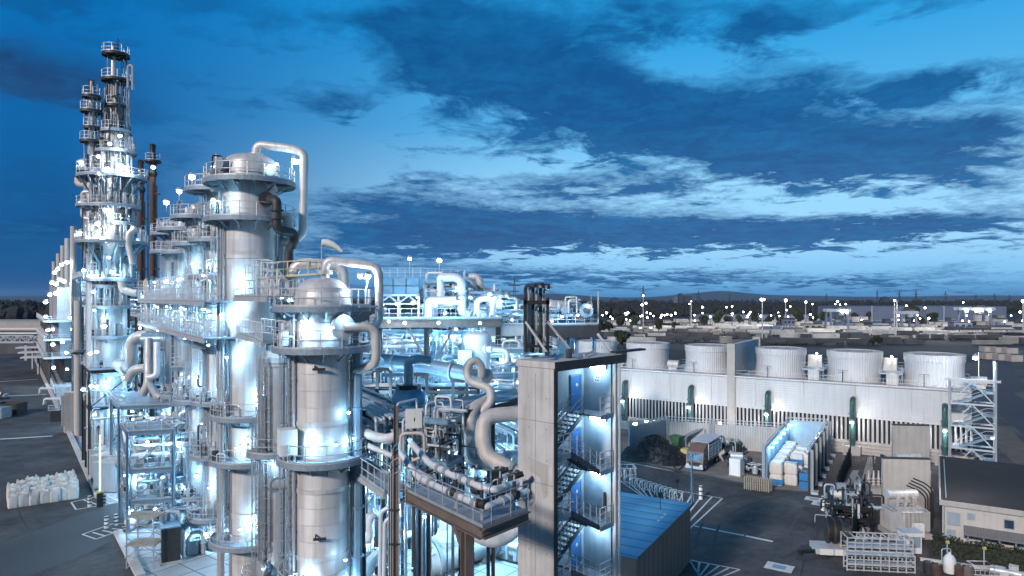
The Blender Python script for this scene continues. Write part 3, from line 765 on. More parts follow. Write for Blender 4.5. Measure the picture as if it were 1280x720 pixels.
spots = [(761, 416, .8), (775, 412, .9), (793, 413, .8), (845, 414, .7), (880, 411, .9), (897, 409, 1.0), (910, 408, .9), (925, 408, .8), (942, 407, 1), (962, 407, 1), (975, 406, .9), (998, 408, 1.1), (1016, 406, 1), (1030, 405, 1), (1070, 407, .8), (1098, 433, .5), (1090, 433, .4), (1140, 408, 1.3), (1152, 408, .9), (1165, 408, 1.0), (1085, 405, .8), (778, 436, .9), (750, 420, 1), (823, 417, .7)]
tl = ['dark leafy tree standing among the rail yard wagons and lamps']
proto_tree = None
for i, (px, py, s) in enumerate(spots):
    c = G(px, py)
    if proto_tree is None:
        t = thing('yard_tree', tl[0], 'tree', (0, 0, 0), 'dark trees of the rail yard')
        a = MB(); a.v = tb.v; a.f = [f for f, k in zip(tb.f, tb.mi) if k == 0]; a.mi = [0] * len(a.f)
        b = MB(); b.v = tb.v; b.f = [f for f, k in zip(tb.f, tb.mi) if k == 1]; b.mi = [0] * len(b.f)
        part('crown', a, M['leaf'], t, smooth=False); part('trunk', b, M['bark'], t)
        proto_tree = t; o = t
    else: o = dup(proto_tree)
    o.location = c; o.rotation_euler = (0, 0, i * 1.7); o.scale = (s, s, s * (.9 + .2 * (i % 3)))
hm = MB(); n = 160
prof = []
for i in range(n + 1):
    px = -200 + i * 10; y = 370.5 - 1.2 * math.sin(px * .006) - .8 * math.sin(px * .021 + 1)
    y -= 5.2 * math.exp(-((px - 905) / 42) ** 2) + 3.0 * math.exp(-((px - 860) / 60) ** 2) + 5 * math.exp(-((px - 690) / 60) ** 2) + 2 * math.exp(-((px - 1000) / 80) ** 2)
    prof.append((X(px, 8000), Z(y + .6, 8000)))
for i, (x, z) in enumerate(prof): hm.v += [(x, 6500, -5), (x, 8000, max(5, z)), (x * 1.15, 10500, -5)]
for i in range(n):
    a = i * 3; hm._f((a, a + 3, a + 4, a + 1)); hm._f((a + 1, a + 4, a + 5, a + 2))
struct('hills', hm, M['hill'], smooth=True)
# ================================================================ cooling tower bank
BE = V((-.836, .549, 0)).normalized(); BN = V((-BE.y, BE.x, 0)); BN = BN if BN.y > 0 else -BN
B0 = V((65.3, 94.8, 0)); BL_ = 72.0; BD = 15.0; BZ = 10.6
rzB = math.atan2(-BE.y, -BE.x)
def bp(t, n, z): return B0 + BE * t + BN * n + V((0, 0, z))
def panel_mat():
    m = M['panel']; nt = m.node_tree; N = nt.nodes; L = nt.links; b = N['Principled BSDF']
    tc = N.new('ShaderNodeTexCoord'); s = N.new('ShaderNodeSeparateXYZ'); L.new(tc.outputs['Object'], s.inputs[0])
    a = N.new('ShaderNodeMath'); a.operation = 'MULTIPLY'; a.inputs[1].default_value = 2.6; L.new(s.outputs[2], a.inputs[0])
    f = N.new('ShaderNodeMath'); f.operation = 'FRACT'; L.new(a.outputs[0], f.inputs[0])
    bp_ = N.new('ShaderNodeBump'); bp_.inputs['Strength'].default_value = .8; bp_.inputs['Distance'].default_value = .06
    L.new(f.outputs[0], bp_.inputs['Height']); L.new(bp_.outputs[0], b.inputs['Normal'])
panel_mat()
bank = thing('cooling_tower_building', 'long pale cooling tower building with louvred lower band and round fan stacks', 'cooling tower', bp(BL_ / 2, BD / 2, 0))
m = MB()
c_ = [bp(0, 0, 0), bp(BL_, 0, 0), bp(BL_, BD, 0), bp(0, BD, 0)]
m.prism(c_, 5.6, BZ); part('upper_wall', m, M['panel'], bank, smooth=False)
m = MB(); ins = [bp(.5, .55, 0), bp(BL_ - .5, .55, 0), bp(BL_ - .5, BD - .5, 0), bp(.5, BD - .5, 0)]
m.prism(ins, 0.0, 5.58); part('dark_core', m, M['black'], bank, smooth=False)
m = MB(); m.prism([bp(-.3, -.35, 0), bp(BL_, -.35, 0), bp(BL_, .5, 0), bp(-.3, .5, 0)], 0, 1.9)
for z in (.55, 1.1, 1.65): m.beam(bp(-.4, -.42, z), bp(BL_, -.42, z), .12, .12)
part('base_wall', m, M['conc'], bank, smooth=False)
m = MB(); k = 0.0
while k < BL_:
    m.beam(bp(k, .1, 1.9), bp(k, .1, 5.7), .26, .22); k += .62
part('louver', m, M['panel'], bank, smooth=False)
m = MB(); m.beam(bp(-.1, -.06, 5.6), bp(BL_, -.06, 5.6), .16, .2); m.beam(bp(-.1, -.1, BZ + .08), bp(BL_, -.1, BZ + .08), .5, .22)
for k in range(1, 10): m.beam(bp(k * 7.4, -.03, 5.7), bp(k * 7.4, -.03, BZ), .07, .07)
part('trim', m, M['clad'], bank, smooth=False)
m = MB(); m.prism([p for p in (bp(.2, .2, 0), bp(BL_, .2, 0), bp(BL_, BD, 0), bp(.2, BD, 0))], BZ + .004, BZ + .06); part('roof', m, M['clad2'], bank, smooth=False)
part('railing', MB().rail([bp(0, .3, BZ), bp(BL_, .3, BZ)], step=2.2), M['galv'], bank, smooth=False)
part('railing', MB().rail([bp(0, BD - .3, BZ), bp(BL_, BD - .3, BZ)], step=2.2), M['galv'], bank, smooth=False)
def fan_mat():
    m = M['fan']; nt = m.node_tree; N = nt.nodes; L = nt.links; b = N['Principled BSDF']
    tc = N.new('ShaderNodeTexCoord'); s = N.new('ShaderNodeSeparateXYZ'); L.new(tc.outputs['Object'], s.inputs[0])
    a = N.new('ShaderNodeMath'); a.operation = 'ARCTAN2'; L.new(s.outputs[0], a.inputs[0]); L.new(s.outputs[1], a.inputs[1])
    k = N.new('ShaderNodeMath'); k.operation = 'MULTIPLY'; k.inputs[1].default_value = 66; L.new(a.outputs[0], k.inputs[0])
    f = N.new('ShaderNodeMath'); f.operation = 'SINE'; L.new(k.outputs[0], f.inputs[0])
    bp_ = N.new('ShaderNodeBump'); bp_.inputs['Strength'].default_value = .5; bp_.inputs['Distance'].default_value = .045
    L.new(f.outputs[0], bp_.inputs['Height']); L.new(bp_.outputs[0], b.inputs['Normal'])
fan_mat()
fl = ['fan stack standing next to the metal stair tower', 'fan stack second from the metal stair tower', 'fan stack just beside the tall dividing wall, on the stair tower side', 'fan stack just beyond the tall dividing wall', 'fan stack half hidden behind the rooftop beam of the concrete tower', 'fan stack peeping out behind the concrete stair tower roof']
for i, t in enumerate((4.6, 15.6, 27.0, 39.6, 51.2, 62.0)):
    c = bp(t, 6.6, BZ)
    f = thing('fan_stack', 'white ribbed round ' + fl[i], 'fan stack', c, 'fan stacks on the cooling towers')
    prof = [(4.22, BZ + .05), (4.05, BZ + .7), (3.92, BZ + 1.8), (3.95, BZ + 3.2), (4.02, BZ + 3.7), (4.10, BZ + 3.72), (4.12, BZ + 4.75), (3.9, BZ + 4.75), (3.8, BZ + 3.0), (3.8, BZ + .5)]
    part('shell', MB().lathe(c, prof, 56), M['fan'], f)
    m = MB()
    for k in range(10):
        a = math.pi * k / 10; d = V((math.cos(a), math.sin(a), 0)); m.beam(c + d * 3.8 + V((0, 0, 4.62)), c - d * 3.8 + V((0, 0, 4.62)), .1, .1)
    for r in (1.3, 2.6):
        m.tube([c + V((r * math.cos(a), r * math.sin(a), 4.69)) for a in [2 * math.pi * q / 24 for q in range(25)]], .05, 5, caps=False)
    part('fan_guard', m, M['galv2'], f, smooth=False)
    m = MB(); m.lathe(c, [(3.79, BZ + 3.2), (.1, BZ + 3.3)], 32); part('fan_well', m, M['black'], f)
    m = MB(); mo = c + BE * -5.6 + BN * -1.2
    m.cyl(mo + BE * -1.0 + V((0, 0, 1.0)), mo + BE * 1.0 + V((0, 0, 1.0)), .75, n=14); m.box(mo + V((0, 0, .25)), (1.6, 1.4, .5), rzB)
    part('fan_motor', m, M['clad'], f)
    m = MB(); pb = c + BN * -4.6 + BE * 1.2; m.beam(pb, pb + V((0, 0, 1.9)), .08, .08); m.beam(pb + BE * -.7 + V((0, 0, 1.9)), pb + BE * .7 + V((0, 0, 1.9)), .1, .05)
    part('sign_post', m, M['dark'], f)
# service platforms with small plant between the stacks, one lamp in each gap
for i, (t, lab) in enumerate(((10.2, 'railed service platform with white box between the two fan stacks next to the stair tower'), (21.3, 'railed service platform with white box in the gap beside the third fan stack'))):
    s = thing('service_platform', lab, 'platform', bp(t, 6, BZ), 'service platforms between fan stacks')
    m = MB(); m.prism([bp(t - 1.6, 3, 0), bp(t + 1.6, 3, 0), bp(t + 1.6, 12, 0), bp(t - 1.6, 12, 0)], BZ + 1.5, BZ + 1.62)
    for a in (-1.5, 1.5):
        for b in (3.2, 11.8): m.beam(bp(t + a, b, BZ), bp(t + a, b, BZ + 1.5), .16)
    part('deck', m, M['grate'], s, smooth=False)
    part('railing', MB().rail([bp(t + 1.6, 3, BZ + 1.6), bp(t - 1.6, 3, BZ + 1.6)]).rail([bp(t - 1.6, 12, BZ + 1.6), bp(t + 1.6, 12, BZ + 1.6)]), M['galv'], s, smooth=False)
    part('motor_box', MB().box(bp(t - .3, 2.3, BZ + .9), (1.6, 1.1, 1.6), rzB), M['clad'], s, smooth=False)
    part('motor_box', MB().box(bp(t + .6, 9.5, BZ + 2.6), (2.2, 1.6, 2.0), rzB), M['clad2'], s, smooth=False)
    flood(s, bp(t + .2, 8.2, BZ + 3.9), 110, .2, bp(t + .2, 8.2, BZ + 1.6), (1, .92, .85))
# dividing wall
dw = thing('dividing_wall', 'tall pale concrete wall dividing the row of fan stacks', 'wall', bp(33.6, BD / 2, 0))
m = MB(); m.prism([bp(32.9, -.45, 0), bp(34.2, -.45, 0), bp(34.2, .25, 0), bp(32.9, .25, 0)], 0, 16.2); part('pillar', m, M['conc'], dw, smooth=False)
m = MB(); m.prism([bp(33.1, .25, 0), bp(33.9, .25, 0), bp(33.9, BD + 2.2, 0), bp(33.1, BD + 2.2, 0)], BZ + .07, 16.1); part('panel', m, M['panel'], dw, smooth=False)
m = MB(); m.prism([bp(32.8, BD + 2.2, 0), bp(34.2, BD + 2.2, 0), bp(34.2, BD + 3.2, 0), bp(32.8, BD + 3.2, 0)], 0, 16.5); part('pillar', m, M['conc'], dw, smooth=False)
# green water pipes with a lamp below each bend
for i, (px, lab) in enumerate(((1181, 'green hooked water pipe beside the metal stair tower'), (1066.5, 'green hooked water pipe behind the concrete fire walls'), (961, 'green hooked water pipe just beside the tall dividing wall'), (865, 'green hooked water pipe above the walled yard with the truck'), (783, 'green hooked water pipe peeping out behind the concrete tower'))):
    k = (px - 640) / F; t = (B0.x - k * B0.y) / (-BE.x + k * BE.y)
    d = thing('water_pipe', lab, 'pipe', bp(t, -1.1, 0), 'green water pipes on the cooling towers')
    part('pipe', MB().tube([bp(t, -1.15, 0), bp(t, -1.15, 8.4), bp(t, .6, 8.4)], .38, 16, .8, arc=8), M['green'], d)
    m = MB()
    for z in (2.6, 6.2): m.cyl(bp(t, -1.15, z), bp(t, -1.15, z + .14), .52, n=16)
    part('flange', m, M['green'], d)
    m = MB(); m.box(bp(t, -1.3, .7), (2.4, 1.6, 1.4), rzB); part('plinth', m, M['conc'], d, smooth=False)
    flood(d, bp(t, -1.9, 5.0), 620, .36, bp(t, -1.2, 5.1), (.92, .96, 1.0), (0, -.5, -.1))
# metal stair tower at the near end
sx0 = bp(2.2, -.4, 0); SQ = -BE
st_ = thing('metal_stair_tower', 'open galvanised stair tower at the end of the cooling building', 'stair tower', bp(-1, -2.2, 0))
def sp_(t, n, z): return bp(-t + 2.6, -3.6 + n, z)
m = MB()
Wt, Dt, Ht = 5.2, 3.0, 12.6
for a in (0, Wt):
    for b in (0, Dt): m.beam(sp_(a, b, 0), sp_(a, b, Ht if a == 0 else 15.2), .24)
for z in (3.1, 6.2, 9.3, 12.4):
    for (a, b, c2, d2) in ((0, 0, Wt, 0), (0, Dt, Wt, Dt), (0, 0, 0, Dt), (Wt, 0, Wt, Dt)): m.beam(sp_(a, b, z), sp_(c2, d2, z), .18, .22)
for z in (0, 3.1, 6.2, 9.3):
    m.beam(sp_(0, 0, z), sp_(Wt / 2, 0, z + 3.1), .13); m.beam(sp_(Wt, 0, z), sp_(Wt / 2, 0, z + 3.1), .13)
m.beam(sp_(-.6, 0, 12.6), sp_(Wt + .6, 0, 12.6), .2, .3)
part('frame', m, M['galv'], st_, smooth=False)
for z in (0, 3.1, 6.2, 9.3):
    for up_, lane in ((0, .8), (1, 2.2)):
        m = MB(); za = z + 1.55 * up_; a0, a1 = (1.0, 4.2) if not up_ else (4.2, 1.0)
        for e in (-.45, .45): m.beam(sp_(a0, lane + e, za), sp_(a1, lane + e, za + 1.55), .05, .25)
        for q in range(8): m.box(sp_(a0 + (a1 - a0) * (q + .5) / 8, lane, za + 1.55 * (q + .5) / 8), (.3, .9, .04), rzB)
        part('flight', m, M['bluep'], st_, smooth=False)
    for a, zz in ((4.7, z + 1.55), (.5, z + 3.1)):
        m = MB(); m.box(sp_(a, 1.5, zz), (1.0, 2.8, .08), rzB); part('landing', m, M['grate'], st_, smooth=False)
    part('railing', MB().rail([sp_(1, .3, z), sp_(4.2, .3, z + 1.55), sp_(5.1, .3, z + 1.55), sp_(5.1, 2.7, z + 1.55)], toe=False), M['galv'], st_, smooth=False)
flood(st_, sp_(3.0, 1.2, 15.6), 1500, .42, sp_(3.4, 2.4, 12.5), NEUT)
flood(st_, sp_(4.9, .8, 4.8), 150, .2, sp_(4.9, .2, 4.9), COOL)
# ================================================================ walled yard bays
def wall_run(root, a, b, z0, z1, th, m, name='wall_panel', posts=0, postm=None, ph=.3):
    a, b = V(a), V(b); d = (b - a).normalized(); n = V((-d.y, d.x, 0)); mb = MB()
    mb.beam(a + V((0, 0, (z0 + z1) / 2)), b + V((0, 0, (z0 + z1) / 2)), th, z1 - z0); part(name, mb, m, root, smooth=False)
    for k in range(posts):
        p = a + (b - a) * ((k + .5) / posts); q = p + n * (th / 2 + .1)
        part('post', MB().beam(q, q + V((0, 0, z1 + ph)), .2, .2), postm or M['galv'], root, smooth=False)
def corr_mat(name, col, freq, ax=(.8, .6), **k):
    m = mat(name, col, .5, .1, .08, .7, streak=.08); nt = m.node_tree; N = nt.nodes; L = nt.links; b = N['Principled BSDF']
    tc = N.new('ShaderNodeTexCoord'); d = N.new('ShaderNodeVectorMath'); d.operation = 'DOT_PRODUCT'; d.inputs[1].default_value = (ax[0] * freq, ax[1] * freq, 0)
    L.new(tc.outputs['Object'], d.inputs[0]); s = N.new('ShaderNodeMath'); s.operation = 'PINGPONG'; s.inputs[1].default_value = .5; L.new(d.outputs['Value'], s.inputs[0])
    r = N.new('ShaderNodeMapRange'); r.inputs['From Min'].default_value = .15; r.inputs['From Max'].default_value = .3; L.new(s.outputs[0], r.inputs[0])
    bp_ = N.new('ShaderNodeBump'); bp_.inputs['Strength'].default_value = .8; bp_.inputs['Distance'].default_value = .08; L.new(r.outputs[0], bp_.inputs['Height']); L.new(bp_.outputs[0], b.inputs['Normal'])
    if k.get('groove'):  # shade between the ribs, painted into the base colour as dark stripes
        g = N.new('ShaderNodeMapRange'); g.inputs['From Min'].default_value = .03; g.inputs['From Max'].default_value = .08; g.inputs['To Min'].default_value = k['groove']; L.new(s.outputs[0], g.inputs[0])
        x = N.new('ShaderNodeMixRGB'); x.blend_type = 'MULTIPLY'; x.inputs[0].default_value = 1; L.new(b.inputs['Base Color'].links[0].from_socket, x.inputs[1]); L.new(g.outputs[0], x.inputs[2]); L.new(x.outputs[0], b.inputs['Base Color'])
    return m
whitecorr = corr_mat('white_corrugated', (.52, .52, .52), 3.0, (.74, -.67))
A0, A1 = G(768, 574), G(957, 611)                 # open front of the bays
B0y, B1y = G(833, 556), G(985, 567)               # their rear wall
AL = G(781, 566)
yf = MB().sheet([A0, A1, G(1012, 615), G(1034, 570), B1y, B0y, G(800, 551)], .02)
struct('yard_floor', yf, mat('yard_concrete', (.20, .18, .165), .85, 0, .35, .5, .1, 8))
k_ = MB(); k_.beam(A0 + V((0, 0, .1)), A1 + V((0, 0, .1)), .35, .2); struct('yard_kerb', k_, M['dark'])
yw = thing('bay_wall', 'white corrugated wall round the bay with coal heap and truck', 'wall', (A0 + B1y) / 2)
wall_run(yw, B0y, B1y, 0, 3.9, .25, whitecorr, posts=0)
wall_run(yw, G(786, 566) , B0y + V((-.2, -.1, 0)), 0, 4.0, .25, M['cabinet'])
d = (B1y - B0y)
m = MB(); 
for a, b in ((B0y, B1y), (G(786, 566), B0y)):
    for z in (4.15, 4.6): m.tube([a + V((0, 0, z)), b + V((0, 0, z))], .07, 6)
    n_ = 12
    for q in range(n_ + 1): p = a + (b - a) * (q / n_); m.beam(p + V((0, 0, 3.9)), p + V((0, 0, 4.65)), .08)
part('top_rail', m, M['galv'], yw, smooth=False)
for k in (.0, .36, .39, .99):
    p = B0y + d * k + V((.1, -.3, 0)); part('post', MB().beam(p, p + V((0, 0, 4.7)), .28), M['galv'], yw, smooth=False)
for (px, py) in ((794, 530), (808, 527)):
    flood(yw, P(px, py, 108), 480, .42, None, (.85, .93, 1), (.4, -.8, -.2))
flood(yw, P(900, 530, 110), 480, .38, None, (1, .95, .9), (0, -.9, -.3))
# wrapped goods bay
Cfl, Cfr, Cbl, Cbr = G(957, 609), G(1011, 616), G(986, 567), G(1034, 570)
gb = thing('goods_bay', 'lit blue walled goods bay open to the yard, holding wrapped bales', 'bay', (Cfl + Cbr) / 2)
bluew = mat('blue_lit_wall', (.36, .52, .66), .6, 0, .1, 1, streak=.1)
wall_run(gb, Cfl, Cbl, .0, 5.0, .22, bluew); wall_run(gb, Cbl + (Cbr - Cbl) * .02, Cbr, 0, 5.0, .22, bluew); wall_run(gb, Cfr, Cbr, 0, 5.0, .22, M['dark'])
for a, b in ((Cfl, Cbl), (Cbl, Cbr), (Cfr, Cbr)):
    m = MB(); u = (b - a).normalized(); nn = V((u.y, -u.x, 0))
    for z in (5.1, 5.55): m.tube([a + V((0, 0, z)), b + V((0, 0, z))], .09, 6)
    for q in range(6): p = a + (b - a) * (q / 5); m.beam(p + V((0, 0, 5)), p + V((0, 0, 5.6)), .1)
    part('top_rail', m, M['galv'], gb, smooth=False)
u = (Cbr - Cfr).normalized(); nn = V((u.y, -u.x, 0))
for q in range(6):
    p = Cfr + (Cbr - Cfr) * (q / 5) + nn * .35
    part('post', MB().beam(p, p + V((0, 0, 5.3)), .34, .24).box(p + nn * .35 + V((0, 0, .15)), (1.1, .8, .3), math.atan2(u.y, u.x)), M['galv'], gb, smooth=False)
u2 = (Cbl - Cfl).normalized()
for q in (0, .06): part('post', MB().beam(Cfl + u2 * (q * 18 - .3) + V((-.3, -.2, 0)), Cfl + u2 * (q * 18 - .3) + V((-.3, -.2, 5.5)), .28), M['galv'], gb, smooth=False)
for q in range(6):
    p = Cfl + (Cbl - Cfl) * ((q + .6) / 6) + V((.45, -.1, 4.6)); flood(gb, p, 130, .17, None, COOL, (.3, -.2, -.4))
for q in range(3):
    p = Cfr + (Cbr - Cfr) * ((q + 2.2) / 6) + V((-.5, .1, 4.6)); flood(gb, p, 110, .15, None, COOL, (-.3, -.2, -.4))
def inbay(s, t): return Cfl + (Cfr - Cfl) * s + ((Cbl - Cfl) * (1 - s) + (Cbr - Cfr) * s) * t
ub = (Cbl - Cfl).normalized(); rzb = math.atan2(ub.y, ub.x)
def bale(s, t, z, size, film, label, group):
    c = inbay(s, t); b = thing('wrapped_bale', label, 'bale', c + V((0, 0, z)), group); sx, sy, sz = size
    m = MB(); e = .12
    Rz = Matrix.Rotation(rzb, 3, 'Z')
    vs = []
    for (zz, k) in ((z + .02, .94), (z + sz * .2, 1), (z + sz * .8, 1), (z + sz, .84)):
        for (a, q) in ((-1, -.8), (-.8, -1), (.8, -1), (1, -.8), (1, .8), (.8, 1), (-.8, 1), (-1, .8)):
            vs.append(c + V((0, 0, zz)) + Rz @ V((a * sx / 2 * k, q * sy / 2 * k, 0)))
    fs = [tuple(range(24, 32)), tuple(reversed(range(8)))]
    for r in range(3):
        for k in range(8): fs.append((r * 8 + k, r * 8 + (k + 1) % 8, r * 8 + 8 + (k + 1) % 8, r * 8 + 8 + k))
    m.add(vs, fs); part('wrapping', m, M['bag'], b)
    if film: part('film_band', MB().box(c + V((0, 0, z + sz * .33)), (sx + .06, sy + .06, sz * .5), rzb), M['bluebag'], b, smooth=False)
for k in range(7):
    for lv in range(2): bale(.2, .10 + k * .105, .03 + lv * 1.45, (1.75, 1.6, 1.42), lv == 0, 'white wrapped bale in the long row along the blue wall, ' + ('lower with blue film' if lv == 0 else 'upper layer'), 'long row of bales ' + ('lower' if lv == 0 else 'upper'))
for k in range(5):
    for lv in range(2):
        if (k, lv) in ((1, 1),): continue
        bale(.52, .14 + k * .125, .03 + lv * 1.4, (1.5, 1.6, 1.36), k > 0, ('white cubic bale at the open end of the middle row, ' if k == 0 else 'white wrapped bale with blue film in the middle row, ') + ('lower one' if lv == 0 else 'upper one'), 'middle row of bales' + (' open end' if k == 0 else '') + (' lower' if lv == 0 else ' upper'))
for k in range(2):
    for lv in range(2): bale(.80, .42 + k * .14, .03 + lv * 1.4, (1.5, 1.5, 1.36), False, 'white cubic bale standing at the dark panelled side of the goods bay, ' + ('lower one' if lv == 0 else 'upper one'), 'bales by the dark side ' + ('lower' if lv == 0 else 'upper'))
for k, (s, t) in enumerate(((.86, .08), (.88, .17))):
    c = inbay(s, t); b = thing('blue_container', 'small blue stacked tote just inside the open dark-panelled corner of the goods bay', 'tote', c, 'blue totes in the goods bay')
    for lv in range(2):
        part('tote_box', MB().box(c + V((0, 0, .5 + lv * 1.05)), (1.0, 1.1, .95), rzb), M['bluebag'], b, smooth=False); part('lid', MB().box(c + V((0, 0, 1.0 + lv * 1.05)), (1.06, 1.16, .07), rzb), M['dark'], b, smooth=False)
# pallets stacked on edge before the bay
for k in range(3):
    p = G(936 + k * 11, 611.5 + k * 1.5); t = thing('pallet_stack', ('upright stack of pale pallets farthest from the goods bay', 'middle upright stack of pale pallets before the yard kerb', 'upright stack of pale pallets against the goods bay post')[k], 'pallets', p, 'pallet stacks by the kerb')
    for q in range(4):
        m = MB(); o = p + A1.normalized() * 0 + V((math.cos(R(-42)), math.sin(R(-42)), 0)) * ((q - 1.5) * .27)
        for z in (.2, .6, 1.0, 1.4): m.box(o + V((0, 0, z)), (.03, 1.1, .16), R(-42))
        for yy in (-.5, 0, .5): m.box(o + Matrix.Rotation(R(-42), 3, 'Z') @ V((.07, yy, .85)), (.1, .12, 1.55), R(-42))
        part('pallet', m, M['wood'], t, smooth=False)
# coal heap
rs = random.Random(3)
def heap(name, c, rx, ry, h, m, label, cat, seed, rz=0, stones=0):
    rs = random.Random(seed); mb = MB(); n = 34; rows = 11; Rz = Matrix.Rotation(rz, 3, 'Z')
    for i in range(rows + 1):
        t = i / rows
        for k in range(n):
            a = 2 * math.pi * k / n; w_ = 1 + .18 * math.sin(a * 3 + seed) + .1 * math.sin(a * 5 + 1)
            r = (1 - t) * w_; z = h * (1 - (1 - t) ** 1.3) ** 1.0 * (.92 + .08 * math.sin(a * 2))
            j = .045 * (1 if 0 < i < rows else 0)
            p = V(c) + Rz @ V((rx * r * math.cos(a) + rs.uniform(-j, j) * rx, ry * r * math.sin(a) + rs.uniform(-j, j) * ry, 0))
            mb.v.append((p.x, p.y, c[2] + (max(0, z + rs.uniform(-j, j) * h) if i else -.02)))
    for i in range(rows):
        for k in range(n): k2 = (k + 1) % n; mb._f((i * n + k, i * n + k2, i * n + n + k2, i * n + n + k))
    for _ in range(stones):
        a = rs.uniform(0, 6.28); t = rs.random(); q = V(c) + Rz @ V((rx * (1.06 - t) * math.cos(a), ry * (1.06 - t) * math.sin(a), 0)); s = rs.uniform(.08, .22)
        mb.box(q + V((0, 0, h * (1 - (max(0, 1.0 - t)) ** 1.3) * .95)), (s, s, s), rs.uniform(0, 3))
    return solo(name, mb, m, label, cat, smooth=False)
heap('coal_heap', G(819, 573) + V((0, 0, .02)), 5.2, 4.2, 3.6, M['coal'], 'large heap of black coal against the corrugated bay wall', 'heap', 3, R(-30), 260)
heap('earth_heap', G(850, 571) + V((0, 0, .02)), 3.6, 2.6, .8, M['earth'], 'low spill of brown earth between coal heap and truck', 'heap', 8, R(-35), 90)
# goods truck
tk = G(868, 589); u = V((.56, .83, 0)); n_ = V((.83, -.56, 0)); rzt = math.atan2(u.y, u.x)
tr = thing('truck', 'brown cabbed goods truck with pale slatted box body in the walled bay', 'truck', tk)
def tp_(l, s, z): return tk + u * l + n_ * s + V((0, 0, z))
TB = Matrix.Rotation(rzt, 3, 'Z')
cab = MB()
pr = [(0.0, .55), (0.0, 1.35), (.28, 2.55), (.5, 2.75), (2.0, 2.75), (2.0, .55)]
vs = [tp_(l, s, z) for s in (-1.2, 1.2) for (l, z) in pr]; k = len(pr)
cab.add(vs, [tuple(range(k)), tuple(reversed(range(k, 2 * k)))] + [(i, i + k, (i + 1) % k + k, (i + 1) % k) for i in range(k)])
part('cab', cab, M['orange'], tr, smooth=False)
vs = [tp_(l - .03, s, z) for s in (-1.08, 1.08) for (l, z) in ((.05, 1.5), (.26, 2.45))]
part('windscreen', MB().add(vs, [(0, 2, 3, 1)]), M['glass'], tr, smooth=False)
vs = [tp_(l, 1.23, z) for (l, z) in ((.2, 1.6), (.38, 2.4), (1.4, 2.4), (1.4, 1.6))]
part('side_window', MB().add(vs, [(0, 1, 2, 3)]), M['glass'], tr, smooth=False)
part('wind_deflector', MB().add([tp_(l, s, z) for s in (-1.1, 1.1) for (l, z) in ((.5, 2.77), (1.9, 2.77), (1.9, 3.5))], [(0, 1, 2), (5, 4, 3), (0, 2, 5, 3), (0, 3, 4, 1), (1, 4, 5, 2)]), M['orange'], tr, smooth=False)
part('bumper', MB().box(tp_(-.08, 0, .55), (.25, 2.45, .35), rzt), M['galv'], tr, smooth=False)
part('grille', MB().box(tp_(-.02, 0, 1.05), (.06, 1.6, .4), rzt), M['black'], tr, smooth=False)
for s in (-.95, .95):
    part('headlight', MB().box(tp_(-.05, s, .85), (.1, .36, .2), rzt), M['whitep'], tr, smooth=False); part('mirror', MB().box(tp_(.2, s * 1.45, 1.95), (.12, .22, .5), rzt).beam(tp_(.2, s * 1.25, 2.1), tp_(.2, s * 1.45, 2.1), .05), M['black'], tr, smooth=False)
part('chassis', MB().box(tp_(4.4, 0, .8), (8.6, .9, .3), rzt), M['dark'], tr, smooth=False)
m = MB(); m.box(tp_(5.4, 0, 1.15), (6.3, 2.5, .25), rzt); m.box(tp_(5.4, 0, 3.55), (6.3, 2.5, .12), rzt)
part('load_box', m, M['orange'], tr, smooth=False)
for s in (-1.2, 1.2):
    m = MB()
    for z in (1.5, 1.9, 2.3, 2.7, 3.1): m.box(tp_(5.4, s, z), (6.2, .07, .22), rzt)
    for l in (2.4, 4.0, 5.5, 7.0, 8.4): m.box(tp_(l, s, 2.35), (.12, .1, 2.3), rzt)
    part('slatted_side', m, M['whitep'], tr, smooth=False)
part('cargo', MB().box(tp_(5.4, 0, 2.2), (5.9, 2.1, 1.9), rzt), M['cabinet'], tr, smooth=False)
part('roof_sheet', MB().box(tp_(5.4, 0, 3.65), (6.35, 2.55, .06), rzt), M['galv'], tr, smooth=False)
for l in (1.1, 6.2, 7.4):
    for s in (-1.05, 1.05):
        wv = part('wheel', MB().cyl(tp_(l, s - .17, .5), tp_(l, s + .17, .5), .5, n=18), M['rubber'], tr); part('rim', MB().cyl(tp_(l, s - .19, .5), tp_(l, s + .19, .5), .26, n=12), M['galv2'], wv)
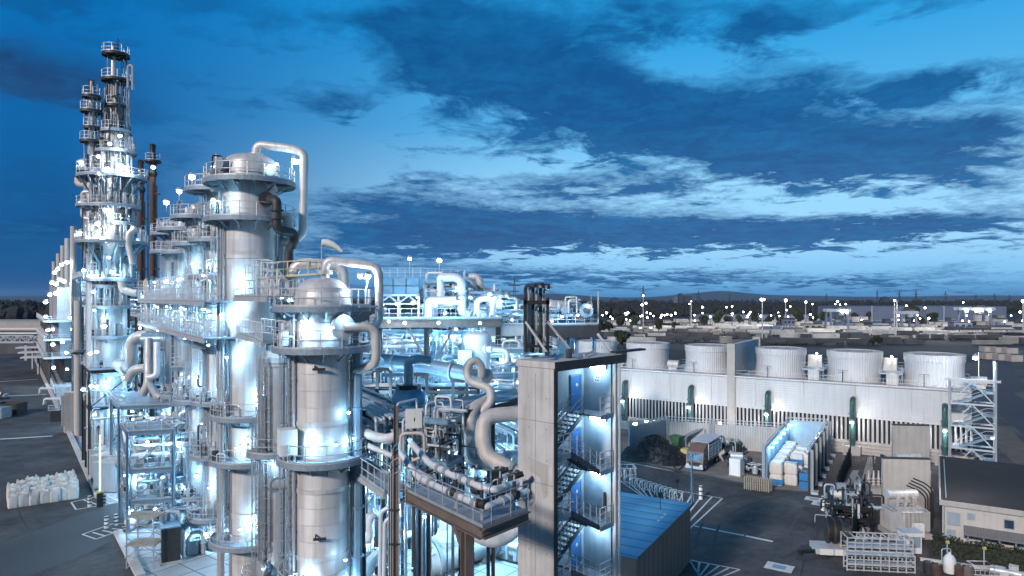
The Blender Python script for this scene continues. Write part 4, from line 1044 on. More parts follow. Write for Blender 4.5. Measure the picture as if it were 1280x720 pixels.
# other machines in the bay
def machine_bits(name, c, label, cat, seed, mats, n=12, ext=(2, 1.5, 1.6), group=None):
    rs = random.Random(seed); t = thing(name, label, cat, c, group); c = V(c); ex, ey, ez = ext; rz = rs.uniform(-.7, -.5)
    Rz = Matrix.Rotation(rz, 3, 'Z')
    part('skid', MB().box(c + V((0, 0, .12)), (ex * 2, ey * 2, .2), rz), M['dark'], t, smooth=False)
    for k in range(n):
        p = c + Rz @ V((rs.uniform(-ex, ex) * .8, rs.uniform(-ey, ey) * .8, 0)); h = rs.uniform(.4, 1) * ez; q = rs.random(); m = MB()
        if q < .3: m.cyl(p + V((0, 0, .2)), p + V((0, 0, h)), rs.uniform(.18, .4) * min(1, ey), n=12); m.ball(p + V((0, 0, h)), .2 * min(1, ey), 8); nm = 'tank'
        elif q < .55: m.box(p + V((0, 0, .2 + h * .4)), (rs.uniform(.4, 1.1), rs.uniform(.4, .9), h * .8), rz); nm = 'housing'
        elif q < .8:
            q2 = c + Rz @ V((rs.uniform(-ex, ex), rs.uniform(-ey, ey), 0)); m.tube([p + V((0, 0, .2)), p + V((0, 0, h)), V((q2.x, q2.y, c.z + h)), V((q2.x, q2.y, c.z + .2))], rs.uniform(.05, .11), 7, .25); nm = 'pipe'
        else:
            d = Rz @ V((rs.choice((-1, 1)), 0, 0)); m.cyl(p + V((0, 0, h * .7)) - d * .5, p + V((0, 0, h * .7)) + d * .5, rs.uniform(.2, .38), n=14); nm = 'motor'
        part(nm, m, M[rs.choice(mats)], t)
    return t
machine_bits('pump_trailer', G(912, 566), 'cluttered pump trailer with dark green frames behind the truck', 'pump', 31, ['dark', 'green', 'galv', 'galv2', 'dark'], 26, (2.3, 1.6, 2.4))
machine_bits('scrap_skid', G(941, 590), 'jumbled skid of pipes and machine parts beside the goods bay', 'machine', 32, ['galv', 'whitep', 'dark', 'galv2', 'cabinet'], 26, (2.6, 1.8, 1.5))
machine_bits('hose_pump', G(926, 583), 'low pump set with pale tanks behind the white tank', 'pump', 37, ['galv', 'dark', 'tan', 'galv2'], 16, (1.6, 1.3, 1.5))
c = G(921, 594); t = thing('liquid_tank', 'white tote tank with round grey drum on top beside the scrap', 'tank', c)
part('tank_body', MB().box(c + V((0, 0, 1.2)), (1.5, 1.5, 2.3), R(-40)), M['whitep'], t, smooth=False); part('drum', MB().cyl(c + V((-.8, .2, 2.6)), c + V((.7, -.3, 2.6)), .55, n=16), M['galv'], t); part('plinth', MB().box(c + V((0, 0, .06)), (1.7, 1.7, .12), R(-40)), M['wood'], t, smooth=False)
c = G(908, 577); t = thing('excavator_grab', 'brown two-jawed grab lying open on the yard floor', 'grab', c)
for s in (-1, 1): part('jaw', MB().tube([c + V((s * .2, 0, 1.6)), c + V((s * 1.1, -.2, 1.0)), c + V((s * .5, -.3, .1))], [.3, .35, .1], 8), M['tan'], t)
part('hinge', MB().cyl(c + V((-.4, 0, 1.6)), c + V((.4, 0, 1.6)), .35, n=12), M['dark'], t)
c = G(858, 575); t = thing('yellow_bin', 'pale yellow waste bin beside the brown truck cab', 'bin', c)
part('bin_body', MB().box(c + V((0, 0, .8)), (1.3, 1.2, 1.5), R(-35)), M['yellow'], t, smooth=False); part('lid', MB().box(c + V((0, 0, 1.6)), (1.4, 1.3, .12), R(-35)), M['yellow'], t, smooth=False)
m = MB(); pts = [G(846, 588 ), G(838, 580), G(848, 576), G(855, 583), G(846, 590), G(832, 586), G(852, 592)]
solo('hose', MB().tube([p + V((0, 0, .1)) for p in pts], .09, 6, 1.5), M['rubber'], 'loose black hose coiled on the floor before the truck', 'hose')
c = G(855, 562); t = thing('conveyor', 'sloping conveyor belt reaching up over the green hopper', 'conveyor', c)
part('belt_frame', MB().beam(c + V((-2, 0, 1.2)), c + V((5, 2.2, 3.6)), .7, .25), M['galv2'], t, smooth=False)
for a in (.3, 3.6): part('leg', MB().beam(c + V((a, a * .31, 0)), c + V((a, a * .31, 1.9 + a * .3)), .14), M['galv2'], t, smooth=False)
c = G(846, 562); t = thing('hopper', 'small green hopper behind the coal heap', 'hopper', c); part('funnel', MB().cyl(c + V((0, 0, .6)), c + V((0, 0, 2.2)), .5, 1.3, 4), mat('green_paint', (.08, .22, .09), .6, 0, .2), t, smooth=False); part('stand', MB().box(c + V((0, 0, .35)), (1, 1, .7)), M['dark'], t, smooth=False)
# striped barrier posts
def bollard(px, py, label, group, h=1.1, r=.16):
    c = G(px, py); t = thing('striped_bollard', label, 'bollard', c, group)
    part('post', MB().cyl(c, c + V((0, 0, h)), r, n=10), M['whitep'], t)
    for z in (.3, .62, .94): part('band', MB().cyl(c + V((0, 0, z * h - .07)), c + V((0, 0, z * h + .07)), r + .012, n=10), M['black'], t)
for (px, py, lb) in ((876, 624, 'black and white striped bollard in the hatched triangle behind the corrugated shed'), (1029, 638, 'striped bollard standing by itself before the cable drums'), (1044, 636, 'striped bollard touching the valve frame behind the cable drums')): bollard(px, py, lb, 'striped bollards of the yard', 1.6, .22)
# ---------------------------------------------------------------- transformer bays
def firewall(c, w_, h_, label):
    t = thing('fire_wall', label, 'wall', c); d = V((.995, -.10, 0))
    part('panel', MB().beam(c - d * w_ / 2 + V((0, 0, h_ / 2)), c + d * w_ / 2 + V((0, 0, h_ / 2)), .45, h_), M['conc'], t, smooth=False)
    part('cap', MB().beam(c - d * w_ / 2 + V((0, 0, h_ + .06)), c + d * w_ / 2 + V((0, 0, h_ + .06)), .55, .14), M['dark'], t, smooth=False)
    return t
W1 = G(1132, 636); W2 = G(1138, 596)
firewall(W1, 5.1, 5.7, 'pale concrete fire wall standing directly behind the finned transformer')
firewall(W2, 4.6, 6.9, 'taller concrete fire wall next to the cooling tower louvres')
def transformer(c, label):
    t = thing('transformer', label, 'transformer', c, 'power transformers between fire walls'); c = V(c)
    part('plinth', MB().box(c + V((0, 0, .25)), (3.8, 3.0, .5)), M['conc'], t, smooth=False)
    part('tank_body', MB().box(c + V((0, 0, 1.7)), (2.6, 1.9, 2.4)), M['clad2'], t, smooth=False)
    for s in (-1, 1):
        m = MB()
        for k in range(7): m.box(c + V((s * 1.65, -.9 + k * .3, 1.6)), (.7, .06, 2.0))
        m.tube([c + V((s * 1.65, -1, 2.7)), c + V((s * 1.65, 1, 2.7))], .1, 8); part('radiator', m, M['clad2'], t, smooth=False)
    m = MB()
    for k in range(5): m.box(c + V((-.8 + k * .4, -1.15, 1.6)), (.07, .5, 1.9))
    m.tube([c + V((-1, -1.2, 2.6)), c + V((1, -1.2, 2.6))], .1, 8); part('radiator', m, M['clad'], t, smooth=False)
    for k in range(3):
        a = c + V((-.8 + k * .8, -.1, 2.9)); m = MB(); m.tube([a, a + V((0, -.25, 1.1))], .12, 10)
        for q in range(4): m.cyl(a + V((0, -.06 * (q + .6), .2 + q * .22)), a + V((0, -.06 * (q + .6), .26 + q * .22)), .26, n=12)
        part('bushing', m, M['tan'], t)
    part('conservator', MB().cyl(c + V((-1.5, .6, 3.9)), c + V((1.5, .6, 3.9)), .48, n=18), M['clad'], t)
    for s in (-1, 1): part('strut', MB().beam(c + V((s * 1.1, .6, 2.9)), c + V((s * 1.1, .6, 3.6)), .16), M['clad2'], t, smooth=False)
    part('feed_pipe', MB().tube([c + V((.4, .6, 3.5)), c + V((.4, .3, 3.1)), c + V((.2, 0, 2.9))], .08, 8), M['galv'], t)
    part('control_box', MB().box(c + V((.3, -1.75, 1.0)), (1.0, .45, 1.3)), M['whitep'], t, smooth=False)
transformer(G(1131, 668), 'finned power transformer in front of the concrete fire wall')
transformer(G(1138, 612) , 'power transformer between the two fire walls with only its top drum showing')
c = G(1137, 690); t = thing('control_cabinet', 'white control cabinet in front of the finned transformer', 'cabinet', c)
part('cabinet_body', MB().box(c + V((0, 0, 1.0)), (1.7, 1.0, 2.0)), M['whitep'], t, smooth=False); part('louvre', MB().box(c + V((.2, -.52, 1.1)), (1.0, .05, 1.0)), M['cabinet'], t, smooth=False); part('roof', MB().box(c + V((0, 0, 2.05)), (1.85, 1.15, .1)), M['galv'], t, smooth=False)
m = MB(); c = G(1157, 660)
t = thing('cable_riser', 'black bundle of bent cables rising behind the transformer', 'cable', c)
for k in range(4):
    o = V((k * .24, 0, 0)); part('cable', MB().tube([c + o, c + o + V((0, 0, 3.2 + .25 * k)), c + o + V((-.35, .5, 3.7 + .25 * k)), c + o + V((-.4, 2.6, 3.7 + .25 * k))], .08, 7, .4), M['rubber'], t)
c = G(1092, 618)
t = thing('switchgear_post', 'small pale switchgear on a concrete plinth behind the gravel strip', 'switchgear', c)
part('plinth', MB().box(c + V((0, 0, .5)), (2.6, 2.0, 1.0)), M['conc'], t, smooth=False)
for k in range(3): part('insulator', MB().lathe(c + V((-.6 + k * .6, 0, 0)), [(.12, 1), (.26, 1.2), (.12, 1.35), (.26, 1.55), (.12, 1.7), (.26, 1.9), (.12, 2.1), (.1, 2.9), (.01, 2.9)], 10), M['tan'], t)
part('frame', MB().beam(c + V((1.4, -.5, 0)), c + V((1.4, -.5, 4.6)), .2).beam(c + V((1.4, .8, 0)), c + V((1.4, .8, 4.6)), .2).beam(c + V((1.4, -.6, 4.6)), c + V((1.4, .9, 4.6)), .2).beam(c + V((1.4, -.5, 0)), c + V((1.4, .8, 4.6)), .1), M['dark'], t, smooth=False)
# gravel strips, fences, drums, grid racks
struct('gravel', MB().sheet([G(1066, 640), G(1078, 637), G(1095, 571), G(1085, 571)], .03), M['gravel'], 'stuff')
struct('gravel', MB().sheet([G(1050, 618), G(1062, 618), G(1074, 588), G(1066, 588)], .03), M['gravel'], 'stuff')
struct('gravel', MB().sheet([G(1068, 690), G(1082, 690), G(1093, 632), G(1082, 630)], .034), M['gravel'], 'stuff')
struct('bay_floor', MB().sheet([G(1082, 690), G(1160, 700), G(1172, 600), G(1100, 590), G(1093, 632)], .024), mat('oily_floor', (.06, .052, .048), .85, 0, .35, .5), 'structure')
def fence(a, b, h, label, m='dark'):
    a, b = V(a), V(b); t = thing('mesh_fence', label, 'fence', (a + b) / 2); d = (b - a).normalized(); L_ = (b - a).length; mb = MB(); k = 0
    while k < L_:
        p = a + d * k; mb.beam(p, p + V((0, 0, h)), .03); k += .22
    for q in range(int(h / .35) + 1): z = min(h, q * .35 + .02); mb.beam(a + V((0, 0, z)), b + V((0, 0, z)), .03)
    part('mesh', mb, M[m], t, smooth=False)
    n = max(2, int(L_ / 2.6))
    for q in range(n + 1): p = a + (b - a) * (q / n); part('post', MB().beam(p, p + V((0, 0, h + .15)), .12), M[m], t, smooth=False)
fence(G(1046, 622), G(1063, 580), 2.6, 'dark mesh fence along the gravel beside the goods bay road')
fence(G(1065, 690), G(1081, 626), 3.0, 'dark mesh fence running behind the cable drums')
fence(G(1064, 582), G(1150, 590), 1.6, 'low dark fence at the foot of the cooling building')
def drum(c, r, w_, label, m):
    t = thing('cable_drum', label, 'cable drum', c, 'cable drums on the trailer'); c = V(c); d = V((.97, -.25, 0))
    for s in (-1, 1):
        mb = MB(); p = c + d * (s * w_ / 2) + V((0, 0, r + .75)); mb.cyl(p - d * .06, p + d * .06, r, n=28); part('flange', mb, M['dark'], t)
    mb = MB(); mb.cyl(c - d * w_ / 2 + V((0, 0, r + .75)), c + d * w_ / 2 + V((0, 0, r + .75)), r * .8, n=24); part('cable', mb, M[m], t)
for k, (px, lb, mm) in enumerate(((1037, 'black cable drum on the outer end of the trailer', 'rubber'), (1046.5, 'black cable drum in the middle of the trailer', 'rubber'), (1056, 'cable drum with bluish cable next to the mesh fence', 'dark'))):
    drum(G(px, 688 + k), 1.15, .55, lb, mm)
c = G(1048, 695); t = thing('drum_trailer', 'pale low trailer with a dark drawbar carrying three cable drums', 'trailer', c)
part('bed', MB().box(c + V((0, .6, .5)), (4.0, 2.2, .5), R(-8)), M['clad'], t, smooth=False); part('drawbar', MB().cyl(c + V((-3.4, .1, .4)), c + V((-1.9, .3, .4)), .14, n=8).cyl(c + V((-3.5, .1, .2)), c + V((-3.5, .1, .6)), .25, n=10), M['black'], t)
for k in range(3): part('side_panel', MB().box(c + V((-1.3 + k * 1.3, -.58 - k * .17 + .12, .55)), (1.2, .08, .55), R(-8)), M['whitep'], t, smooth=False)
for a in (-1.2, 1.2):
    part('wheel', MB().cyl(c + V((a, -.45, .28)), c + V((a, -.2, .28)), .28, n=14), M['rubber'], t)
def gridrack(c, n1, n2, w_, h_, dp, label, rz):
    t = thing('grid_rack', label, 'rack', c, 'pale grid racks'); Rz = Matrix.Rotation(rz, 3, 'Z'); c = V(c)
    for yy in (0, dp):
        m = MB()
        for k in range(n1 + 1): x = -w_ / 2 + w_ * k / n1; m.beam(c + Rz @ V((x, yy, 0)), c + Rz @ V((x, yy, h_)), .09)
        for k in range(n2 + 1): z = .08 + (h_ - .1) * k / n2; m.beam(c + Rz @ V((-w_ / 2, yy, z)), c + Rz @ V((w_ / 2, yy, z)), .08)
        part('grid', m, M['clad'], t, smooth=False)
    m = MB()
    for k in range(n1 + 1):
        x = -w_ / 2 + w_ * k / n1; m.beam(c + Rz @ V((x, 0, h_)), c + Rz @ V((x, dp, h_)), .08)
    part('top_bar', m, M['clad'], t, smooth=False)
    for z in (.6, 1.4): part('shelf', MB().box(c + Rz @ V((0, dp / 2, z)), (w_ * .96, dp * .9, .06), rz), M['galv'], t, smooth=False)
gridrack(G(1100, 704), 8, 5, 5.6, 2.2, 1.6, 'large pale grid rack before the transformer bay', R(-7))
gridrack(G(1101, 715), 8, 3, 5.6, 1.5, .8, 'lower pale grid rack in front of the large one', R(-7))
# plastered service building
c1 = G(1178, 681); ux = V((.845, -.535, 0)); uy = V((.535, .845, 0))
BW, BDp, BH = 8.6, 20.8, 3.9
def sb_(x, y, z): return c1 + ux * x + uy * y + V((0, 0, z))
bd = thing('service_building', 'low beige plastered building with flat dark felt roof', 'building', sb_(BW / 2, BDp / 2, 0))
rzs = math.atan2(ux.y, ux.x)
part('wall', MB().prism([sb_(0, 0, 0), sb_(BW, 0, 0), sb_(BW, BDp, 0), sb_(0, BDp, 0)], 0, BH), M['plaster'], bd, smooth=False)
part('fascia', MB().prism([sb_(-.25, -.25, 0), sb_(BW + .25, -.25, 0), sb_(BW + .25, BDp + .25, 0), sb_(-.25, BDp + .25, 0)], BH + .003, BH + .5), M['conc'], bd, smooth=False)
part('roof', MB().prism([sb_(-.1, -.1, 0), sb_(BW + .1, -.1, 0), sb_(BW + .1, BDp + .1, 0), sb_(-.1, BDp + .1, 0)], BH + .5, BH + .54), M['felt'], bd, smooth=False)
for (x, z, w_, h_, mm) in ((.9, 2.7, .95, 1.1, 'cabinet'), (2.3, 3.15, .5, .45, 'cabinet'), (5.2, 2.95, .7, .75, 'glass'), (7.9, 2.6, .95, 1.1, 'cabinet'), (.7, .9, .6, 1.3, 'cabinet')):
    f = part('window', MB().box(sb_(x, -.04, z), (w_ + .14, .1, h_ + .14), rzs), M['galv2'], bd, smooth=False); part('pane', MB().box(sb_(x, -.1, z), (w_, .05, h_), rzs), M[mm], f, smooth=False)
m = MB(); m.add([sb_(1.7, -.05, 2.15), sb_(7.0, -.05, 2.15), sb_(7.0, -1.5, 1.75), sb_(1.7, -1.5, 1.75)], [(0, 1, 2, 3)]).add([sb_(1.7, -.05, 2.25), sb_(7.0, -.05, 2.25), sb_(7.0, -1.5, 1.85), sb_(1.7, -1.5, 1.85)], [(3, 2, 1, 0)])
m.beam(sb_(1.7, -1.5, 1.8), sb_(7, -1.5, 1.8), .12, .14)
part('canopy', m, corr_mat('canopy_sheet', (.22, .21, .21), 4, (.845, -.535)), bd, smooth=False)
m = MB()
for k in range(5): m.beam(sb_(2.0 + k * 1.2, -1.4, 0), sb_(2.0 + k * 1.2, -1.4, 1.8), .09)
for z in (.7, 1.2): m.beam(sb_(2.0, -1.4, z), sb_(6.8, -1.4, z), .07)
m.beam(sb_(5.6, -1.4, 0), sb_(6.8, -1.4, 1.2), .06)
part('canopy_frame', m, M['galv2'], bd, smooth=False)
part('downpipe', MB().tube([sb_(.15, -.32, BH), sb_(.15, -.15, BH - .3), sb_(.15, -.15, 0)], .06, 8), M['galv2'], bd)
for k in range(5): part('side_window', MB().box(sb_(-.05, 2.2 + k * 3.8, 2.5), (.1, 1.2, 1.2), rzs), M['glass'], bd, smooth=False)
part('roof_rail', MB().tube([sb_(.3, .5, BH + .6), sb_(.3, BDp - 2, BH + .6)], .05, 6), M['galv2'], bd)
# hedge and the row of drums and carts at the lower edge
hc = [G(1166, 690), G(1330, 716)]; hd = (hc[1] - hc[0]).normalized(); hn = V((-hd.y, hd.x, 0)); m = MB(); rs = random.Random(8)
L_ = (hc[1] - hc[0]).length
for _ in range(5200):
    t = rs.random() * L_; s = rs.uniform(-.75, .75); z = rs.uniform(.05, 1.55 + .15 * math.sin(t * 1.7) + .1 * math.sin(t * 4))
    if abs(s) < .45 and z < 1.1: continue
    p = hc[0] + hd * t + hn * s + V((0, 0, z)); a = V((rs.gauss(0, 1), rs.gauss(0, 1), rs.gauss(0, 1))).normalized(); b = a.cross(V((rs.gauss(0, 1), rs.gauss(0, 1), 1))).normalized(); l = rs.uniform(.07, .15)
    m.add([p - a * l, p - b * l * .6, p + a * l, p + b * l * .6], [(0, 1, 2, 3)])
m.beam(hc[0] + V((0, 0, .6)), hc[1] + V((0, 0, .6)), .9, 1.15)
solo('hedge', m, M['leafn'], 'dense dark hedge in front of the beige building', 'hedge', smooth=False)
for (px, py) in ((1184, 698), (1230, 706)):
    c = G(px, py); t = thing('post_box', 'small yellow marker post poking out of the dark hedge, ' + ('nearer its rounded end' if px < 1200 else 'midway along it'), 'marker', c); part('post', MB().cyl(c, c + V((0, 0, 1.4)), .06, n=8), M['galv'], t); part('head', MB().box(c + V((0, -.05, 1.5)), (.24, .2, .24)), M['yellow'], t, smooth=False)
struct('paved_kerb', MB().beam(G(1150, 700) + V((0, 0, .1)), G(1330, 726) + V((0, 0, .1)), .4, .2), M['kerb'])
for k, (px, py, mm, lb) in enumerate(((1161, 716, 'dark', 'black ridged oil drum with clutter next to the grid rack'), (1171, 719, 'rust', 'rusty oil drum between black drum and white canister'), (1199, 720, 'rust', 'rusty oil drum on the hedge side of the white canister'), (1210, 722, 'brown', 'brown oil drum beside the wire trolley'))):
    c = G(px, py); t = thing('oil_drum', lb, 'oil drum', c, 'oil drums along the kerb')
    part('drum_body', MB().lathe(c, [(.01, .02), (.42, .02), (.42, .3), (.45, .33), (.42, .36), (.42, .62), (.45, .65), (.42, .68), (.42, .95), (.40, .97), (.38, .93), (.01, .93)], 20), M[mm], t); part('lid_plug', MB().cyl(c + V((.2, 0, .93)), c + V((.2, 0, .99)), .06, n=8), M['galv'], t)
c = G(1187, 717); t = thing('white_canister', 'upright white canister trolley among the oil drums', 'canister', c)
part('bottle', MB().lathe(c, [(.01, .1), (.45, .1), (.48, .3), (.48, 1.3), (.3, 1.6), (.12, 1.7), (.12, 1.85), (.01, 1.85)], 18), M['whitep'], t); part('trolley', MB().tube([c + V((-.4, .4, .1)), c + V((-.4, .45, 2.0)), c + V((.4, .45, 2.0)), c + V((.4, .4, .1))], .04, 6, .2), M['galv'], t)
c = G(1226, 722); t = thing('wire_trolley', 'empty wire trolley with bright tubular handle by the hedge', 'trolley', c)
m = MB(); 
for z in (.4, 1.2): m.tube([c + V((-.8, -.4, z)), c + V((.8, -.6, z)), c + V((.8, .5, z)), c + V((-.8, .6, z)), c + V((-.8, -.4, z))], .045, 6)
for x in (-.8, -.4, 0, .4, .8): m.beam(c + V((x, -.5, .4)), c + V((x, -.5, 1.2)), .04)
part('basket', m, M['clad'], t)
for x in (-.7, .7):
    for y in (-.4, .4): part('wheel', MB().cyl(c + V((x, y - .05, .16)), c + V((x, y + .05, .16)), .16, n=10), M['rubber'], t)
machine_bits('gas_bottle_cart', G(1256, 724), 'cart of pale gas bottles near the end of the hedge', 'cart', 55, ['whitep', 'clad', 'galv'], 10, (.9, .7, 1.3))
c = V((46, 70, 0)); light((44, 66, 9), 900, (1, .93, .86), .4)
# ================================================================ concrete stair tower with open stair
TA = V((2.25, 36, 0)); tp_u = V((-.75, .66, 0)).normalized(); tq = V((.66, .75, 0)).normalized()
TL, TM = 2.55, 6.3; TZ = 20.5
def tw(p, q, z): return TA + tp_u * p + tq * q + V((0, 0, z))
rzq = math.atan2(tq.y, tq.x)
tt = thing('stair_tower', 'tall pale concrete stair tower with an open lit side of steel stairs', 'stair tower', tw(TL / 2, TM / 2, 0))
def pr(mb, p0, p1, q0, q1, z0, z1): return mb.prism([tw(p0, q0, 0), tw(p0, q1, 0), tw(p1, q1, 0), tw(p1, q0, 0)], z0, z1)
part('wall', pr(MB(), 0, TL, 0, .3, 0, TZ - .35), M['tower'], tt, smooth=False)
part('patch', MB().add([tw(.35, -.004, 14.9), tw(1.75, -.004, 15.1), tw(1.7, -.004, 14.4), tw(.95, -.004, 14.1), tw(.7, -.004, 13.0), tw(.4, -.004, 13.2)], [(0, 5, 4, 3, 2, 1)]), M['conc'], tt, smooth=False)
m = MB()
for z in (3.6, 7.0, 10.4, 13.8, 17.2): m.box(tw(TL / 2, -.002, z), (TL - .02, .008, .035), rzq + math.pi / 2)
for q in (TL * .5,): m.box(tw(q, -.002, TZ / 2 - .3), (.03, .008, TZ - .8), rzq + math.pi / 2)
for z in range(12):
    for p in (.5, 1.75): m.box(tw(p, -.002, 1.5 + z * 1.7), (.07, .008, .07), rzq + math.pi / 2)
part('formwork_joint', m, mat('dark_joint_concrete', (.25, .24, .235), .9, 0, .2, 2), tt, smooth=False)  # joint strips in slightly darker concrete
part('rear_wall', pr(MB(), TL - .3, TL, .303, TM - .3, 0, TZ - .35), M['inwall'], tt, smooth=False)
part('end_wall', pr(MB(), .25, TL, TM - .297, TM, 0, TZ - .35), M['inwall'], tt, smooth=False)
part('roof', pr(MB(), -.12, TL + .1, -.06, TM + .75, TZ - .345, TZ), M['tower'], tt, smooth=False)
part('roof_edge', pr(MB(), -.16, -.123, -.06, TM + .75, TZ - .5, TZ + .02), M['dark'], tt, smooth=False)
part('corner_edge', pr(MB(), -.05, -.004, .0, .3, 0, TZ - .5), M['dark'], tt, smooth=False)
part('column', pr(MB(), -.05, .16, TM - .25, TM - .02, 0, TZ - .5), M['tan'], tt, smooth=False)
part('downpipe', MB().tube([tw(-.1, TM + .12, TZ - .6), tw(-.1, TM + .12, 0)], .07, 8), M['galv'], tt)
part('rain_gutter', MB().beam(tw(.6, TM + .5, TZ + .1), tw(.2, TM + 3.4, TZ + .15), .5, .12), M['dark'], tt, smooth=False)
ZK = 17.0; ST = 3.3
dk = mat('stair_steel', (.05, .075, .10), .5, .3, .25, 2)
QR, QL = 4.55, 1.6
for k in range(6):
    zr = ZK - k * ST; zl = zr - ST / 2
    if zr < 0: break
    m = pr(MB(), .05, TL - .33, QR, TM - .32, zr - .12, zr); pr(m, .02, .08, QR, TM - .32, zr - .26, zr + .02); part('landing', m, M['grate'], tt, smooth=False)
    m = pr(MB(), .05, TL - .33, .33, QL, zl - .12, zl); pr(m, .02, .08, .33, QL, zl - .3, zl + .02); part('landing', m, M['grate'], tt, smooth=False)
    for lane, (za, zb) in ((1.72, (zl, zr)), (.55, (zl, zr - ST))):
        if zb < -.5: continue
        m = MB(); n = 9
        for e in (-.46, .46): m.beam(tw(lane + e, QL, za - .05), tw(lane + e, QR, zb - .05), .05, .28)
        for i in range(n):
            t = (i + .5) / n; q = QL + (QR - QL) * t; z = za + (zb - za) * t + .06
            m.box(tw(lane, q, z), (.29, .9, .04), rzq)
        fl_ = part('flight', m, dk, tt, smooth=False)
        r = MB(); e = -.46 if lane < 1 else -.46
        r.rail([tw(lane + e, QL, za), tw(lane + e, QR, zb)], step=.75, toe=False, r=.028, mid=3)
        if lane > 1: r.rail([tw(lane + .46, QL, za), tw(lane + .46, QR, zb)], step=.75, toe=False, r=.028, mid=3)
        part('handrail', r, M['galv'], fl_, smooth=False)
    r = MB(); r.rail([tw(.06, QR, zr), tw(.06, TM - .4, zr)], step=.55, toe=False, r=.028, mid=3); part('railing', r, M['galv'], tt, smooth=False)
    r = MB(); r.rail([tw(.06, .36, zl), tw(.06, QL, zl)], step=.6, toe=False, r=.028, mid=3); r.rail([tw(1.1, QL, zl), tw(1.3, QL, zl)], step=.3, toe=False, r=.028); part('railing', r, M['galv'], tt, smooth=False)
    # door in the rear wall at landing level, bulkhead lamp on the end wall
    dq = 4.55
    d = part('door', MB().prism([tw(TL - .36, dq, 0), tw(TL - .36, dq + .98, 0), tw(TL - .306, dq + .98, 0), tw(TL - .306, dq, 0)], zr + .02, zr + 2.12), M['door'], tt, smooth=False)
    part('door_frame', MB().beam(tw(TL - .35, dq - .05, zr), tw(TL - .35, dq - .05, zr + 2.2), .09).beam(tw(TL - .35, dq + 1.03, zr), tw(TL - .35, dq + 1.03, zr + 2.2), .09).beam(tw(TL - .35, dq - .09, zr + 2.2), tw(TL - .35, dq + 1.07, zr + 2.2), .09), M['bluep'], d, smooth=False)
    part('door_sign', MB().cyl(tw(TL - .365, dq + .6, zr + 1.6), tw(TL - .375, dq + .6, zr + 1.6), .11, n=14), M['whitep'], d); part('door_handle', MB().box(tw(TL - .39, dq + .15, zr + 1.05), (.18, .05, .05), rzq), M['galv'], d, smooth=False)
    lz = zr + (2.75 if k == 0 else .9 - .0)
    if k == 0:
        part('notice', MB().prism([tw(1.0, TM - .31, 0), tw(1.5, TM - .31, 0), tw(1.5, TM - .302, 0), tw(1.0, TM - .302, 0)], zr + 1.75, zr + 2.2), M['whitep'], tt, smooth=False)
        m = MB()
        for i, (a, h_) in enumerate(((1.1, 1.85), (1.2, 1.85), (1.32, 1.85), (1.1, 2.02), (1.25, 2.02))): m.prism([tw(a, TM - .318, 0), tw(a + .07, TM - .318, 0), tw(a + .07, TM - .311, 0), tw(a, TM - .311, 0)], zr + h_, zr + h_ + .07)
        part('notice_text', m, M['black'], tt, smooth=False)
    for zz in ((zr + 2.75, zr - .45) if k == 0 else (zr - .45,)):
        b = part('bulkhead_lamp', MB().box(tw(1.15, TM - .36, zz), (.1, 1.15, .26), rzq), M['galv'], tt, smooth=False)
        part('lamp_glass', MB().box(tw(1.15, TM - .43, zz - .02), (.1, 1.0, .2), rzq), M['lamp'], b, smooth=False)
        l = light(tw(1.0, TM - .85, zz - .1), 85, (.42, .74, 1.0), .3); l.parent = b; l.location = V(l.location) - BASE[b.name]
m = MB(); m.cyl(tw(.6, TM - .45, ZK - ST * 2 + .6), tw(.6, TM - .45, ZK - ST * 2 + 1.7), .09, n=8); part('extinguisher', m, M['dark'], tt)
# rooftop pipe frame with raking struts
rf = thing('rooftop_pipe_frame', 'dark steel frame of bent pipes braced on the concrete tower roof', 'pipe frame', tw(1.6, 1.2, TZ))
fy = 37.6
def rp(px, py, Y=fy): return P(px, py, Y)
ftop = 384
m = MB()
m.beam(rp(658, 440), rp(656, 372), .16); m.beam(rp(684.5, 440), rp(684.5, 372), .16)
m.beam(rp(655, 378), rp(687, 378), .16, .22); m.beam(rp(655, 432), rp(690, 434), .14, .14)
m.beam(rp(664, 440, 38.6), rp(662, 372, 38.6), .13)
part('frame', m, M['black'], rf, smooth=False)
for (a, b) in (((657, 402), (684, 441)), ((684, 402), (713, 437))):
    m = MB(); m.beam(rp(*a, Y=fy - .1), rp(*b, Y=fy - .55 if b[0] < 700 else fy), .12); part('strut', m, M['clad2'], rf, smooth=False)
    part('strut_foot', MB().box(rp(b[0], b[1] + 1, fy - .55 if b[0] < 700 else fy), (.28, .28, .22)), M['dark'], rf, smooth=False)
m = MB(); m.beam(tw(-1.1 + 1.3, TM - 3.2, TZ + .18), tw(1.5, TM - .3, TZ + .18), .1, .1); part('strut', m, M['clad2'], rf, smooth=False)
for i, (px, yt, pxe) in enumerate(((656.5, 357, 670), (661, 359, 676), (666, 356, 679), (670.5, 359, 683), (675.5, 357, 686), (680, 360, 690))):
    m = MB(); yy = fy + .3 + .12 * i
    m.tube([rp(px, 441, yy), rp(px, yt, yy), rp(pxe, yt - .5, yy - 1.0), ], .075 if i % 2 else .1, 8, .35); part('pipe', m, M['clad2'] if i % 2 else M['dark'], rf)
for i, (px, y0, px1, y1) in enumerate(((670, 372, 676, 425), (676, 380, 682, 418), (664, 376, 686, 430))):
    part('pipe', MB().tube([rp(px, y0, fy + .9), rp(px, y1, fy + .9), rp(px1, y1 + 3, fy + .9), rp(px1, 441, fy + .9)], .07, 8, .3), M['clad2'], rf)
m = MB(); m.cyl(tw(.9, 2.6, TZ + .02), tw(.9, 2.6, TZ + .5), .18, n=10); part('vent_pipe', m, M['dark'], rf)
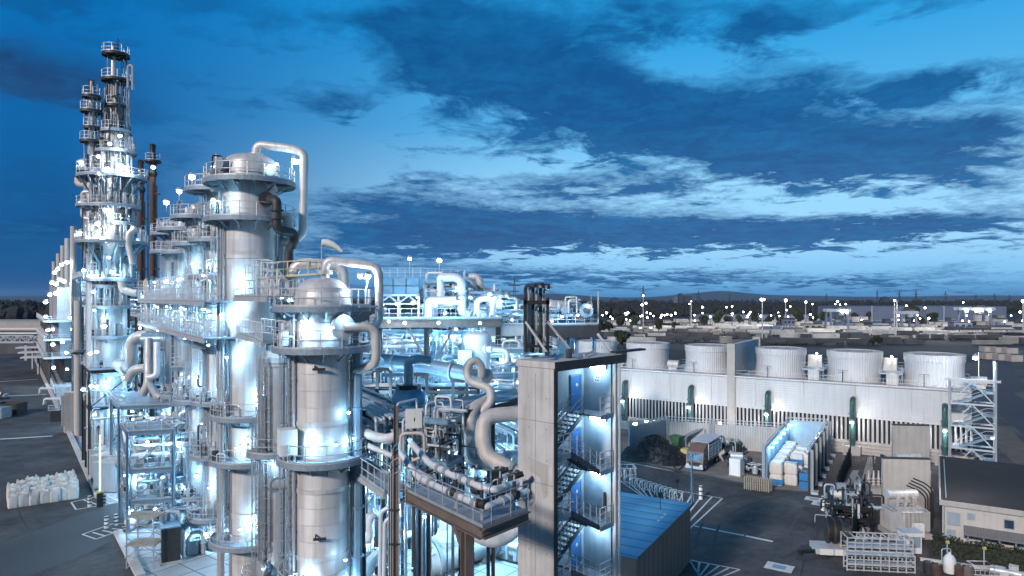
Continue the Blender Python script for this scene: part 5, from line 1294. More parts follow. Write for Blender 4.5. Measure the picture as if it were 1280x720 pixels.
# dark corrugated shed with blue roof
sA = G(772, 700); 
zr0 = 4.3
e1, e2, e3, e4 = P(772, 695, 44), P(866, 629, 62), P(826, 610, 72), P(768, 600, 62)
zE = 5.2
def at(px, py, z): return G(px, py, z)
r1, r2, r3, r4 = at(797, 697, zE), at(866, 629, zE), at(842, 619, zE), at(700, 598, zE)
sh = thing('corrugated_shed', 'dark brown corrugated shed with blue grey sheet roof beside the concrete tower', 'shed', (r1 + r2 + r3 + r4) / 4)
dd = (r2 - r1).normalized(); dn = V((-dd.y, dd.x, 0))
r4 = r1 + dn * 9.0; r3 = r2 + dn * 9.0
def ins(p, q, o): return p
cen = (r1 + r2 + r3 + r4) / 4
def shr(p, k): return cen + (p - cen) * k
w4 = [shr(p, .965) for p in (r1, r2, r3, r4)]
corr = corr_mat('shed_corrugated', (.19, .145, .125), .9, (dd.x, dd.y), groove=.22)
part('wall', MB().prism([(p.x, p.y) for p in w4], 0, zE - .12), corr, sh, smooth=False)
rise = 1.0
m = MB(); ra, rb = (r1 + r4) / 2 + V((0, 0, rise)), (r2 + r3) / 2 + V((0, 0, rise)); dz_ = V((0, 0, -.12))
m.add([r1, r2, r3, r4, r1 + dz_, r2 + dz_, r3 + dz_, r4 + dz_, ], [(0, 1, 2, 3), (7, 6, 5, 4), (0, 4, 5, 1), (1, 5, 6, 2), (2, 6, 7, 3), (3, 7, 4, 0)])
rf_ = corr_mat('blue_sheet_roof', (.085, .30, .50), .6, (dd.x, dd.y), groove=.35); part('roof', m, rf_, sh, smooth=False)
part('gutter', MB().tube([r1 + V((0, 0, .02)) - dn * .12, r2 + V((0, 0, .02)) - dn * .12], .1, 8), M['dark'], sh)
m = MB(); m.tube([r2 - dn * .1 + V((0, 0, -.1)), w4[1] - dn * .12 + V((0, 0, zE - .6)), w4[1] - dn * .12], .06, 8, .2); part('downpipe', m, M['galv2'], sh)
for t in (.35, .68):
    p = w4[0] + (w4[1] - w4[0]) * t - dn * .15 + V((0, 0, 3.2)); part('wall_lamp', MB().box(p, (.5, .25, .3), math.atan2(dd.y, dd.x)).beam(p, p + V((0, 0, -1.2)), .05), M['black'], sh, smooth=False)
for t in (.3, .36, .42): part('roof_bolt_plate', MB().box(r1 + (r2 - r1) * (t + .28) + dn * 1.2 + V((0, 0, .02)), (.4, .2, .03), math.atan2(dd.y, dd.x)), M['galv'], sh, smooth=False)
# bent steel loops stored behind the shed (bicycle-like tube stands) and pump frames
for k in range(11):
    c = G(786 + k * 6.2, 606 + k * 2.0); lab = 'bent bright tube stand in the row behind the corrugated shed'
    t = thing('tube_stand', lab, 'tube stand', c, 'tube stands in a row behind the shed')
    part('hoop', MB().tube([c + V((-.5, 0, 0)), c + V((-.5, 0, 1.1)), c + V((.5, .1, 1.2)), c + V((.5, .1, 0))], .06, 6, .4), M['galv'], t); part('wheel_ring', MB().tube([c + V((.45 * math.cos(a), .25, .5 + .45 * math.sin(a))) for a in [q * math.pi / 8 for q in range(17)]], .05, 5, caps=False), M['clad'], t)
c = G(778, 600); t = thing('pump_trolley', 'bright tubular pump frame under a lamp at the corner of the shed', 'pump frame', c)
m = MB(); m.rail([c + V((-1.5, 0, 0)), c + V((1.8, -.4, 0)), c + V((1.8, 1.8, 0)), c + V((-1.5, 2.2, 0))], 1.6, .05, .8, toe=False); part('frame', m, M['galv'], t, smooth=False)
for k in range(4): part('pipe', MB().tube([c + V((-1 + k * .7, .6, 0)), c + V((-1 + k * .7, .6, 1.2)), c + V((-.6 + k * .7, 1.4, 1.2)), c + V((-.6 + k * .7, 1.4, 0))], .1, 8, .3), M['clad'], t)
flood(t, P(776, 588, 96), 700, .4, None, COOL, (0, -.8, -.2))
# ================================================================ columns (towers of the plant)
TAU = 2 * math.pi
def pol(c, r, a, z): return V((c[0] + r * math.cos(a), c[1] + r * math.sin(a), z))
def shell(root, c, prof, m, seam=1.9, n=44, name='shell'):
    mb = MB(); mb.lathe(c, [(.001, prof[0][1])] + list(prof) + [(.001, prof[-1][1])], n)
    z = prof[0][1] + seam
    def rad(z):
        for (r0, z0), (r1, z1) in zip(prof, prof[1:]):
            if z0 <= z <= z1 and z1 > z0: return r0 + (r1 - r0) * (z - z0) / (z1 - z0)
        return None
    k = 0
    while z < prof[-1][1] - .6:
        r = rad(z)
        if r and r > .3:
            big = k % 4 == 3; h = .14 if big else .035; e = .07 if big else .018
            mb.lathe(c, [(r - .01, z - h), (r + e, z - h), (r + e, z + h), (r - .01, z + h)], n)
        z += seam; k += 1
    return part(name, mb, m, root)
def dome(r, z, h): return [(r * math.cos(t * math.pi / 16) ** .62, z + h * math.sin(t * math.pi / 16)) for t in range(0, 8)] + [(.05, z + h)]
def platform(root, c, z, r0, r1, a0=0, a1=TAU, m='grate', rail=True, ribs=8, step=1.25, th=.14):
    mb = MB(); n = max(10, int(abs(a1 - a0) * 7)); full = abs(a1 - a0 - TAU) < .01
    mb.sector(c, r0, r1, a0, a1, z - th, z, n)
    mb.lathe(c, [(r1 - .06, z - .32), (r1 + .03, z - .32), (r1 + .03, z + .02), (r1 - .06, z + .02), (r1 - .06, z - .32)], n, a0, a1)
    for k in range(ribs + (0 if full else 1)):
        a = a0 + (a1 - a0) * k / ribs
        mb.beam(pol(c, r0, a, z - .22), pol(c, r1, a, z - .22), .12, .2); mb.beam(pol(c, r0, a, z - .85), pol(c, r0 + (r1 - r0) * .7, a, z - .25), .08, .1)
    p = part('platform', mb, M[m], root, smooth=False)
    if rail:
        r = MB(); ang = [a0 + (a1 - a0) * k / n for k in range(n + (0 if full else 1))]
        pts = [pol(c, r1 - .05, a, z) for a in ang]
        if not full: pts = [pol(c, r0 + .1, a0, z)] + pts + [pol(c, r0 + .1, a1, z)]
        r.rail(pts, step=step, closed=full); part('railing', r, M['galv'], p, smooth=False)
    return p
def ladder(root, c, a, r, z0, z1, cage=True, m='galv2'):
    mb = MB(); t = V((-math.sin(a), math.cos(a), 0)); d = V((math.cos(a), math.sin(a), 0)); b = pol(c, r + .22, a, 0)
    for s in (-.25, .25): mb.beam(b + t * s + V((0, 0, z0)), b + t * s + V((0, 0, z1 + 1.1)), .06)
    z = z0 + .2
    while z < z1: mb.beam(b - t * .25 + V((0, 0, z)), b + t * .25 + V((0, 0, z)), .035); z += .34
    l = part('ladder', mb, M[m], root, smooth=False)
    if cage and z1 - z0 > 3:
        mb = MB(); z = z0 + 2.2; n = 7
        arc = [b + d * (.38 * math.sin(math.pi * k / n) * 1.9) + t * (-.36 * math.cos(math.pi * k / n)) for k in range(n + 1)]
        while z < z1 + 1:
            for p, q in zip(arc, arc[1:]): mb.beam(p + V((0, 0, z)), q + V((0, 0, z)), .035)
            z += .9
        for k in (1, 2, 3, 4, 5, 6): mb.beam(arc[k] + V((0, 0, z0 + 2.2)), arc[k] + V((0, 0, z1 + 1)), .03)
        part('cage', mb, M[m], l, smooth=False)
    return l
def vpipe(root, c, a, r, z0, z1, rad, m='galv', top=None, foot=None):
    p = pol(c, r + rad + .15, a, 0); pts = [p + V((0, 0, z0)), p + V((0, 0, z1))]
    if top: pts.append(V((p.x + top[0], p.y + top[1], z1 + (top[2] if len(top) > 2 else 0))))
    if foot: pts.insert(0, V((p.x + foot[0], p.y + foot[1], z0)))
    mb = MB(); mb.tube(pts, rad, 8, rad * 3)
    z = z0 + 1.5
    while z < z1 - 1: mb.cyl(p + V((0, 0, z)), p + V((0, 0, z + .1)), rad * 1.45, n=8); z += 3.1
    return part('pipe', mb, M[m], root)
def nozzle(root, c, a, r, z, rad, ln=.6, m='clad'):
    d = V((math.cos(a), math.sin(a), 0)); p = pol(c, r - .1, a, z); mb = MB()
    mb.cyl(p, p + d * (ln + .1), rad, n=18); mb.cyl(p + d * ln, p + d * (ln + .16), rad * 1.35, n=18)
    return part('nozzle', mb, M[m], root)
def manhole(root, c, a, r, z, rad=.55):
    d = V((math.cos(a), math.sin(a), 0)); p = pol(c, r - .1, a, z); mb = MB()
    mb.cyl(p, p + d * .5, rad * .85, n=18); mb.cyl(p + d * .42, p + d * .56, rad * 1.1, n=18); mb.cyl(p + d * .57, p + d * .72, rad * 1.1, n=18)
    t = V((-math.sin(a), math.cos(a), 0)); mb.beam(p + d * .65 + t * (rad * 1.1), p + d * .65 + t * (rad * 1.35) + V((0, 0, .5)), .07)
    return part('manhole', mb, M['galv2'], root)
def fl(root, c, a, r, z, w=160, rad=.17, h=0, col=COOL):
    """floodlight on the platform edge, turned back to the shell"""
    p = pol(c, r, a, z + h); d = V((c[0], c[1], z + h)) - p; d.z = 0; d.normalize()
    return flood(root, p, w, rad, p - V((0, 0, h if h else .6)) , col, tuple(d * .45 + V((0, 0, -.25))))
def deckbox(root, p, s, rz, m='clad', name='valve_box'):
    return part(name, MB().box(V(p) + V((0, 0, s[2] / 2)), s, rz), M[m], root, smooth=False)
def clutter(root, c, r0, r1, z, a0, a1, n, seed, hmax=1.6):
    """small piping fittings standing on a platform"""
    rs = random.Random(seed)
    for _ in range(n):
        a = rs.uniform(a0, a1); p = pol(c, rs.uniform(r0, r1), a, z); h = rs.uniform(.6, hmax); m = MB(); q = rs.random()
        if q < .5:
            o = V((rs.uniform(-.7, .7), rs.uniform(-.7, .7), 0)); m.tube([p, p + V((0, 0, h)), p + o + V((0, 0, h)), p + o], rs.uniform(.03, .07), 6, .15); nm = 'pipe'
        elif q < .75: m.cyl(p + V((0, 0, .3)), p + V((0, 0, h)), rs.uniform(.08, .2), n=10); m.cyl(p + V((0, 0, h * .6)), p + V((0, 0, h * .6 + .06)), .26, n=12); nm = 'valve'
        else: m.box(p + V((0, 0, h * .4)), (rs.uniform(.2, .5), rs.uniform(.2, .4), h * .6), a); nm = 'box'
        part(nm, m, M[rs.choice(['galv', 'clad', 'galv2', 'dark', 'white'])], root)
CAMA = lambda c: math.atan2(-c[1], -c[0])           # angle of the side that faces the eye
# ---- K6: squat front column with a pipe loop
cK6 = V((X(403, 42), 42, 0)); r6 = 1.72
k6 = thing('domed_column', 'broad domed metal column with pipe loop rising from its crown, beside the pipe racks', 'column', cK6, 'process columns')
shell(k6, cK6, [(r6 + .12, 0), (r6 + .12, .8), (r6, 1.0), (r6, 23.7)] + dome(r6, 23.7, 1.55)[1:], M['clad'], 1.02, 56)
f6 = CAMA(cK6)
for z, ro, a0, a1 in ((23.45, 2.95, f6 - 2.3, f6 + 1.9), (20.95, 3.0, f6 - 2.2, f6 + 1.7), (14.1, 2.75, f6 - 1.9, f6 + 1.75)):
    platform(k6, cK6, z, r6 + .02, ro, a0, a1, ribs=7)
platform(k6, cK6, 6.2, r6 + .02, 2.7, f6 - 2.2, f6 - .9, ribs=3)
m = MB(); m.beam(P(440, 383, 41) , P(463, 383, 42), 1.6, .12); m.rail([P(440, 383, 40.2), P(463, 383, 41.2), P(463, 383, 42.8)]); part('side_deck', m, M['galv'], k6, smooth=False)
ladder(k6, cK6, f6 - 1.25, r6, 14.1, 20.9); ladder(k6, cK6, f6 - 1.25, r6, 6.2, 14.0); ladder(k6, cK6, f6 - 1.45, r6, 20.9, 23.4, False)
for k, (a, z0, z1, rd, mm) in enumerate(((-1.05, 2, 23, .07, 'galv'), (-1.4, .5, 20, .09, 'galv2'), (-1.55, 6, 22, .06, 'dark'), (1.3, 0, 20.6, .32, 'bluep'), (1.62, 2, 20, .1, 'galv2'), (1.1, 8, 20, .06, 'dark'))):
    vpipe(k6, cK6, f6 + a, r6, z0, z1, rd, mm)
p0 = P(405, 345, 42); m = MB()
m.tube([P(406, 350, 42), P(406, 324.5, 42), P(474, 333, 42.5), P(474, 404, 42.5), P(462, 412, 42.3)], .27, 14, .75); m.cyl(P(406, 343, 42), P(406, 340.5, 42), .5, n=18); m.cyl(P(406, 340, 42), P(406, 338, 42), .5, n=18)
part('overhead_pipe', m, M['clad'], k6)
nz = P(426, 408, 40.6); m = MB(); m.cyl(P(418, 408, 41.6), P(427.5, 408.5, 40.5), .62, n=22); m.cyl(P(427, 408.5, 40.55), P(430, 408.8, 40.3), .74, n=22); part('nozzle', m, M['clad'], k6)
m = MB(); m.tube([P(430, 409, 40.3), P(470, 409, 41), P(470, 452, 41), P(462, 459, 41.4), P(444, 463, 42)], .28, 14, .7); part('outlet_pipe', m, M['tan'], k6)
deckbox(k6, P(359, 568, 40.2) , (1.0, 1.0, 1.55), .5, 'whitep', 'hood_box')
m = MB(); m.cyl(P(345, 606, 44), P(368, 604, 42.3), .34, n=16); m.cyl(P(343, 606, 44.1), P(346, 606, 43.9), .5, n=16); part('side_nozzle', m, M['galv2'], k6)
for (px, py, Y) in ((395, 459, 40.25), (396, 670, 40.25)):
    m = MB(); p = P(px, py, Y); m.box(p + V((.25, -.25, -.1)), (.75, .12, .14), .2); m.beam(p + V((-.1, .2, .1)), p + V((0, -.25, 0)), .08); part('stub_bracket', m, M['dark'], k6, smooth=False)
for (a, rr, z, w_) in ((-.35, 2.35, 15.6, 330), (-.55, 2.3, 22.1, 190), (.25, 2.4, 22.2, 170), (.95, 2.3, 15.3, 150), (-.45, 2.5, 7.4, 260), (.9, 2.4, 6.6, 200)): fl(k6, cK6, f6 + a, rr, z, w_, .12)
pm_ = P(455, 362, 42.5); m = MB(); m.tube([P(457, 382, 42.5), P(457, 362, 42.5), P(459, 357, 42.5), P(459, 350, 42.5)], .05, 6, .2); m.beam(P(449, 348, 42.5), P(462, 348, 42.5), .06); part('lamp_pole', m, M['galv'], k6, smooth=False)
for px in (450, 460): flood(k6, P(px, 345.5, 42.4), 220, .23, None, NEUT, (0, -.3, -.3))
clutter(k6, cK6, 2.0, 2.7, 20.95, f6 - 2.0, f6 - .8, 10, 61); clutter(k6, cK6, 2.0, 2.6, 14.1, f6 - 1.8, f6 - .8, 5, 62)
# windsock
wsb = P(402, 383, 39.6)
ws = thing('windsock', 'pale striped windsock blown sideways on a thin pole over the broad domed column', 'windsock', wsb)
m = MB(); m.cyl(wsb, P(402, 303, 39.6), .035, n=8); m.beam(P(402, 304, 39.6), P(405, 303, 39.6), .04); part('pole', m, M['galv'], ws)
m = MB(); m.tube([P(403, 303, 39.6), P(409, 303.5, 39.6), P(416, 306, 39.6), P(422, 309.5, 39.6), P(427, 314, 39.6)], [.20, .22, .19, .15, .10], 12); part('sock', m, M['whitep'], ws)
# ---- second dome behind with its hooped pipe
cK7 = V((X(392, 52), 52, 0)); 
k7 = thing('hooped_pipe_drum', 'insulated drum with a low hooped pipe hidden behind the broad domed column', 'drum', V((X(372, 50), 50, 0)), 'process columns')
c7 = V((X(372, 50), 50, 0)); shell(k7, c7, [(1.0, 0), (1.0, 23.6)] + dome(1.0, 23.6, .9)[1:], M['clad2'], 1.5, 36)
m = MB(); m.tube([P(366, 372, 50), P(366, 328, 50), P(424, 332, 50.5), P(430, 345, 50.5), P(430, 420, 50.5)], .42, 14, 1.1); part('hooped_pipe', m, M['clad'], k7)
m = MB(); m.beam(P(334, 347, 49), P(398, 343, 49), 1.2, .15); m.rail([P(334, 347, 48.4), P(398, 343, 48.4)], toe=False); m.rail([P(334, 347, 49.6), P(398, 343, 49.6)], toe=False)
part('walkway', m, mat('yellowed_walkway', (.55, .48, .34), .6, .1, .15, 2), k7, smooth=False)
platform(k7, c7, 23.2, 1.02, 2.0, 0, TAU); clutter(k7, c7, 1.2, 1.9, 23.2, 0, TAU, 16, 71)
# ---- K5: slim clad column between the two big ones
c5 = V((X(354, 50), 48.5, 0)); k5 = thing('clad_column', 'slender clad column squeezed between the two tall broad columns', 'column', c5, 'process columns')
shell(k5, c5, [(.82, 0), (.82, 19.2), (.95, 19.3), (.95, 19.7), (.82, 19.8), (.7, 20.6), (.001, 20.8)], M['clad2'], 1.6, 36)
f5 = CAMA(c5); ladder(k5, c5, f5 - .8, .82, 4, 19); ladder(k5, c5, f5 - 1.2, .82, .2, 14)
for a, z0, z1, rd in ((-1.3, 0, 19, .08), (-.95, 0, 17, .1), (.7, 0, 19, .07), (1.0, 2, 20, .12), (-1.6, 1, 20, .16), (-1.9, 0, 20, .1)): vpipe(k5, c5, f5 + a, .82, z0, z1, rd, 'galv2')
platform(k5, c5, 3.4, .84, 2.4, f5 - 2.1, f5 + .6, ribs=4); manhole(k5, c5, f5 - .9, .9, 4.7, .6)
platform(k5, c5, 13.0, .84, 2.0, f5 - 1.5, f5 + .5, ribs=3)
fl(k5, c5, f5 - .2, 1.8, 12.4, 120, .12); fl(k5, c5, f5 - .5, 1.8, 5, 160, .12)
# ---- K4: tallest broad column
c4 = V((X(313, 54), 54, 0)); f4 = CAMA(c4)
k4 = thing('domed_column', 'tallest broad domed column with two ring platforms and a pipe arching over its top', 'column', c4, 'process columns')
shell(k4, c4, [(1.72, 0), (1.72, .8), (1.6, .9), (1.6, 21.0), (2.05, 22.2), (2.08, 34.55)] + dome(2.08, 34.55, 1.0)[1:], M['clad'], 1.7, 56)
platform(k4, c4, 33.3, 2.07, 3.5, f4 - 2.6, f4 + 2.3, ribs=9); platform(k4, c4, 30.25, 2.07, 3.5, f4 - 2.4, f4 + 2.2, ribs=9)
for z, r1_, a0, a1 in ((14.7, 3.0, f4 - 2.0, f4 + .5), (11.2, 3.1, f4 - 2.0, f4 + 1.2), (4.8, 3.1, f4 - 2.1, f4 + .9)): platform(k4, c4, z, 1.62, r1_, a0, a1, ribs=5)
c4b = pol(c4, 2.6, f4 + .75, 0); platform(k4, c4b, 13.0, .1, 1.35, f4 - 1.9, f4 + 1.9, ribs=4); manhole(k4, c4, f4 + .62, 1.65, 14.1, .62)
c4c = pol(c4, 2.6, f4 + .9, 0); platform(k4, c4c, 3.2, .1, 1.6, f4 - 2.1, f4 + 2.0, ribs=4); manhole(k4, c4, f4 + .75, 1.65, 4.4, .62)
m = MB(); m.tube([P(320, 200, 54), P(320, 180.5, 54), P(366, 186, 54), P(380.5, 192, 54), P(378.5, 292, 54), P(369, 300, 54), P(355, 302, 54.5)], .34, 16, 1.0); m.cyl(P(320, 195, 54), P(320, 192, 54), .55, n=18); part('overhead_pipe', m, M['clad'], k4)
m = MB(); m.tube([P(333, 249, 53), P(343, 249, 51.4), P(346, 252, 51.2), P(346, 284, 51.2), P(351, 289, 51.4), P(368, 291, 52.4), P(368, 304, 52.6), P(361, 312, 53), P(361, 345, 53)], .36, 14, .7)
for (px, py) in ((346, 262), (346, 272), (361, 306)): m.cyl(P(px, py, 51.2 if px < 350 else 53), P(px, py + 2, 51.2 if px < 350 else 53), .52, n=16)
part('relief_pipe', m, M['dark'], k4)
m = MB(); p = P(359, 279, 52.5); m.lathe(p, [(.01, p.z - .6), (.5, p.z - .6), (.5, p.z + .55), (.62, p.z + .6), (.62, p.z + .7), (.3, p.z + .8), (.01, p.z + .8)], 16); part('relief_valve', m, M['clad2'], k4)
m = MB(); m.cyl(P(333, 249, 53.6), P(333, 249, 52), .6, n=16); part('nozzle', m, M['dark'], k4)
manhole(k4, c4, f4 + .55, 2.05, 34.0, .4); manhole(k4, c4, f4 - 1.0, 2.05, 34.4, .5)
for z0, z1, a, r in ((30.3, 33.4, -1.7, 2.05), (23.8, 30.2, -1.3, 2.05), (14.7, 21, -1.35, 1.6), (4.8, 11.2, -1.35, 1.6), (11.2, 14.6, -1.6, 1.6)): ladder(k4, c4, f4 + a, r, z0, z1)
for a, z0, z1, rd, mm in ((-1.05, 1, 32, .08, 'galv2'), (-1.2, 0, 30, .12, 'galv'), (-1.5, 0, 33, .09, 'galv2'), (-1.68, 0, 29, .16, 'clad2'), (-1.9, 4, 30, .07, 'dark'), (1.25, 0, 29, .1, 'galv2'), (1.45, 2, 30, .2, 'clad2'), (1.65, 5, 28, .14, 'dark'), (1.05, 0, 20, .07, 'galv')): vpipe(k4, c4, f4 + a, 1.62 if z1 < 22 else 2.05, z0, z1, rd, mm)
for (a, rr, z, w_) in ((-.75, 3.0, 22.7, 420), (.35, 3.0, 16.2, 330), (-.25, 2.9, 12.6, 260), (-.6, 3.0, 19.4, 330), (.2, 2.9, 6.4, 420), (-.9, 3.4, 31.5, 220), (-.3, 3.1, 25.2, 420), (.6, 3.4, 34.4, 90)): fl(k4, c4, f4 + a, rr, z, w_, .14)
flood(k4, P(369, 202.5, 54), 160, .3, P(365, 222, 54), NEUT, (-.3, -.3, -.1))
for px in (268.5, 275): flood(k4, P(px, 211, 56), 200, .32, P(272, 228, 56), NEUT, (.3, -.3, -.1))
clutter(k4, c4, 2.3, 3.4, 33.4, f4 - 2.4, f4 - 1.0, 8, 81, 2.4); clutter(k4, c4, 2.3, 3.4, 30.25, f4 - 2.2, f4 - .9, 10, 82)
clutter(k4, c4, 1.9, 2.8, 11.2, f4 - 1.9, f4 - .9, 8, 83); clutter(k4, c4, 1.9, 2.8, 14.7, f4 - 1.9, f4 - .9, 8, 84)
# ---- K3, K2, K1 and K0: slim columns receding along the street
def slim(px, Y, r, top, label, plats, floods, seed, m='clad'):
    c = V((X(px, Y), Y, 0)); f = CAMA(c); t = thing('slim_column', label, 'column', c, 'process columns'); rs = random.Random(seed)
    shell(t, c, [(r + .1, 0), (r + .1, .7), (r, .8), (r, top)] + dome(r, top, r * .7)[1:], M[m], 1.6, 36)
    for (py, a0, a1, rw_) in plats:
        z = Z(py, Y); platform(t, c, z, r + .02, r + rw_, f + a0, f + a1, ribs=4, step=.9); clutter(t, c, r + .3, r + rw_ - .15, z, f + a0, f + a1, 9, seed + int(py))
        if rs.random() < .55: manhole(t, c, f + rs.uniform(-.9, .9), r, z + 1.1, .42)
    zs = sorted([Z(p[0], Y) for p in plats] + [.2]); 
    for i, (za, zb) in enumerate(zip(zs, zs[1:])):
        if zb - za > 1.5: ladder(t, c, f + (-1.15 if i % 2 else -.85) , r, za, zb)
    for a in (-1.5, -1.35, 1.0, 1.2, 1.45, 1.65): vpipe(t, c, f + a + rs.uniform(-.1, .1), r, rs.uniform(0, 3), top - rs.uniform(.5, 6), rs.uniform(.05, .15), rs.choice(['galv', 'galv2', 'clad2', 'dark']))
    for (px_, py_, w_, rd) in floods: flood(t, P(px_, py_, Y - r - 1.4), w_, rd, P(px_, py_ + (10 if py_ < 270 else 4), Y - r - 1.3), NEUT if py_ < 270 else COOL, (0, .35, -.15))
    return t
slim(270, 64, .85, Z(236, 64), 'slim column with yellow-edged top deck, standing next to the tallest broad column', [(238, -2.4, 2.0, 1.9), (300, -2, 1.5, 1.6), (345, -2, 1.5, 1.6), (430, -2.0, 1.4, 1.2), (500, -2, 1.2, 1.4), (565, -2, 1.5, 1.5), (640, -2, 1.6, 1.7)], [(262, 395, 300, .17), (275, 480, 260, .16), (262, 610, 300, .16), (262, 330, 300, .17)], 91)
slim(247, 72, .80, Z(262, 72), 'slim white-lit column second along the row behind the tallest broad one', [(272, -2.4, 2, 1.9), (305, -2.3, 2, 1.7), (498, -2.0, 1.5, 1.6), (548, -2.0, 1.5, 1.6), (615, -2.0, 1.5, 1.7), (655, -2.1, 1.5, 1.6)], [(240, 222, 160, .38), (246, 472, 520, .22), (243, 398, 420, .2), (246, 595, 420, .2), (240, 330, 300, .18), (252, 530, 200, .15)], 92)
slim(229, 80, .85, Z(280, 80), 'slim column third along the row, with lamps on its railed top', [(287, -2.4, 2, 2.0), (315, -2.2, 1.8, 1.6), (492, -2, 1.5, 1.6), (527, -2, 1.5, 1.7), (590, -2, 1.5, 1.6), (640, -2, 1.4, 1.6)], [(224, 240, 160, .4), (226, 468, 360, .2), (226, 400, 420, .2), (226, 565, 360, .2), (222, 350, 300, .18)], 93)
slim(214, 86, .7, Z(296, 86), 'slim end column of the row, nearest the pair of brown flare stacks', [(292, -2.4, 2, 1.7), (314, -2.4, 2, 1.7), (500, -2, 1.5, 1.5), (560, -2, 1.5, 1.5)], [(208, 254, 200, .42), (208, 352.5, 300, .36), (204, 517, 360, .22), (210, 610, 360, .22)], 94, 'clad2')
for t_, sp_l in ((k4, [(300, 384, 51.2), (306, 430, 51.2), (322, 505, 51), (300, 662, 51), (330, 660, 51), (296, 560, 51)]), (k6, [(430, 395, 39.6), (420, 556, 39.4), (378, 402, 39.6), (436, 516, 40.4), (432, 700, 39.6)])):
    for (px, py, Y) in sp_l: flood(t_, P(px, py, Y), 70, .13, None, COOL, (0, .5, -.15))
# walkway decks that tie the columns together
def walkway(name, label, pts, z, w_, post=None, rails=(1, 1), under=True, m='grate'):
    pts = [V((p[0], p[1], z)) for p in pts]; t = thing(name, label, 'walkway', (pts[0] + pts[-1]) / 2, 'walkways between the columns')
    mb = MB(); L1 = []; L2 = []
    for i, p in enumerate(pts):
        d = (pts[min(i + 1, len(pts) - 1)] - pts[max(i - 1, 0)]).normalized(); n = V((-d.y, d.x, 0)); L1.append(p + n * w_ / 2); L2.append(p - n * w_ / 2)
    for i in range(len(pts) - 1): mb.prism([L1[i], L2[i], L2[i + 1], L1[i + 1]], z - .12, z)
    part('deck', mb, M[m], t, smooth=False)
    fb = MB()
    for Ls in (L1, L2):
        for a, b in zip(Ls, Ls[1:]): fb.beam(a - V((0, 0, .22)), b - V((0, 0, .22)), .14, .3)
    part('edge_beam', fb, M['clad2'], t, smooth=False)
    for k, Ls in enumerate((L1, L2)):
        if rails[k]: part('railing', MB().rail(Ls, step=1.1), M['galv'], t, smooth=False)
    return t, L1, L2
row = [c4, V((X(270, 64), 64, 0)), V((X(247, 72), 72, 0)), V((X(229, 80), 80, 0)), V((X(212, 87), 87, 0))]
off = V((-1.3, -2.6, 0))
for z, lab, px_ in ((23.75, 'upper railed walkway linking the row of slim columns to the broad ones', 0), (20.9, 'lower railed walkway linking the row of slim columns to the broad ones', 0)):
    w_, a_, b_ = walkway('linking_walkway', lab, [p + off for p in row], z, 2.4)
    rs = random.Random(int(z))
    for i in range(len(row) - 1):
        for q in range(4):
            t_ = (q + .5) / 4; p = row[i] + (row[i + 1] - row[i]) * t_ + off + V((rs.uniform(-.7, .7), rs.uniform(-.7, .7), z))
            if q % 2: m = MB(); s = .55; m.rail([p + V((-s, -s, 0)), p + V((s, -s, 0)), p + V((s, s, 0)), p + V((-s, s, 0))], 2.3, .03, .55, True, False, 4); part('cage', m, M['galv'], w_, smooth=False)
            else: m = MB(); m.tube([p, p + V((0, 0, 1.8)), p + V((.6, .5, 1.8)), p + V((.6, .5, 0))], .08, 7, .25); part('pipe', m, M['clad'], w_)
        p = (row[i] + row[i + 1]) / 2 + off; flood(w_, V((p.x, p.y, z + 2.1)), 330, .15, V((p.x + .3, p.y, z)), COOL, (.3, .6, -.3))
        flood(w_, V((p.x + .6, p.y - .4, z - .9)), 260, .12, None, COOL, (.5, .8, -.3))
walkway('linking_walkway', 'short railed walkway between the tallest broad column and the pipe-looped one', [c4 + V((1.0, -2.8, 0)), c5 + V((.4, -2.6, 0)), cK6 + V((-2.6, -.6, 0))], 21.3, 1.8)[0]
wk, a_, b_ = walkway('linking_walkway', 'upper railed walkway full of cages between the two broad domed columns', [c4 + V((1.0, -2.8, 0)), c5 + V((.4, -2.0, 0)), cK6 + V((-2.3, 0, 0))], 24.1, 2.2)
rs = random.Random(5)
for k in range(9):
    p = c4 + V((1.0, -2.8, 0)) + (cK6 + V((-2.3, 0, 0)) - c4 - V((1.0, -2.8, 0))) * ((k + .5) / 9) + V((rs.uniform(-.6, .6), rs.uniform(-.4, .6), 24.1)); m = MB()
    if k % 3 == 0: s = .5; m.rail([p + V((-s, -s, 0)), p + V((s, -s, 0)), p + V((s, s, 0)), p + V((-s, s, 0))], 2.4, .03, .5, True, False, 4); part('cage', m, M['galv'], wk, smooth=False)
    else: m.tube([p, p + V((0, 0, rs.uniform(1, 2))), p + V((.5, .3, 1.0)), p + V((.5, .3, 0))], .08, 7, .2); part('pipe', m, M['clad'], wk)
flood(wk, P(352, 372, 46), 260, .14, None, COOL, (.3, .5, -.2)); flood(wk, P(340, 425, 46), 300, .14, None, COOL, (.3, .6, -.2))
# ================================================================ left of the columns: tall tower, flares, furnace block
YT = 95.0; cT = V((X(137, YT), YT, 0)); fT = CAMA(cT)
tT = thing('tall_tower', 'very tall stepped distillation tower crowded with lit platforms and pipes', 'tower', cT, 'process columns')
def zt(py): return Z(py, YT)
shell(tT, cT, [(1.75, 0), (1.75, zt(402)), (1.75, zt(398)), (1.55, zt(392)), (1.55, zt(385)), (1.05, zt(380)), (1.05, zt(346)), (1.25, zt(342)), (1.25, zt(330)), (1.5, zt(322)), (1.55, zt(290))], M['clad'], 2.0, 44)
shell(tT, cT + V((.55, 0, 0)), [(1.6, zt(291)), (1.6, zt(232)), (1.4, zt(218)), (1.35, zt(170)), (.8, zt(162)), (.7, zt(106)), (.42, zt(102)), (.34, zt(72)), (.3, zt(58))], M['clad'], 2.2, 40, 'upper_shell')
c2 = cT + V((.9, 0, 0))
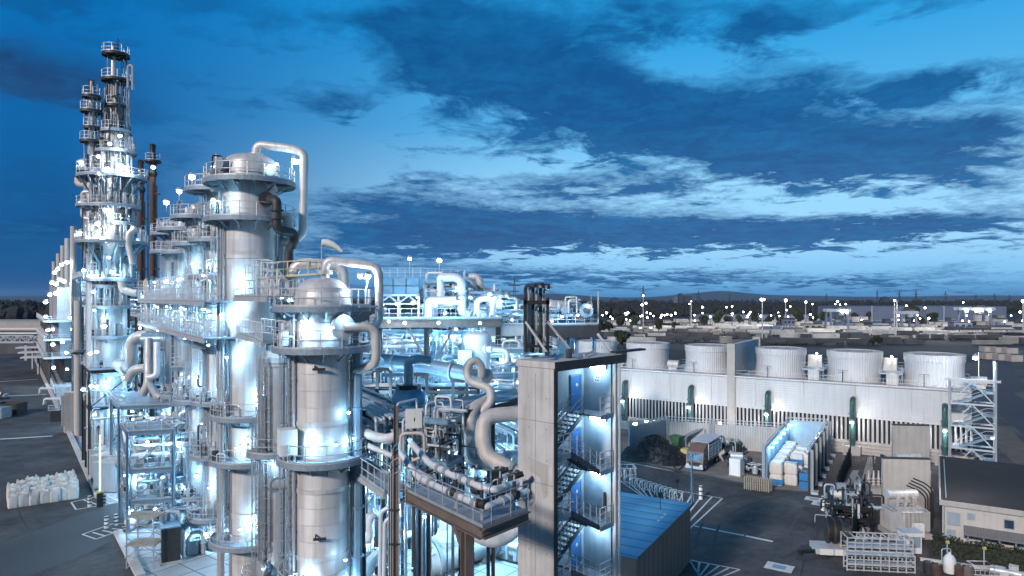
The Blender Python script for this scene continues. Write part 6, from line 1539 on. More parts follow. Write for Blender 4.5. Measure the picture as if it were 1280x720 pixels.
for (py, r0, r1_, a0, a1, mm) in ((68, .34, 1.75, 0, TAU, 'dark'), (100, .45, 1.85, 0, TAU, 'dark'), (132, .72, 1.4, -2.4, 1.2, 'dark'), (164, .8, 2.0, -2.4, 2.0, 'grate'), (190, 1.6, 2.6, -2.4, 2.2, 'grate'), (222, 1.6, 4.4, -2.7, 2.7, 'grate'), (258, 1.9, 3.6, -2.5, 2.2, 'grate'), (279, 1.9, 3.0, -2.2, 1.6, 'grate'), (303, 1.95, 4.6, 0, TAU, 'grate'), (349, 1.1, 3.4, -2.6, 2.4, 'grate'), (357, 1.1, 2.6, -2.4, 2.0, 'grate'), (383, 1.5, 2.6, -2.4, 1.6, 'grate'), (420, 1.75, 2.7, -2.0, 1.2, 'grate'), (465, 1.75, 2.9, -2.2, 1.4, 'grate')):
    cc = c2 if py < 200 else cT + V((.4, 0, 0)); f_ = 0 if a1 - a0 > 6 else fT
    platform(tT, cc, zt(py), r0 + .01, r1_, f_ + a0, f_ + a1, mm, ribs=10 if r1_ > 3 else 6, step=1.2)
    if 150 < py: clutter(tT, cc, r0 + .3, r1_ - .2, zt(py), fT - 2.2, fT + 1.8, 22 if r1_ > 3 else 13, int(py), 3.0)
    if 100 < py < 380:
        rs = random.Random(int(py) + 5)
        for q in range(5):
            a = fT + rs.uniform(-1.7, 1.6); rr_ = r1_ - .25; z_ = zt(py); h_ = rs.uniform(1.5, 4.5); vpipe(tT, cc, a, max(r0 + .15, rr_ - rs.uniform(.3, 1.2)), z_ - h_, z_ + h_, rs.uniform(.05, .12), rs.choice(['galv', 'galv2', 'dark', 'clad2']), (math.cos(a) * -.6, math.sin(a) * -.6))
for k in range(14):
    a = TAU * k / 14; m = MB(); m.beam(pol(cT, 1.3, a, zt(335)), pol(cT + V((.4, 0, 0)), 4.3, a, zt(305)), .2, .22); part('raking_strut', m, M['bluep'], tT, smooth=False)
    m = MB(); m.beam(pol(cT, 2.0, a, zt(250)), pol(cT + V((.4, 0, 0)), 4.2, a, zt(225)), .17, .2)
    part('raking_strut', m, M['bluep'], tT, smooth=False)
for z0, z1, a in ((470, 420, -.6), (420, 383, -.8), (383, 357, -.4), (349, 303, -1.0), (279, 258, -.6), (258, 222, .9), (222, 190, -.3), (190, 164, .6), (164, 102, 1.1), (100, 68, 2.2)):
    ladder(tT, c2 if z1 < 170 else cT, fT + a, 1.8 if z1 > 395 else (1.1 if 340 < z1 < 390 else (.8 if z1 < 165 else 1.9)), zt(z0), zt(z1))
for a, z0, z1, r, rd, mm in ((1.3, 340, 110, 2.0, .22, 'clad2'), (1.1, 300, 130, 2.0, .14, 'galv'), (1.55, 345, 66, 1.9, .12, 'galv2'), (-1.2, 350, 200, 2.0, .16, 'clad'), (-1.5, 500, 200, 2.0, .2, 'clad2'), (.9, 560, 330, 1.9, .3, 'clad'), (-.9, 560, 350, 1.85, .18, 'galv'), (.2, 300, 225, 2.0, .1, 'galv'), (.5, 165, 104, .8, .09, 'galv2'), (0, 165, 104, .8, .1, 'clad2'), (-.5, 165, 104, .8, .08, 'dark'), (-1.4, 166, 70, .8, .07, 'galv2'), (1.6, 300, 190, 2.3, .1, 'galv2'), (-1.8, 330, 200, 2.2, .1, 'galv'), (1.45, 520, 360, 2.1, .16, 'dark'), (-.3, 230, 170, 1.5, .1, 'galv2'), (.7, 290, 232, 1.6, .12, 'clad2')):
    vpipe(tT, cT if z0 > 200 else c2, fT + a, r if z0 > 200 else .8, zt(z0), zt(z1), rd, mm)
m = MB(); m.tube([P(160, 110, 93), P(160, 82, 93), P(166, 82, 93), P(166, 112, 93)], .18, 8, .4); part('vent_loop', m, M['galv2'], tT)
m = MB(); m.tube([P(166, 330, 92.5), P(160, 305, 92.5), P(161, 292, 92.5), P(170, 285, 92.5)], .4, 10, 1.2); m.tube([P(152, 352, 92.5), P(153, 362, 92.5), P(165, 366, 92.5), P(172, 366, 92.5)], .5, 12, 1.4); part('elbow_pipe', m, M['tan'], tT)
m = MB(); m.tube([P(118, 222, 94), P(98, 222, 94), P(98, 230, 94), P(116, 232, 93.5)], .5, 12, .8); part('elbow_duct', m, M['tan'], tT)
m = MB(); m.tube([P(112, 240, 93), P(103, 240, 93), P(103, 272, 93), P(114, 274, 93)], .28, 10, .6); part('side_loop', m, M['clad'], tT)
m = MB()
for k in range(4): m.cyl(pol(c2, .3, k * 1.57, zt(72)), pol(c2, .3, k * 1.57, zt(48 + 3 * k)), .07, n=6)
m.tube([pol(c2, 1.4, 0, zt(68)), pol(c2, 1.4, 0, zt(56)), pol(c2, 1.0, .5, zt(55))], .05, 6, .2); part('vent_rod', m, M['dark'], tT)
for k in range(26):
    rs = random.Random(k * 7 + 3); a = fT + rs.uniform(-1.8, 1.7); py = rs.uniform(112, 345); r_ = (1.0 if py < 160 else (1.9 if py < 220 else 2.1)) + rs.uniform(0, .9); z_ = zt(py); h_ = rs.uniform(1.2, 4); da = rs.uniform(.25, .7) * rs.choice((-1, 1)); cc = c2 if py < 160 else cT + V((.4, 0, 0))
    m = MB(); m.tube([pol(cc, r_ - .8, a, z_), pol(cc, r_, a, z_), pol(cc, r_, a, z_ + h_), pol(cc, r_, a + da, z_ + h_), pol(cc, r_ - .6, a + da, z_ + h_)], rs.uniform(.06, .16), 7, .3); part('loop_pipe', m, M[rs.choice(['clad2', 'galv', 'dark', 'galv2', 'brown'])], tT)
# twin column leaning on it
cS = V((X(122.5, YT), YT - 1.5, 0)); fS = CAMA(cS)
tS = thing('side_column', 'thin companion column clamped against the very tall stepped tower', 'column', cS, 'process columns')
shell(tS, cS, [(.65, zt(560)), (.65, zt(235)), (.48, zt(228)), (.42, zt(128)), (.3, zt(124)), (.28, zt(106))], M['clad2'], 2.0, 30)
for (py, r1_) in ((124, 1.2), (142, 1.35), (162, 1.0), (179, 1.4), (215, 1.8), (258, 1.9), (300, 2.0)): platform(tS, cS, zt(py), .64, r1_, 0, TAU, 'dark' if py < 200 else 'grate', ribs=6)
for k in range(5): vpipe(tS, cS, k * 1.25, .62, zt(330), zt(110 + k * 6), .08, 'galv2')
m = MB()
for k in range(3): m.cyl(pol(cS, .28, k * 2.1, zt(128)), pol(cS, .28, k * 2.1, zt(104)), .14, n=8)
part('vent_pipe', m, M['dark'], tS)
for (px, py, w_, rd) in ((123, 196, 300, .34), (134, 212, 500, .4), (150, 207, 700, .46), (156, 210, 500, .42), (124, 217, 400, .36), (132, 263, 700, .44), (122, 280, 600, .42), (143, 278, 400, .36), (120, 296, 700, .44), (128, 298, 500, .4), (110, 297, 260, .3), (140, 340, 500, .42), (112, 345, 500, .42), (120, 345, 400, .36), (105, 338, 400, .36), (118, 388, 300, .32), (150, 170, 260, .3), (137, 180, 260, .32), (136, 322, 260, .3), (117, 365, 300, .32)):
    flood(tT, P(px, py, YT - 4.2), w_ * .7, rd * .85, None, NEUT if py < 300 else COOL, (.2, 1.2, -.3))
for (px, py) in ((102.5, 204.5), (102.5, 255.5), (102, 292)):
    flood(tS, P(px, py, 94), 260, .5, P(107, py + 9, 94), NEUT, (.5, -.2, -.2))
for (px, py, w_, rd) in ((114, 483, 320, .3), (121, 483, 300, .3), (130, 408, 420, .36), (113, 442, 330, .3), (121, 440, 330, .3), (104, 487, 300, .3)): flood(tT, P(px, py, 89), w_, rd, None, COOL, (.3, .6, -.3))
# flare stacks
for (px, top, lab, sd) in ((176, 200, 'shorter rust brown flare stack standing next to the very tall tower', 1), (191, 180, 'taller rust brown flare stack with a lamp under its crown', 2)):
    Y = 112; c = V((X(px, Y), Y, 0)); z = Z(top, Y); t = thing('flare_stack', lab, 'flare stack', c, 'flare stacks')
    part('pipe', MB().cyl(c, c + V((0, 0, z - 5.5)), .56, .50, 16), M['rust'], t)
    m = MB(); m.lathe(c, [(.5, z - 5.6), (.75, z - 5.0), (.5, z - 4.4), (.5, z - 3.4), (.9, z - 3.0), (.5, z - 2.4), (.42, z - 1.0), (.5, z - .2), (.3, z), (.001, z)], 16); part('flare_tip', m, M['black'], t)
    platform(t, c, z - 2.8, .5, 1.25, 0, TAU, 'dark', ribs=4)
    m = MB(); zz = 12
    while zz < z - 7: m.box(c + V((.75 if sd > 1 else .7, 0, zz)), (.8, .5, .25)); m.box(c + V((-.6, 0, zz + 2.3)), (.5, .4, .2)); zz += 4.2
    part('bracket', m, M['rust'], t, smooth=False); vpipe(t, c, math.pi + .3, .5, 8, z - 6, .1, 'dark'); vpipe(t, c, -.3, .5, 8, z - 7, .13, 'dark')
    if sd == 2: flood(t, P(191.5, 209.5, 110.5), 200, .36, None, NEUT, (0, -.3, -.2))
# storage drum on legs behind flares: brownish vessel
cV = V((X(197, 104), 104, 0)); t = thing('brown_drum', 'squat beige clad drum under the taller flare stack', 'drum', cV, 'process drums')
shell(t, cV, [(.9, Z(470, 104)), (1.9, Z(440, 104)), (1.9, Z(352, 104))] + dome(1.9, Z(352, 104), .8)[1:], M['plaster'], 3, 30)
for a in (2.6, 4.0, 5.2, .8): part('leg', MB().beam(pol(cV, 1.7, a, 0), pol(cV, 1.7, a, Z(430, 104)), .3), M['dark'], t, smooth=False)
m = MB(); m.tube([P(188, 345, 101), P(188, 360, 101), P(193, 375, 101), P(193, 385, 101), P(215, 385, 101)], .35, 10, 1); m.tube([P(203, 340, 101), P(203, 312, 101), P(206, 310, 101), P(206, 345, 101)], .3, 10, .5); part('feed_pipe', m, M['galv2'], t)
# ---- furnace block far along the street
YB = 185.0; nl = V((X(62, YB), YB, 0)); fb_ = thing('furnace_block', 'multi-storey lit furnace block with railed decks and five pale flues', 'furnace', nl + EA * 30 + EB * 6)
def bb(a, b, z): return nl + EA * a + EB * b + V((0, 0, z))
WB, LB = 13.5, 62.0
for i, zz in enumerate((7.5, 12.5, 17.6)):
    m = MB().prism([bb(-1, -1.5, 0), bb(LB, -1.5, 0), bb(LB, WB, 0), bb(-1, WB, 0)], zz - .5, zz); part('deck', m, M['clad2'], fb_, smooth=False)
    part('railing', MB().rail([bb(LB, -1.4, zz), bb(-.9, -1.4, zz), bb(-.9, WB, zz)], 1.2, .06, 2.4), M['galv'], fb_, smooth=False)
for a in range(0, 63, 10):
    for b in (0, WB - 1): part('post', MB().beam(bb(a, b, 0), bb(a, b, 17), .6), M['dark'], fb_, smooth=False)
for i, (z0, z1, ins_) in enumerate(((0, 7, 3.5), (7.5, 12, 2.5), (12.5, 17.1, 2.2))):
    m = MB().prism([bb(2, ins_, 0), bb(LB - 2, ins_, 0), bb(LB - 2, WB - .5, 0), bb(2, WB - .5, 0)], z0 + .05, z1); part('wall', m, M['cabinet'] if i else M['dark'], fb_, smooth=False)
for k in range(22):
    a = 2 + k * 2.7; m = MB(); m.tube([bb(a, .6, 13 + (k % 2)), bb(a, -.9, 13.4), bb(a, -.9, 8.2), bb(a, .8, 8.0)], .35, 7, .9); part('side_pipe', m, M['galv'], fb_)
for (a, b, w_, l_, z0, z1) in ((6, 2, 8.5, 26, 17.6, 27), (36, 2, 7, 20, 17.6, 30), (1, 7, 5, 8, 17.6, 31.5)):
    m = MB().prism([bb(a, b, 0), bb(a + l_, b, 0), bb(a + l_, b + w_, 0), bb(a, b + w_, 0)], z0, z1); part('heater_box', m, M['clad2'], fb_, smooth=False)
for k in range(5):
    Y = 186 + k * 16; px = (92, 84.5, 79, 73.5, 68)[k]; c = V((X(px, Y), Y, 0)); top = (283, 298, 307, 317, 327)[k]
    part('flue', MB().cyl((c.x, c.y, 17.6), (c.x, c.y, Z(top, Y)), .85, .8, 16), M['plaster'], fb_)
for (px, py) in ((65, 354), (70, 356), (75, 350), (80, 352), (84, 328), (72, 337), (68, 341), (77, 331), (62, 369), (70, 367), (57, 396), (88, 397), (60, 413), (66, 412), (90, 412), (78, 428), (83, 441), (66, 431), (67, 460), (84, 462), (95, 350), (100, 370), (57, 378)):
    Y_ = 181 if py > 380 else 184; flood(fb_, P(px, py, Y_), 600 if (px + py) % 2 else 280, .66 if py < 380 else .52, None, COOL, (.2, 1.4, -.4))
m = MB()
for k in range(24): a = 20 + k * .55; m.tube([bb(-1.6, 10, 17 - (k % 5)), bb(-2.2 - (k % 3) * .4, 9 + k * .15, 21 + (k % 4)), bb(-2.2, 9 + k * .15, 12)], .25, 6, 1)
part('hanging_pipe', m, M['dark'], fb_)
# tall plain columns before the furnace block
for (px, Y, r, top, base_lab, mm) in ((97.5, 116, .62, 377, 'plain beige pipe column rising in front of the furnace block', 'plaster'), (113, 112, .45, 392, 'thin grey pipe column beside the plain beige one', 'clad2')):
    c = V((X(px, Y), Y, 0)); t = thing('pipe_column', base_lab, 'column', c, 'process columns'); shell(t, c, [(r, 0), (r, Z(top, Y)), (r * .9, Z(top - 1, Y))], M[mm], 3.5, 24)
    vpipe(t, c, CAMA(c) + .9, r, 0, Z(top + 6, Y), .14, 'dark'); platform(t, c, Z(top + 60, Y), r, r + 1.0, 0, TAU, 'grate', ribs=4)
# beige lockers by the kerb
for k, (px, py) in enumerate(((83, 540), (90, 540))):
    c = G(px, py); s = c.y / F; t = thing('tall_locker', 'tall beige plant locker by the kerb, ' + ('on the road side' if k == 0 else 'on the plant side'), 'locker', c, 'beige lockers')
    part('body', MB().box(c + V((0, 0, 25 * s)), (5.2 * s, 2, 50 * s), R(37)), M['plaster'], t, smooth=False); part('door', MB().box(c + V((.1, -1.05, 28 * s)), (4 * s, .1, 38 * s), R(37)), M['clad2'], t, smooth=False)
c = G(76, 525); t = thing('dark_container', 'dark open container standing behind the kerb', 'container', c); s = c.y / F
part('box_body', MB().box(c + V((0, 0, 7 * s)), (12 * s, 4, 14 * s), R(10)), M['black'], t, smooth=False); part('frame', MB().rail([c + V((-6 * s, -2.1, 14 * s)), c + V((6 * s, -2.1, 14 * s))], 1.0, .08, 2), M['galv2'], t, smooth=False)
# pipe bends poking over the kerb
for k, (px, py) in enumerate(((54, 493), (60, 507))):
    c = G(px, py); t = thing('kerb_hydrant', ('farther' if k == 0 else 'nearer') + ' low white pipe bend leaning over the kerb line', 'hydrant', c, 'pipe bends at the kerb')
    part('pipe', MB().tube([c + V((3, 0, 0)), c + V((3, 0, 1.5)), c + V((-.8, 0, 1.5)), c + V((-.8, 0, .4))], .28, 9, .6), M['white'], t); part('cap', MB().cyl(c + V((-.8, 0, .2)), c + V((-.8, 0, .5)), .42, n=10), M['galv2'], t)
# railing beside the street beyond
kr = thing('street_railing', 'bright double railing along the plant side of the far street', 'railing', G(46, 455))
part('rail', MB().rail([G(43, 445) + kn * 2, G(60, 492) + kn * 1.2], 1.6, .12, 6), M['galv'], kr, smooth=False)
# ---- pipe bridge, shed and scrap at the far street end
Yp = 255; x0, x1 = X(-40, Yp), X(46, Yp)
pb_ = thing('pipe_bridge', 'long trussed pipe bridge spanning the far end of the street', 'pipe bridge', V(((x0 + x1) / 2, Yp, 0)))
m = MB(); zb, zt2 = Z(427.5, Yp), Z(419, Yp)
for yy in (-1.5, 1.5):
    m.beam((x0, Yp + yy, zb), (x1, Yp + yy, zb), .5, .7); m.beam((x0, Yp + yy, zt2), (x1, Yp + yy, zt2), .4, .5); k = 0; n = 10
    for k in range(n):
        a = x0 + (x1 - x0) * k / n; b = x0 + (x1 - x0) * (k + 1) / n; m.beam((a, Yp + yy, zb), (a, Yp + yy, zt2), .3); m.beam((a, Yp + yy, zb if k % 2 else zt2), (b, Yp + yy, zt2 if k % 2 else zb), .3)
part('truss', m, M['galv2'], pb_, smooth=False)
for px in (-10, 33): part('pillar', MB().beam((X(px, Yp), Yp, 0), (X(px, Yp), Yp, zb), .9), M['galv2'], pb_, smooth=False)
for z_, r, mm in ((Z(411.5, Yp), .75, 'tan'), (Z(416.5, Yp), .4, 'galv'), (Z(414.5, Yp), .3, 'dark')): part('pipe', MB().cyl((x0, Yp - 1, z_), (x1 + 3, Yp - 1, z_), r, n=10), M[mm], pb_)
m = MB()
for k in range(12): x = x0 + (x1 - x0) * k / 12; m.beam((x, Yp, zt2), (x, Yp, Z(410, Yp)), .25)
part('pipe_support', m, M['galv2'], pb_, smooth=False)
Y = 330; block('long_shed', ((X(-60, Y) + X(51, Y)) / 2, Y + 12, 0), (X(51, Y) - X(-60, Y), 24, Z(402, Y)), 0, M['conc'], 'long low concrete shed behind the trussed pipe bridge', 'shed', roofm=M['conc'])
block('small_shed', (X(20, 290), 290, 0), (22, 10, 5), .1, M['wagond'], 'dark shed under the trussed pipe bridge', 'shed', roofm=M['felt'])
machine_bits('scrap_heap_machine', G(18, 440), 'jumble of machinery beneath the trussed pipe bridge', 'machinery', 66, ['galv2', 'dark', 'cabinet'], 14, (9, 4, 4.5))
c = V((X(44, 230), 230, 0)); t = thing('access_stair', 'pale sloping roofed stair at the corner of the furnace block', 'stair', c)
m = MB()
for k in range(3): m.box(P(40 + k * 3.5, 434 + k * 6, 225 - k * 8), (8, 5, .4), .4)
part('step_roof', m, M['whitep'], t, smooth=False); part('support', MB().beam(P(41, 436, 225), (X(41, 225), 225, 0), .5).beam(P(48, 448, 209), (X(48, 209), 209, 0), .5), M['galv2'], t, smooth=False)
# skips on the asphalt
c = G(13, 517); t = thing('skip_container', 'long dark steel skip parked on the asphalt', 'skip', c)
s = c.y / F
def trough(name, c, L_, W_, h, m, parent, rz):
    mb = MB(); Rz = Matrix.Rotation(rz, 3, 'Z')
    for (o, sz) in (((0, 0, .1), (L_, W_, .2)), ((L_ / 2, 0, h / 2), (.15, W_, h)), ((-L_ / 2, 0, h / 2), (.15, W_, h)), ((0, W_ / 2, h / 2), (L_, .15, h)), ((0, -W_ / 2, h / 2), (L_, .15, h))): mb.box(c + Rz @ V(o), sz, rz)
    for k in range(6): mb.box(c + Rz @ V((-L_ / 2 + L_ * (k + .5) / 6, -W_ / 2 - .1, h / 2)), (.15, .12, h), rz)
    return part(name, mb, m, parent, smooth=False)
trough('box_body', c, 29 * s, 3.0, 2.3, M['dark'], t, 0); part('load', MB().box(c + V((0, 0, 1.5)), (27 * s, 2.6, .8)), M['black'], t, smooth=False)
c = G(1, 522); t = thing('small_skip', 'small grey skip in front of the long dark one', 'skip', c); trough('box_body', c, 14 * s, 2.4, 2.0, M['cabinet'], t, 0)
part('lid', MB().box(c + V((0, 0, 2.05)), (14 * s, 2.5, .1)), M['cabinet'], t, smooth=False)
machine_bits('compressor', G(2, 498), 'pale towable compressor partly cut by the picture edge behind the skips', 'compressor', 12, ['galv', 'whitep', 'dark'], 8, (1.8, 1.2, 1.6))
# ---- big bags
def bagmesh(seed):
    rs = random.Random(seed); mb = MB(); n = 20; prof = [(.46, 0), (.55, .05), (.58, .22), (.59, .6), (.58, .98), (.56, 1.12), (.47, 1.19), (.30, 1.16), (.16, 1.20), (.10, 1.27), (.02, 1.28)]
    for r, z in prof:
        for k in range(n):
            a = TAU * k / n; sq = 1 / max(abs(math.cos(a)), abs(math.sin(a))); q = r * (1 + (min(sq, 1.22) - 1) * (.85 if z < 1.05 else .2)) * rs.uniform(.965, 1.035)
            mb.v.append((q * math.cos(a), q * math.sin(a), z + rs.uniform(-.02, .02)))
    for i in range(len(prof) - 1):
        for k in range(n): k2 = (k + 1) % n; mb._f((i * n + k, i * n + k2, i * n + n + k2, i * n + n + k))
    return mb
bA, bB = G(17, 634), G(92, 622.5); bd_ = (bB - bA); bu = bd_.normalized(); bnv = V((-bu.y, bu.x, 0)); bnv = bnv if bnv.y > 0 else -bnv
protos_b = []; cnt = (3, 4, 4, 4, 4, 4, 5)
for i in range(7):
    for j in range(cnt[i]):
        loc = bA + bd_ * (i / 6) + bnv * (j * 1.5 + .1 * math.sin(i * 3 + j)) + bu * (.06 * math.sin(i * 5 + j * 2))
        zz = 0
        k = (i * 2 + j * 3) % 4; lab = 'white woven bulk bag with tied neck in the block of bags on the asphalt'
        if k >= len(protos_b):
            t = thing('bulk_bag', lab, 'bulk bag', (0, 0, 0), 'white bulk bags on the asphalt'); part('sack', bagmesh(100 + k), M['bag'], t)
            m = MB()
            for sx in (-1, 1):
                for sy in (-1, 1): m.tube([(sx * .5, sy * .42, 1.0), (sx * .48, sy * .40, 1.30), (sx * .34, sy * .50, 1.28), (sx * .42, sy * .52, 1.0)], .045, 5, .1)
            part('lifting_loop', m, M['bag'], t); part('pallet', MB().box((0, 0, .02), (1.1, 1.1, .03)), M['wood'], t, smooth=False)
            protos_b.append(t); o = t
        else: o = dup(protos_b[k])
        o.location = loc + V((0, 0, zz)); o.rotation_euler = (0, 0, math.atan2(bu.y, bu.x) + .08 * math.sin(i + j * 2)); o.scale = (1.0, 1.0, 1.24 + .1 * math.sin(i * 2.3 + j) + .14 * min(j, 3))
# light pole with a cool glow at the road crossing, striped posts
c = G(125, 633); t = thing('light_column', 'slender pole lit pale green along its length, standing on a black post at the crossing', 'pole', c)
part('post', MB().cyl(c, c + V((0, 0, 1.6)), .35, n=12), M['black'], t); part('cap', MB().cyl(c + V((0, 0, 1.6)), c + V((0, 0, 1.8)), .38, n=12), M['yellow'], t)
part('lit_tube', MB().cyl(c + V((0, 0, 1.8)), c + V((0, 0, 8.2)), .085, n=10), M['lampc'], t)
for (px, py, lb) in ((112, 633, 'striped post on the road side of the lit pole'), (130, 632, 'striped post on the plant side of the lit pole'), (133, 660, 'striped post of the pair at the second hatched patch, road side'), (145, 657, 'striped post of the pair at the second hatched patch, plant side')): bollard(px, py, lb, 'striped posts at the crossing', 1.2, .22)
m = MB()
for (px, py) in ((137, 659), (139, 652)): pass
# grey switch cabinets in a row behind the kerb
for k in range(4):
    c = G(140, 612) + EA * (k * 4.2) + EB * (.1 * k); t = thing('switch_cabinet', ('grey blue switch cabinet closest to the lit pole', 'second grey blue switch cabinet counted from the lit pole', 'third grey blue switch cabinet counted from the lit pole', 'last grey blue switch cabinet of the row behind the kerb')[k], 'cabinet', c, 'switch cabinets behind the kerb')
    part('body', MB().box(c + V((0, 0, 1.85)), (3.0, 2.6, 3.5), R(-8)), M['cabinet'], t, smooth=False); part('plinth', MB().box(c + V((0, 0, .06)), (3.1, 2.7, .12), R(-8)), M['dark'], t, smooth=False); part('roof', MB().box(c + V((0, 0, 3.66)), (3.15, 2.75, .1), R(-8)), M['clad2'], t, smooth=False)
    part('door', MB().box(c + V((.1, -1.33, 1.8)), (1.3, .05, 2.9), R(-8)), M['cabinet'], t, smooth=False)
UX_ = V((.99, .12, 0)).normalized(); UY_ = V((-.12, .99, 0))
# ---- generic steel structure with pipework
def structure(name, label, cat, corner, ua, ub, la, lb, levels, seed, npipe=40, mats=('clad', 'white', 'galv', 'galv', 'tan', 'bluep', 'galv2'), frame='bluep', rails=True, vessels=3, floods=4, w_=350, post=.28, rr=(.05, .2), group='steel pipe structures', col=COOL, brace=True, lrad=.17, boxes=4, verts=.45, topb=False):
    w_ *= 1.3; rs = random.Random(seed); corner = V(corner); t = thing(name, label, cat, corner + ua * la / 2 + ub * lb / 2, group)
    def q(a, b, z): return corner + ua * a + ub * b + V((0, 0, z))
    rz = math.atan2(ua.y, ua.x); na = max(1, round(la / 6)); nb = max(1, round(lb / 6)); top = levels[-1]
    for i in range(na + 1):
        for j in range(nb + 1):
            m = MB(); a, b = la * i / na, lb * j / nb; m.ibeam(q(a, b, 0), q(a, b, top), post, post, .05); part('post', m, M[frame], t, smooth=False)
    prev = 0
    for z in levels:
        m = MB()
        for j in range(nb + 1): m.ibeam(q(0, lb * j / nb, z - .2), q(la, lb * j / nb, z - .2), .2, .36, .04)
        for i in range(na + 1): m.ibeam(q(la * i / na, 0, z - .2), q(la * i / na, lb, z - .2), .2, .36, .04)
        part('beam', m, M[frame], t, smooth=False)
        if brace:
            m = MB(); i = rs.randrange(na); m.beam(q(la * i / na, 0, prev), q(la * (i + 1) / na, 0, z - .3), .12); j = rs.randrange(nb); m.beam(q(0, lb * j / nb, prev), q(0, lb * (j + 1) / nb, z - .3), .12); part('brace', m, M[frame], t, smooth=False)
        if rails:
            m = MB().prism([q(.1, .1, 0), q(la - .1, .1, 0), q(la - .1, lb - .1, 0), q(.1, lb - .1, 0)], z - .01, z + .05) if rails != 'top' or z == top else None
            if m: part('deck', m, M['grate'], t, smooth=False)
            part('railing', MB().rail([q(0, lb, z + .05), q(0, 0, z + .05), q(la, 0, z + .05), q(la, lb, z + .05)], step=1.3), M['galv'], t, smooth=False)
        prev = z
    zs = [0] + list(levels)
    for k in range(npipe):
        lv = max(rs.randrange(len(levels)), rs.randrange(len(levels)), 1 if seed == 411 else 0) if topb else rs.randrange(len(levels)); z0, z1 = zs[lv], zs[lv + 1]; r = rs.uniform(*rr) * (1.5 if rs.random() < .15 else 1); m = MB(); mm = rs.choice(mats)
        if rs.random() < verts:
            a, b = rs.uniform(.2, la - .2), rs.uniform(-.3, lb); h = rs.uniform(z0 + .5, z1 + (1.2 if lv == len(levels) - 1 else 0)); e = rs.choice((-1, 1)) * rs.uniform(.5, 2.2); p2 = (a + e, b) if rs.random() < .6 else (a, b + e)
            pts = [q(a, b, z0 + .05), q(a, b, h), q(p2[0], p2[1], h)] + ([q(p2[0], p2[1], z0 + .05)] if rs.random() < .5 else [])
        else:
            z = rs.uniform(z0 + .6, z1 - .5) if z1 - z0 > 1.4 else z0 + .6
            if rs.random() < .6: b = rs.uniform(-.4, lb * .7); a0, a1 = sorted((rs.uniform(-.6, la * .5), rs.uniform(la * .5, la + .6))); pts = [q(a0, b, z), q(a1, b, z)]; d = V((0, 0, rs.choice((-1, 1)) * rs.uniform(.4, 1.3)))
            else: a = rs.uniform(0, la); b0, b1 = sorted((rs.uniform(-.6, lb * .4), rs.uniform(lb * .5, lb + .6))); pts = [q(a, b0, z), q(a, b1, z)]; d = V((0, 0, rs.choice((-1, 1)) * rs.uniform(.4, 1.3)))
            if rs.random() < .6: pts = [pts[0] + d] + pts
            if rs.random() < .6: pts = pts + [pts[-1] - d]
        m.tube(pts, r, 8, r * 3.2)
        if rs.random() < .5:
            p = pts[1]; d_ = (pts[1] - pts[0]).normalized(); e = pts[0] + (pts[1] - pts[0]) * .5; m.cyl(e - d_ * .05, e + d_ * .05, r * 1.7, n=10)
        part('pipe', m, M[mm], t)
        if rs.random() < .25:
            e = (pts[0] + pts[1]) / 2; m = MB(); d_ = (pts[1] - pts[0]).normalized(); m.cyl(e - d_ * .22, e + d_ * .22, r * 1.9, n=10); s_ = V((0, -.4, .15)) if abs(d_.z) > .7 else V((0, -.1, .45)); m.beam(e, e + s_, .06); x_ = e + s_
            m.tube([x_ + V((.2 * math.cos(g_), .05 * math.sin(g_), .2 * math.sin(g_))) for g_ in [TAU * u / 10 for u in range(11)]], .025, 5, caps=False); part('valve', m, M[rs.choice(['dark', 'galv2', 'galv', 'bluep'])], t)
    for k in range(vessels):
        lv = rs.randrange(len(levels)); z0, z1 = zs[lv] + .06, zs[lv + 1]; r = rs.uniform(.35, .8); a, b = rs.uniform(r, la - r), rs.uniform(r, lb - r); h = min(rs.uniform(1.6, 3.4), (z1 - z0) * .85 if lv < len(levels) - 1 else 3); m = MB(); c_ = q(a, b, z0)
        if rs.random() < .6:
            m.lathe(c_, [(.01, z0 + .3), (r * .7, z0 + .35), (r, z0 + .6), (r, z0 + h * .85), (r * .7, z0 + h * .97), (.01, z0 + h)], 18)
            for g_ in (0.5, 2.6, 4.7): m.beam(pol(c_, r * .85, g_, z0), pol(c_, r * .85, g_, z0 + .6), .1)
        else: m.cyl(q(max(.2, a - 1.2), b, z0 + r + .3), q(min(la, a + 1.2), b, z0 + r + .3), r, n=18); m.ball(q(max(.2, a - 1.2), b, z0 + r + .3), r, 14); m.ball(q(min(la, a + 1.2), b, z0 + r + .3), r, 14); m.box(q(a, b, z0 + .2), (.4, r * 1.4, .4), rz)
        part('vessel', m, M[rs.choice(('clad', 'white', 'clad2'))], t)
    for k in range(boxes):
        lv = rs.randrange(len(levels)); z0 = zs[lv] + .06; s_ = (rs.uniform(.4, 1.2), rs.uniform(.3, .8), rs.uniform(.6, 1.6)); part('cabinet', MB().box(q(rs.uniform(.6, la - .6), rs.uniform(-.1, lb - .6), z0 + s_[2] / 2), s_, rz), M[rs.choice(('cabinet', 'white', 'clad2'))], t, smooth=False)
    for k in range(floods):
        lv = k % len(levels); z = zs[lv + 1] - .9 if lv < len(levels) - 1 or floods <= len(levels) else zs[lv + 1] - rs.uniform(.8, 1.6); a = la * ((k + .5) / floods)
        flood(t, q(a, -.25, z), w_, lrad, None, col, tuple(ub * .5 + V((0, 0, -.25))))
    return t
structure('pump_deck', 'dark framed machine deck in front of the very tall tower', 'deck', G(112, 596, 0) , EB, EA, 5.5, 10, [9.2, 14.2], 201, 22, frame='dark', floods=5, w_=420, vessels=2, lrad=.24)
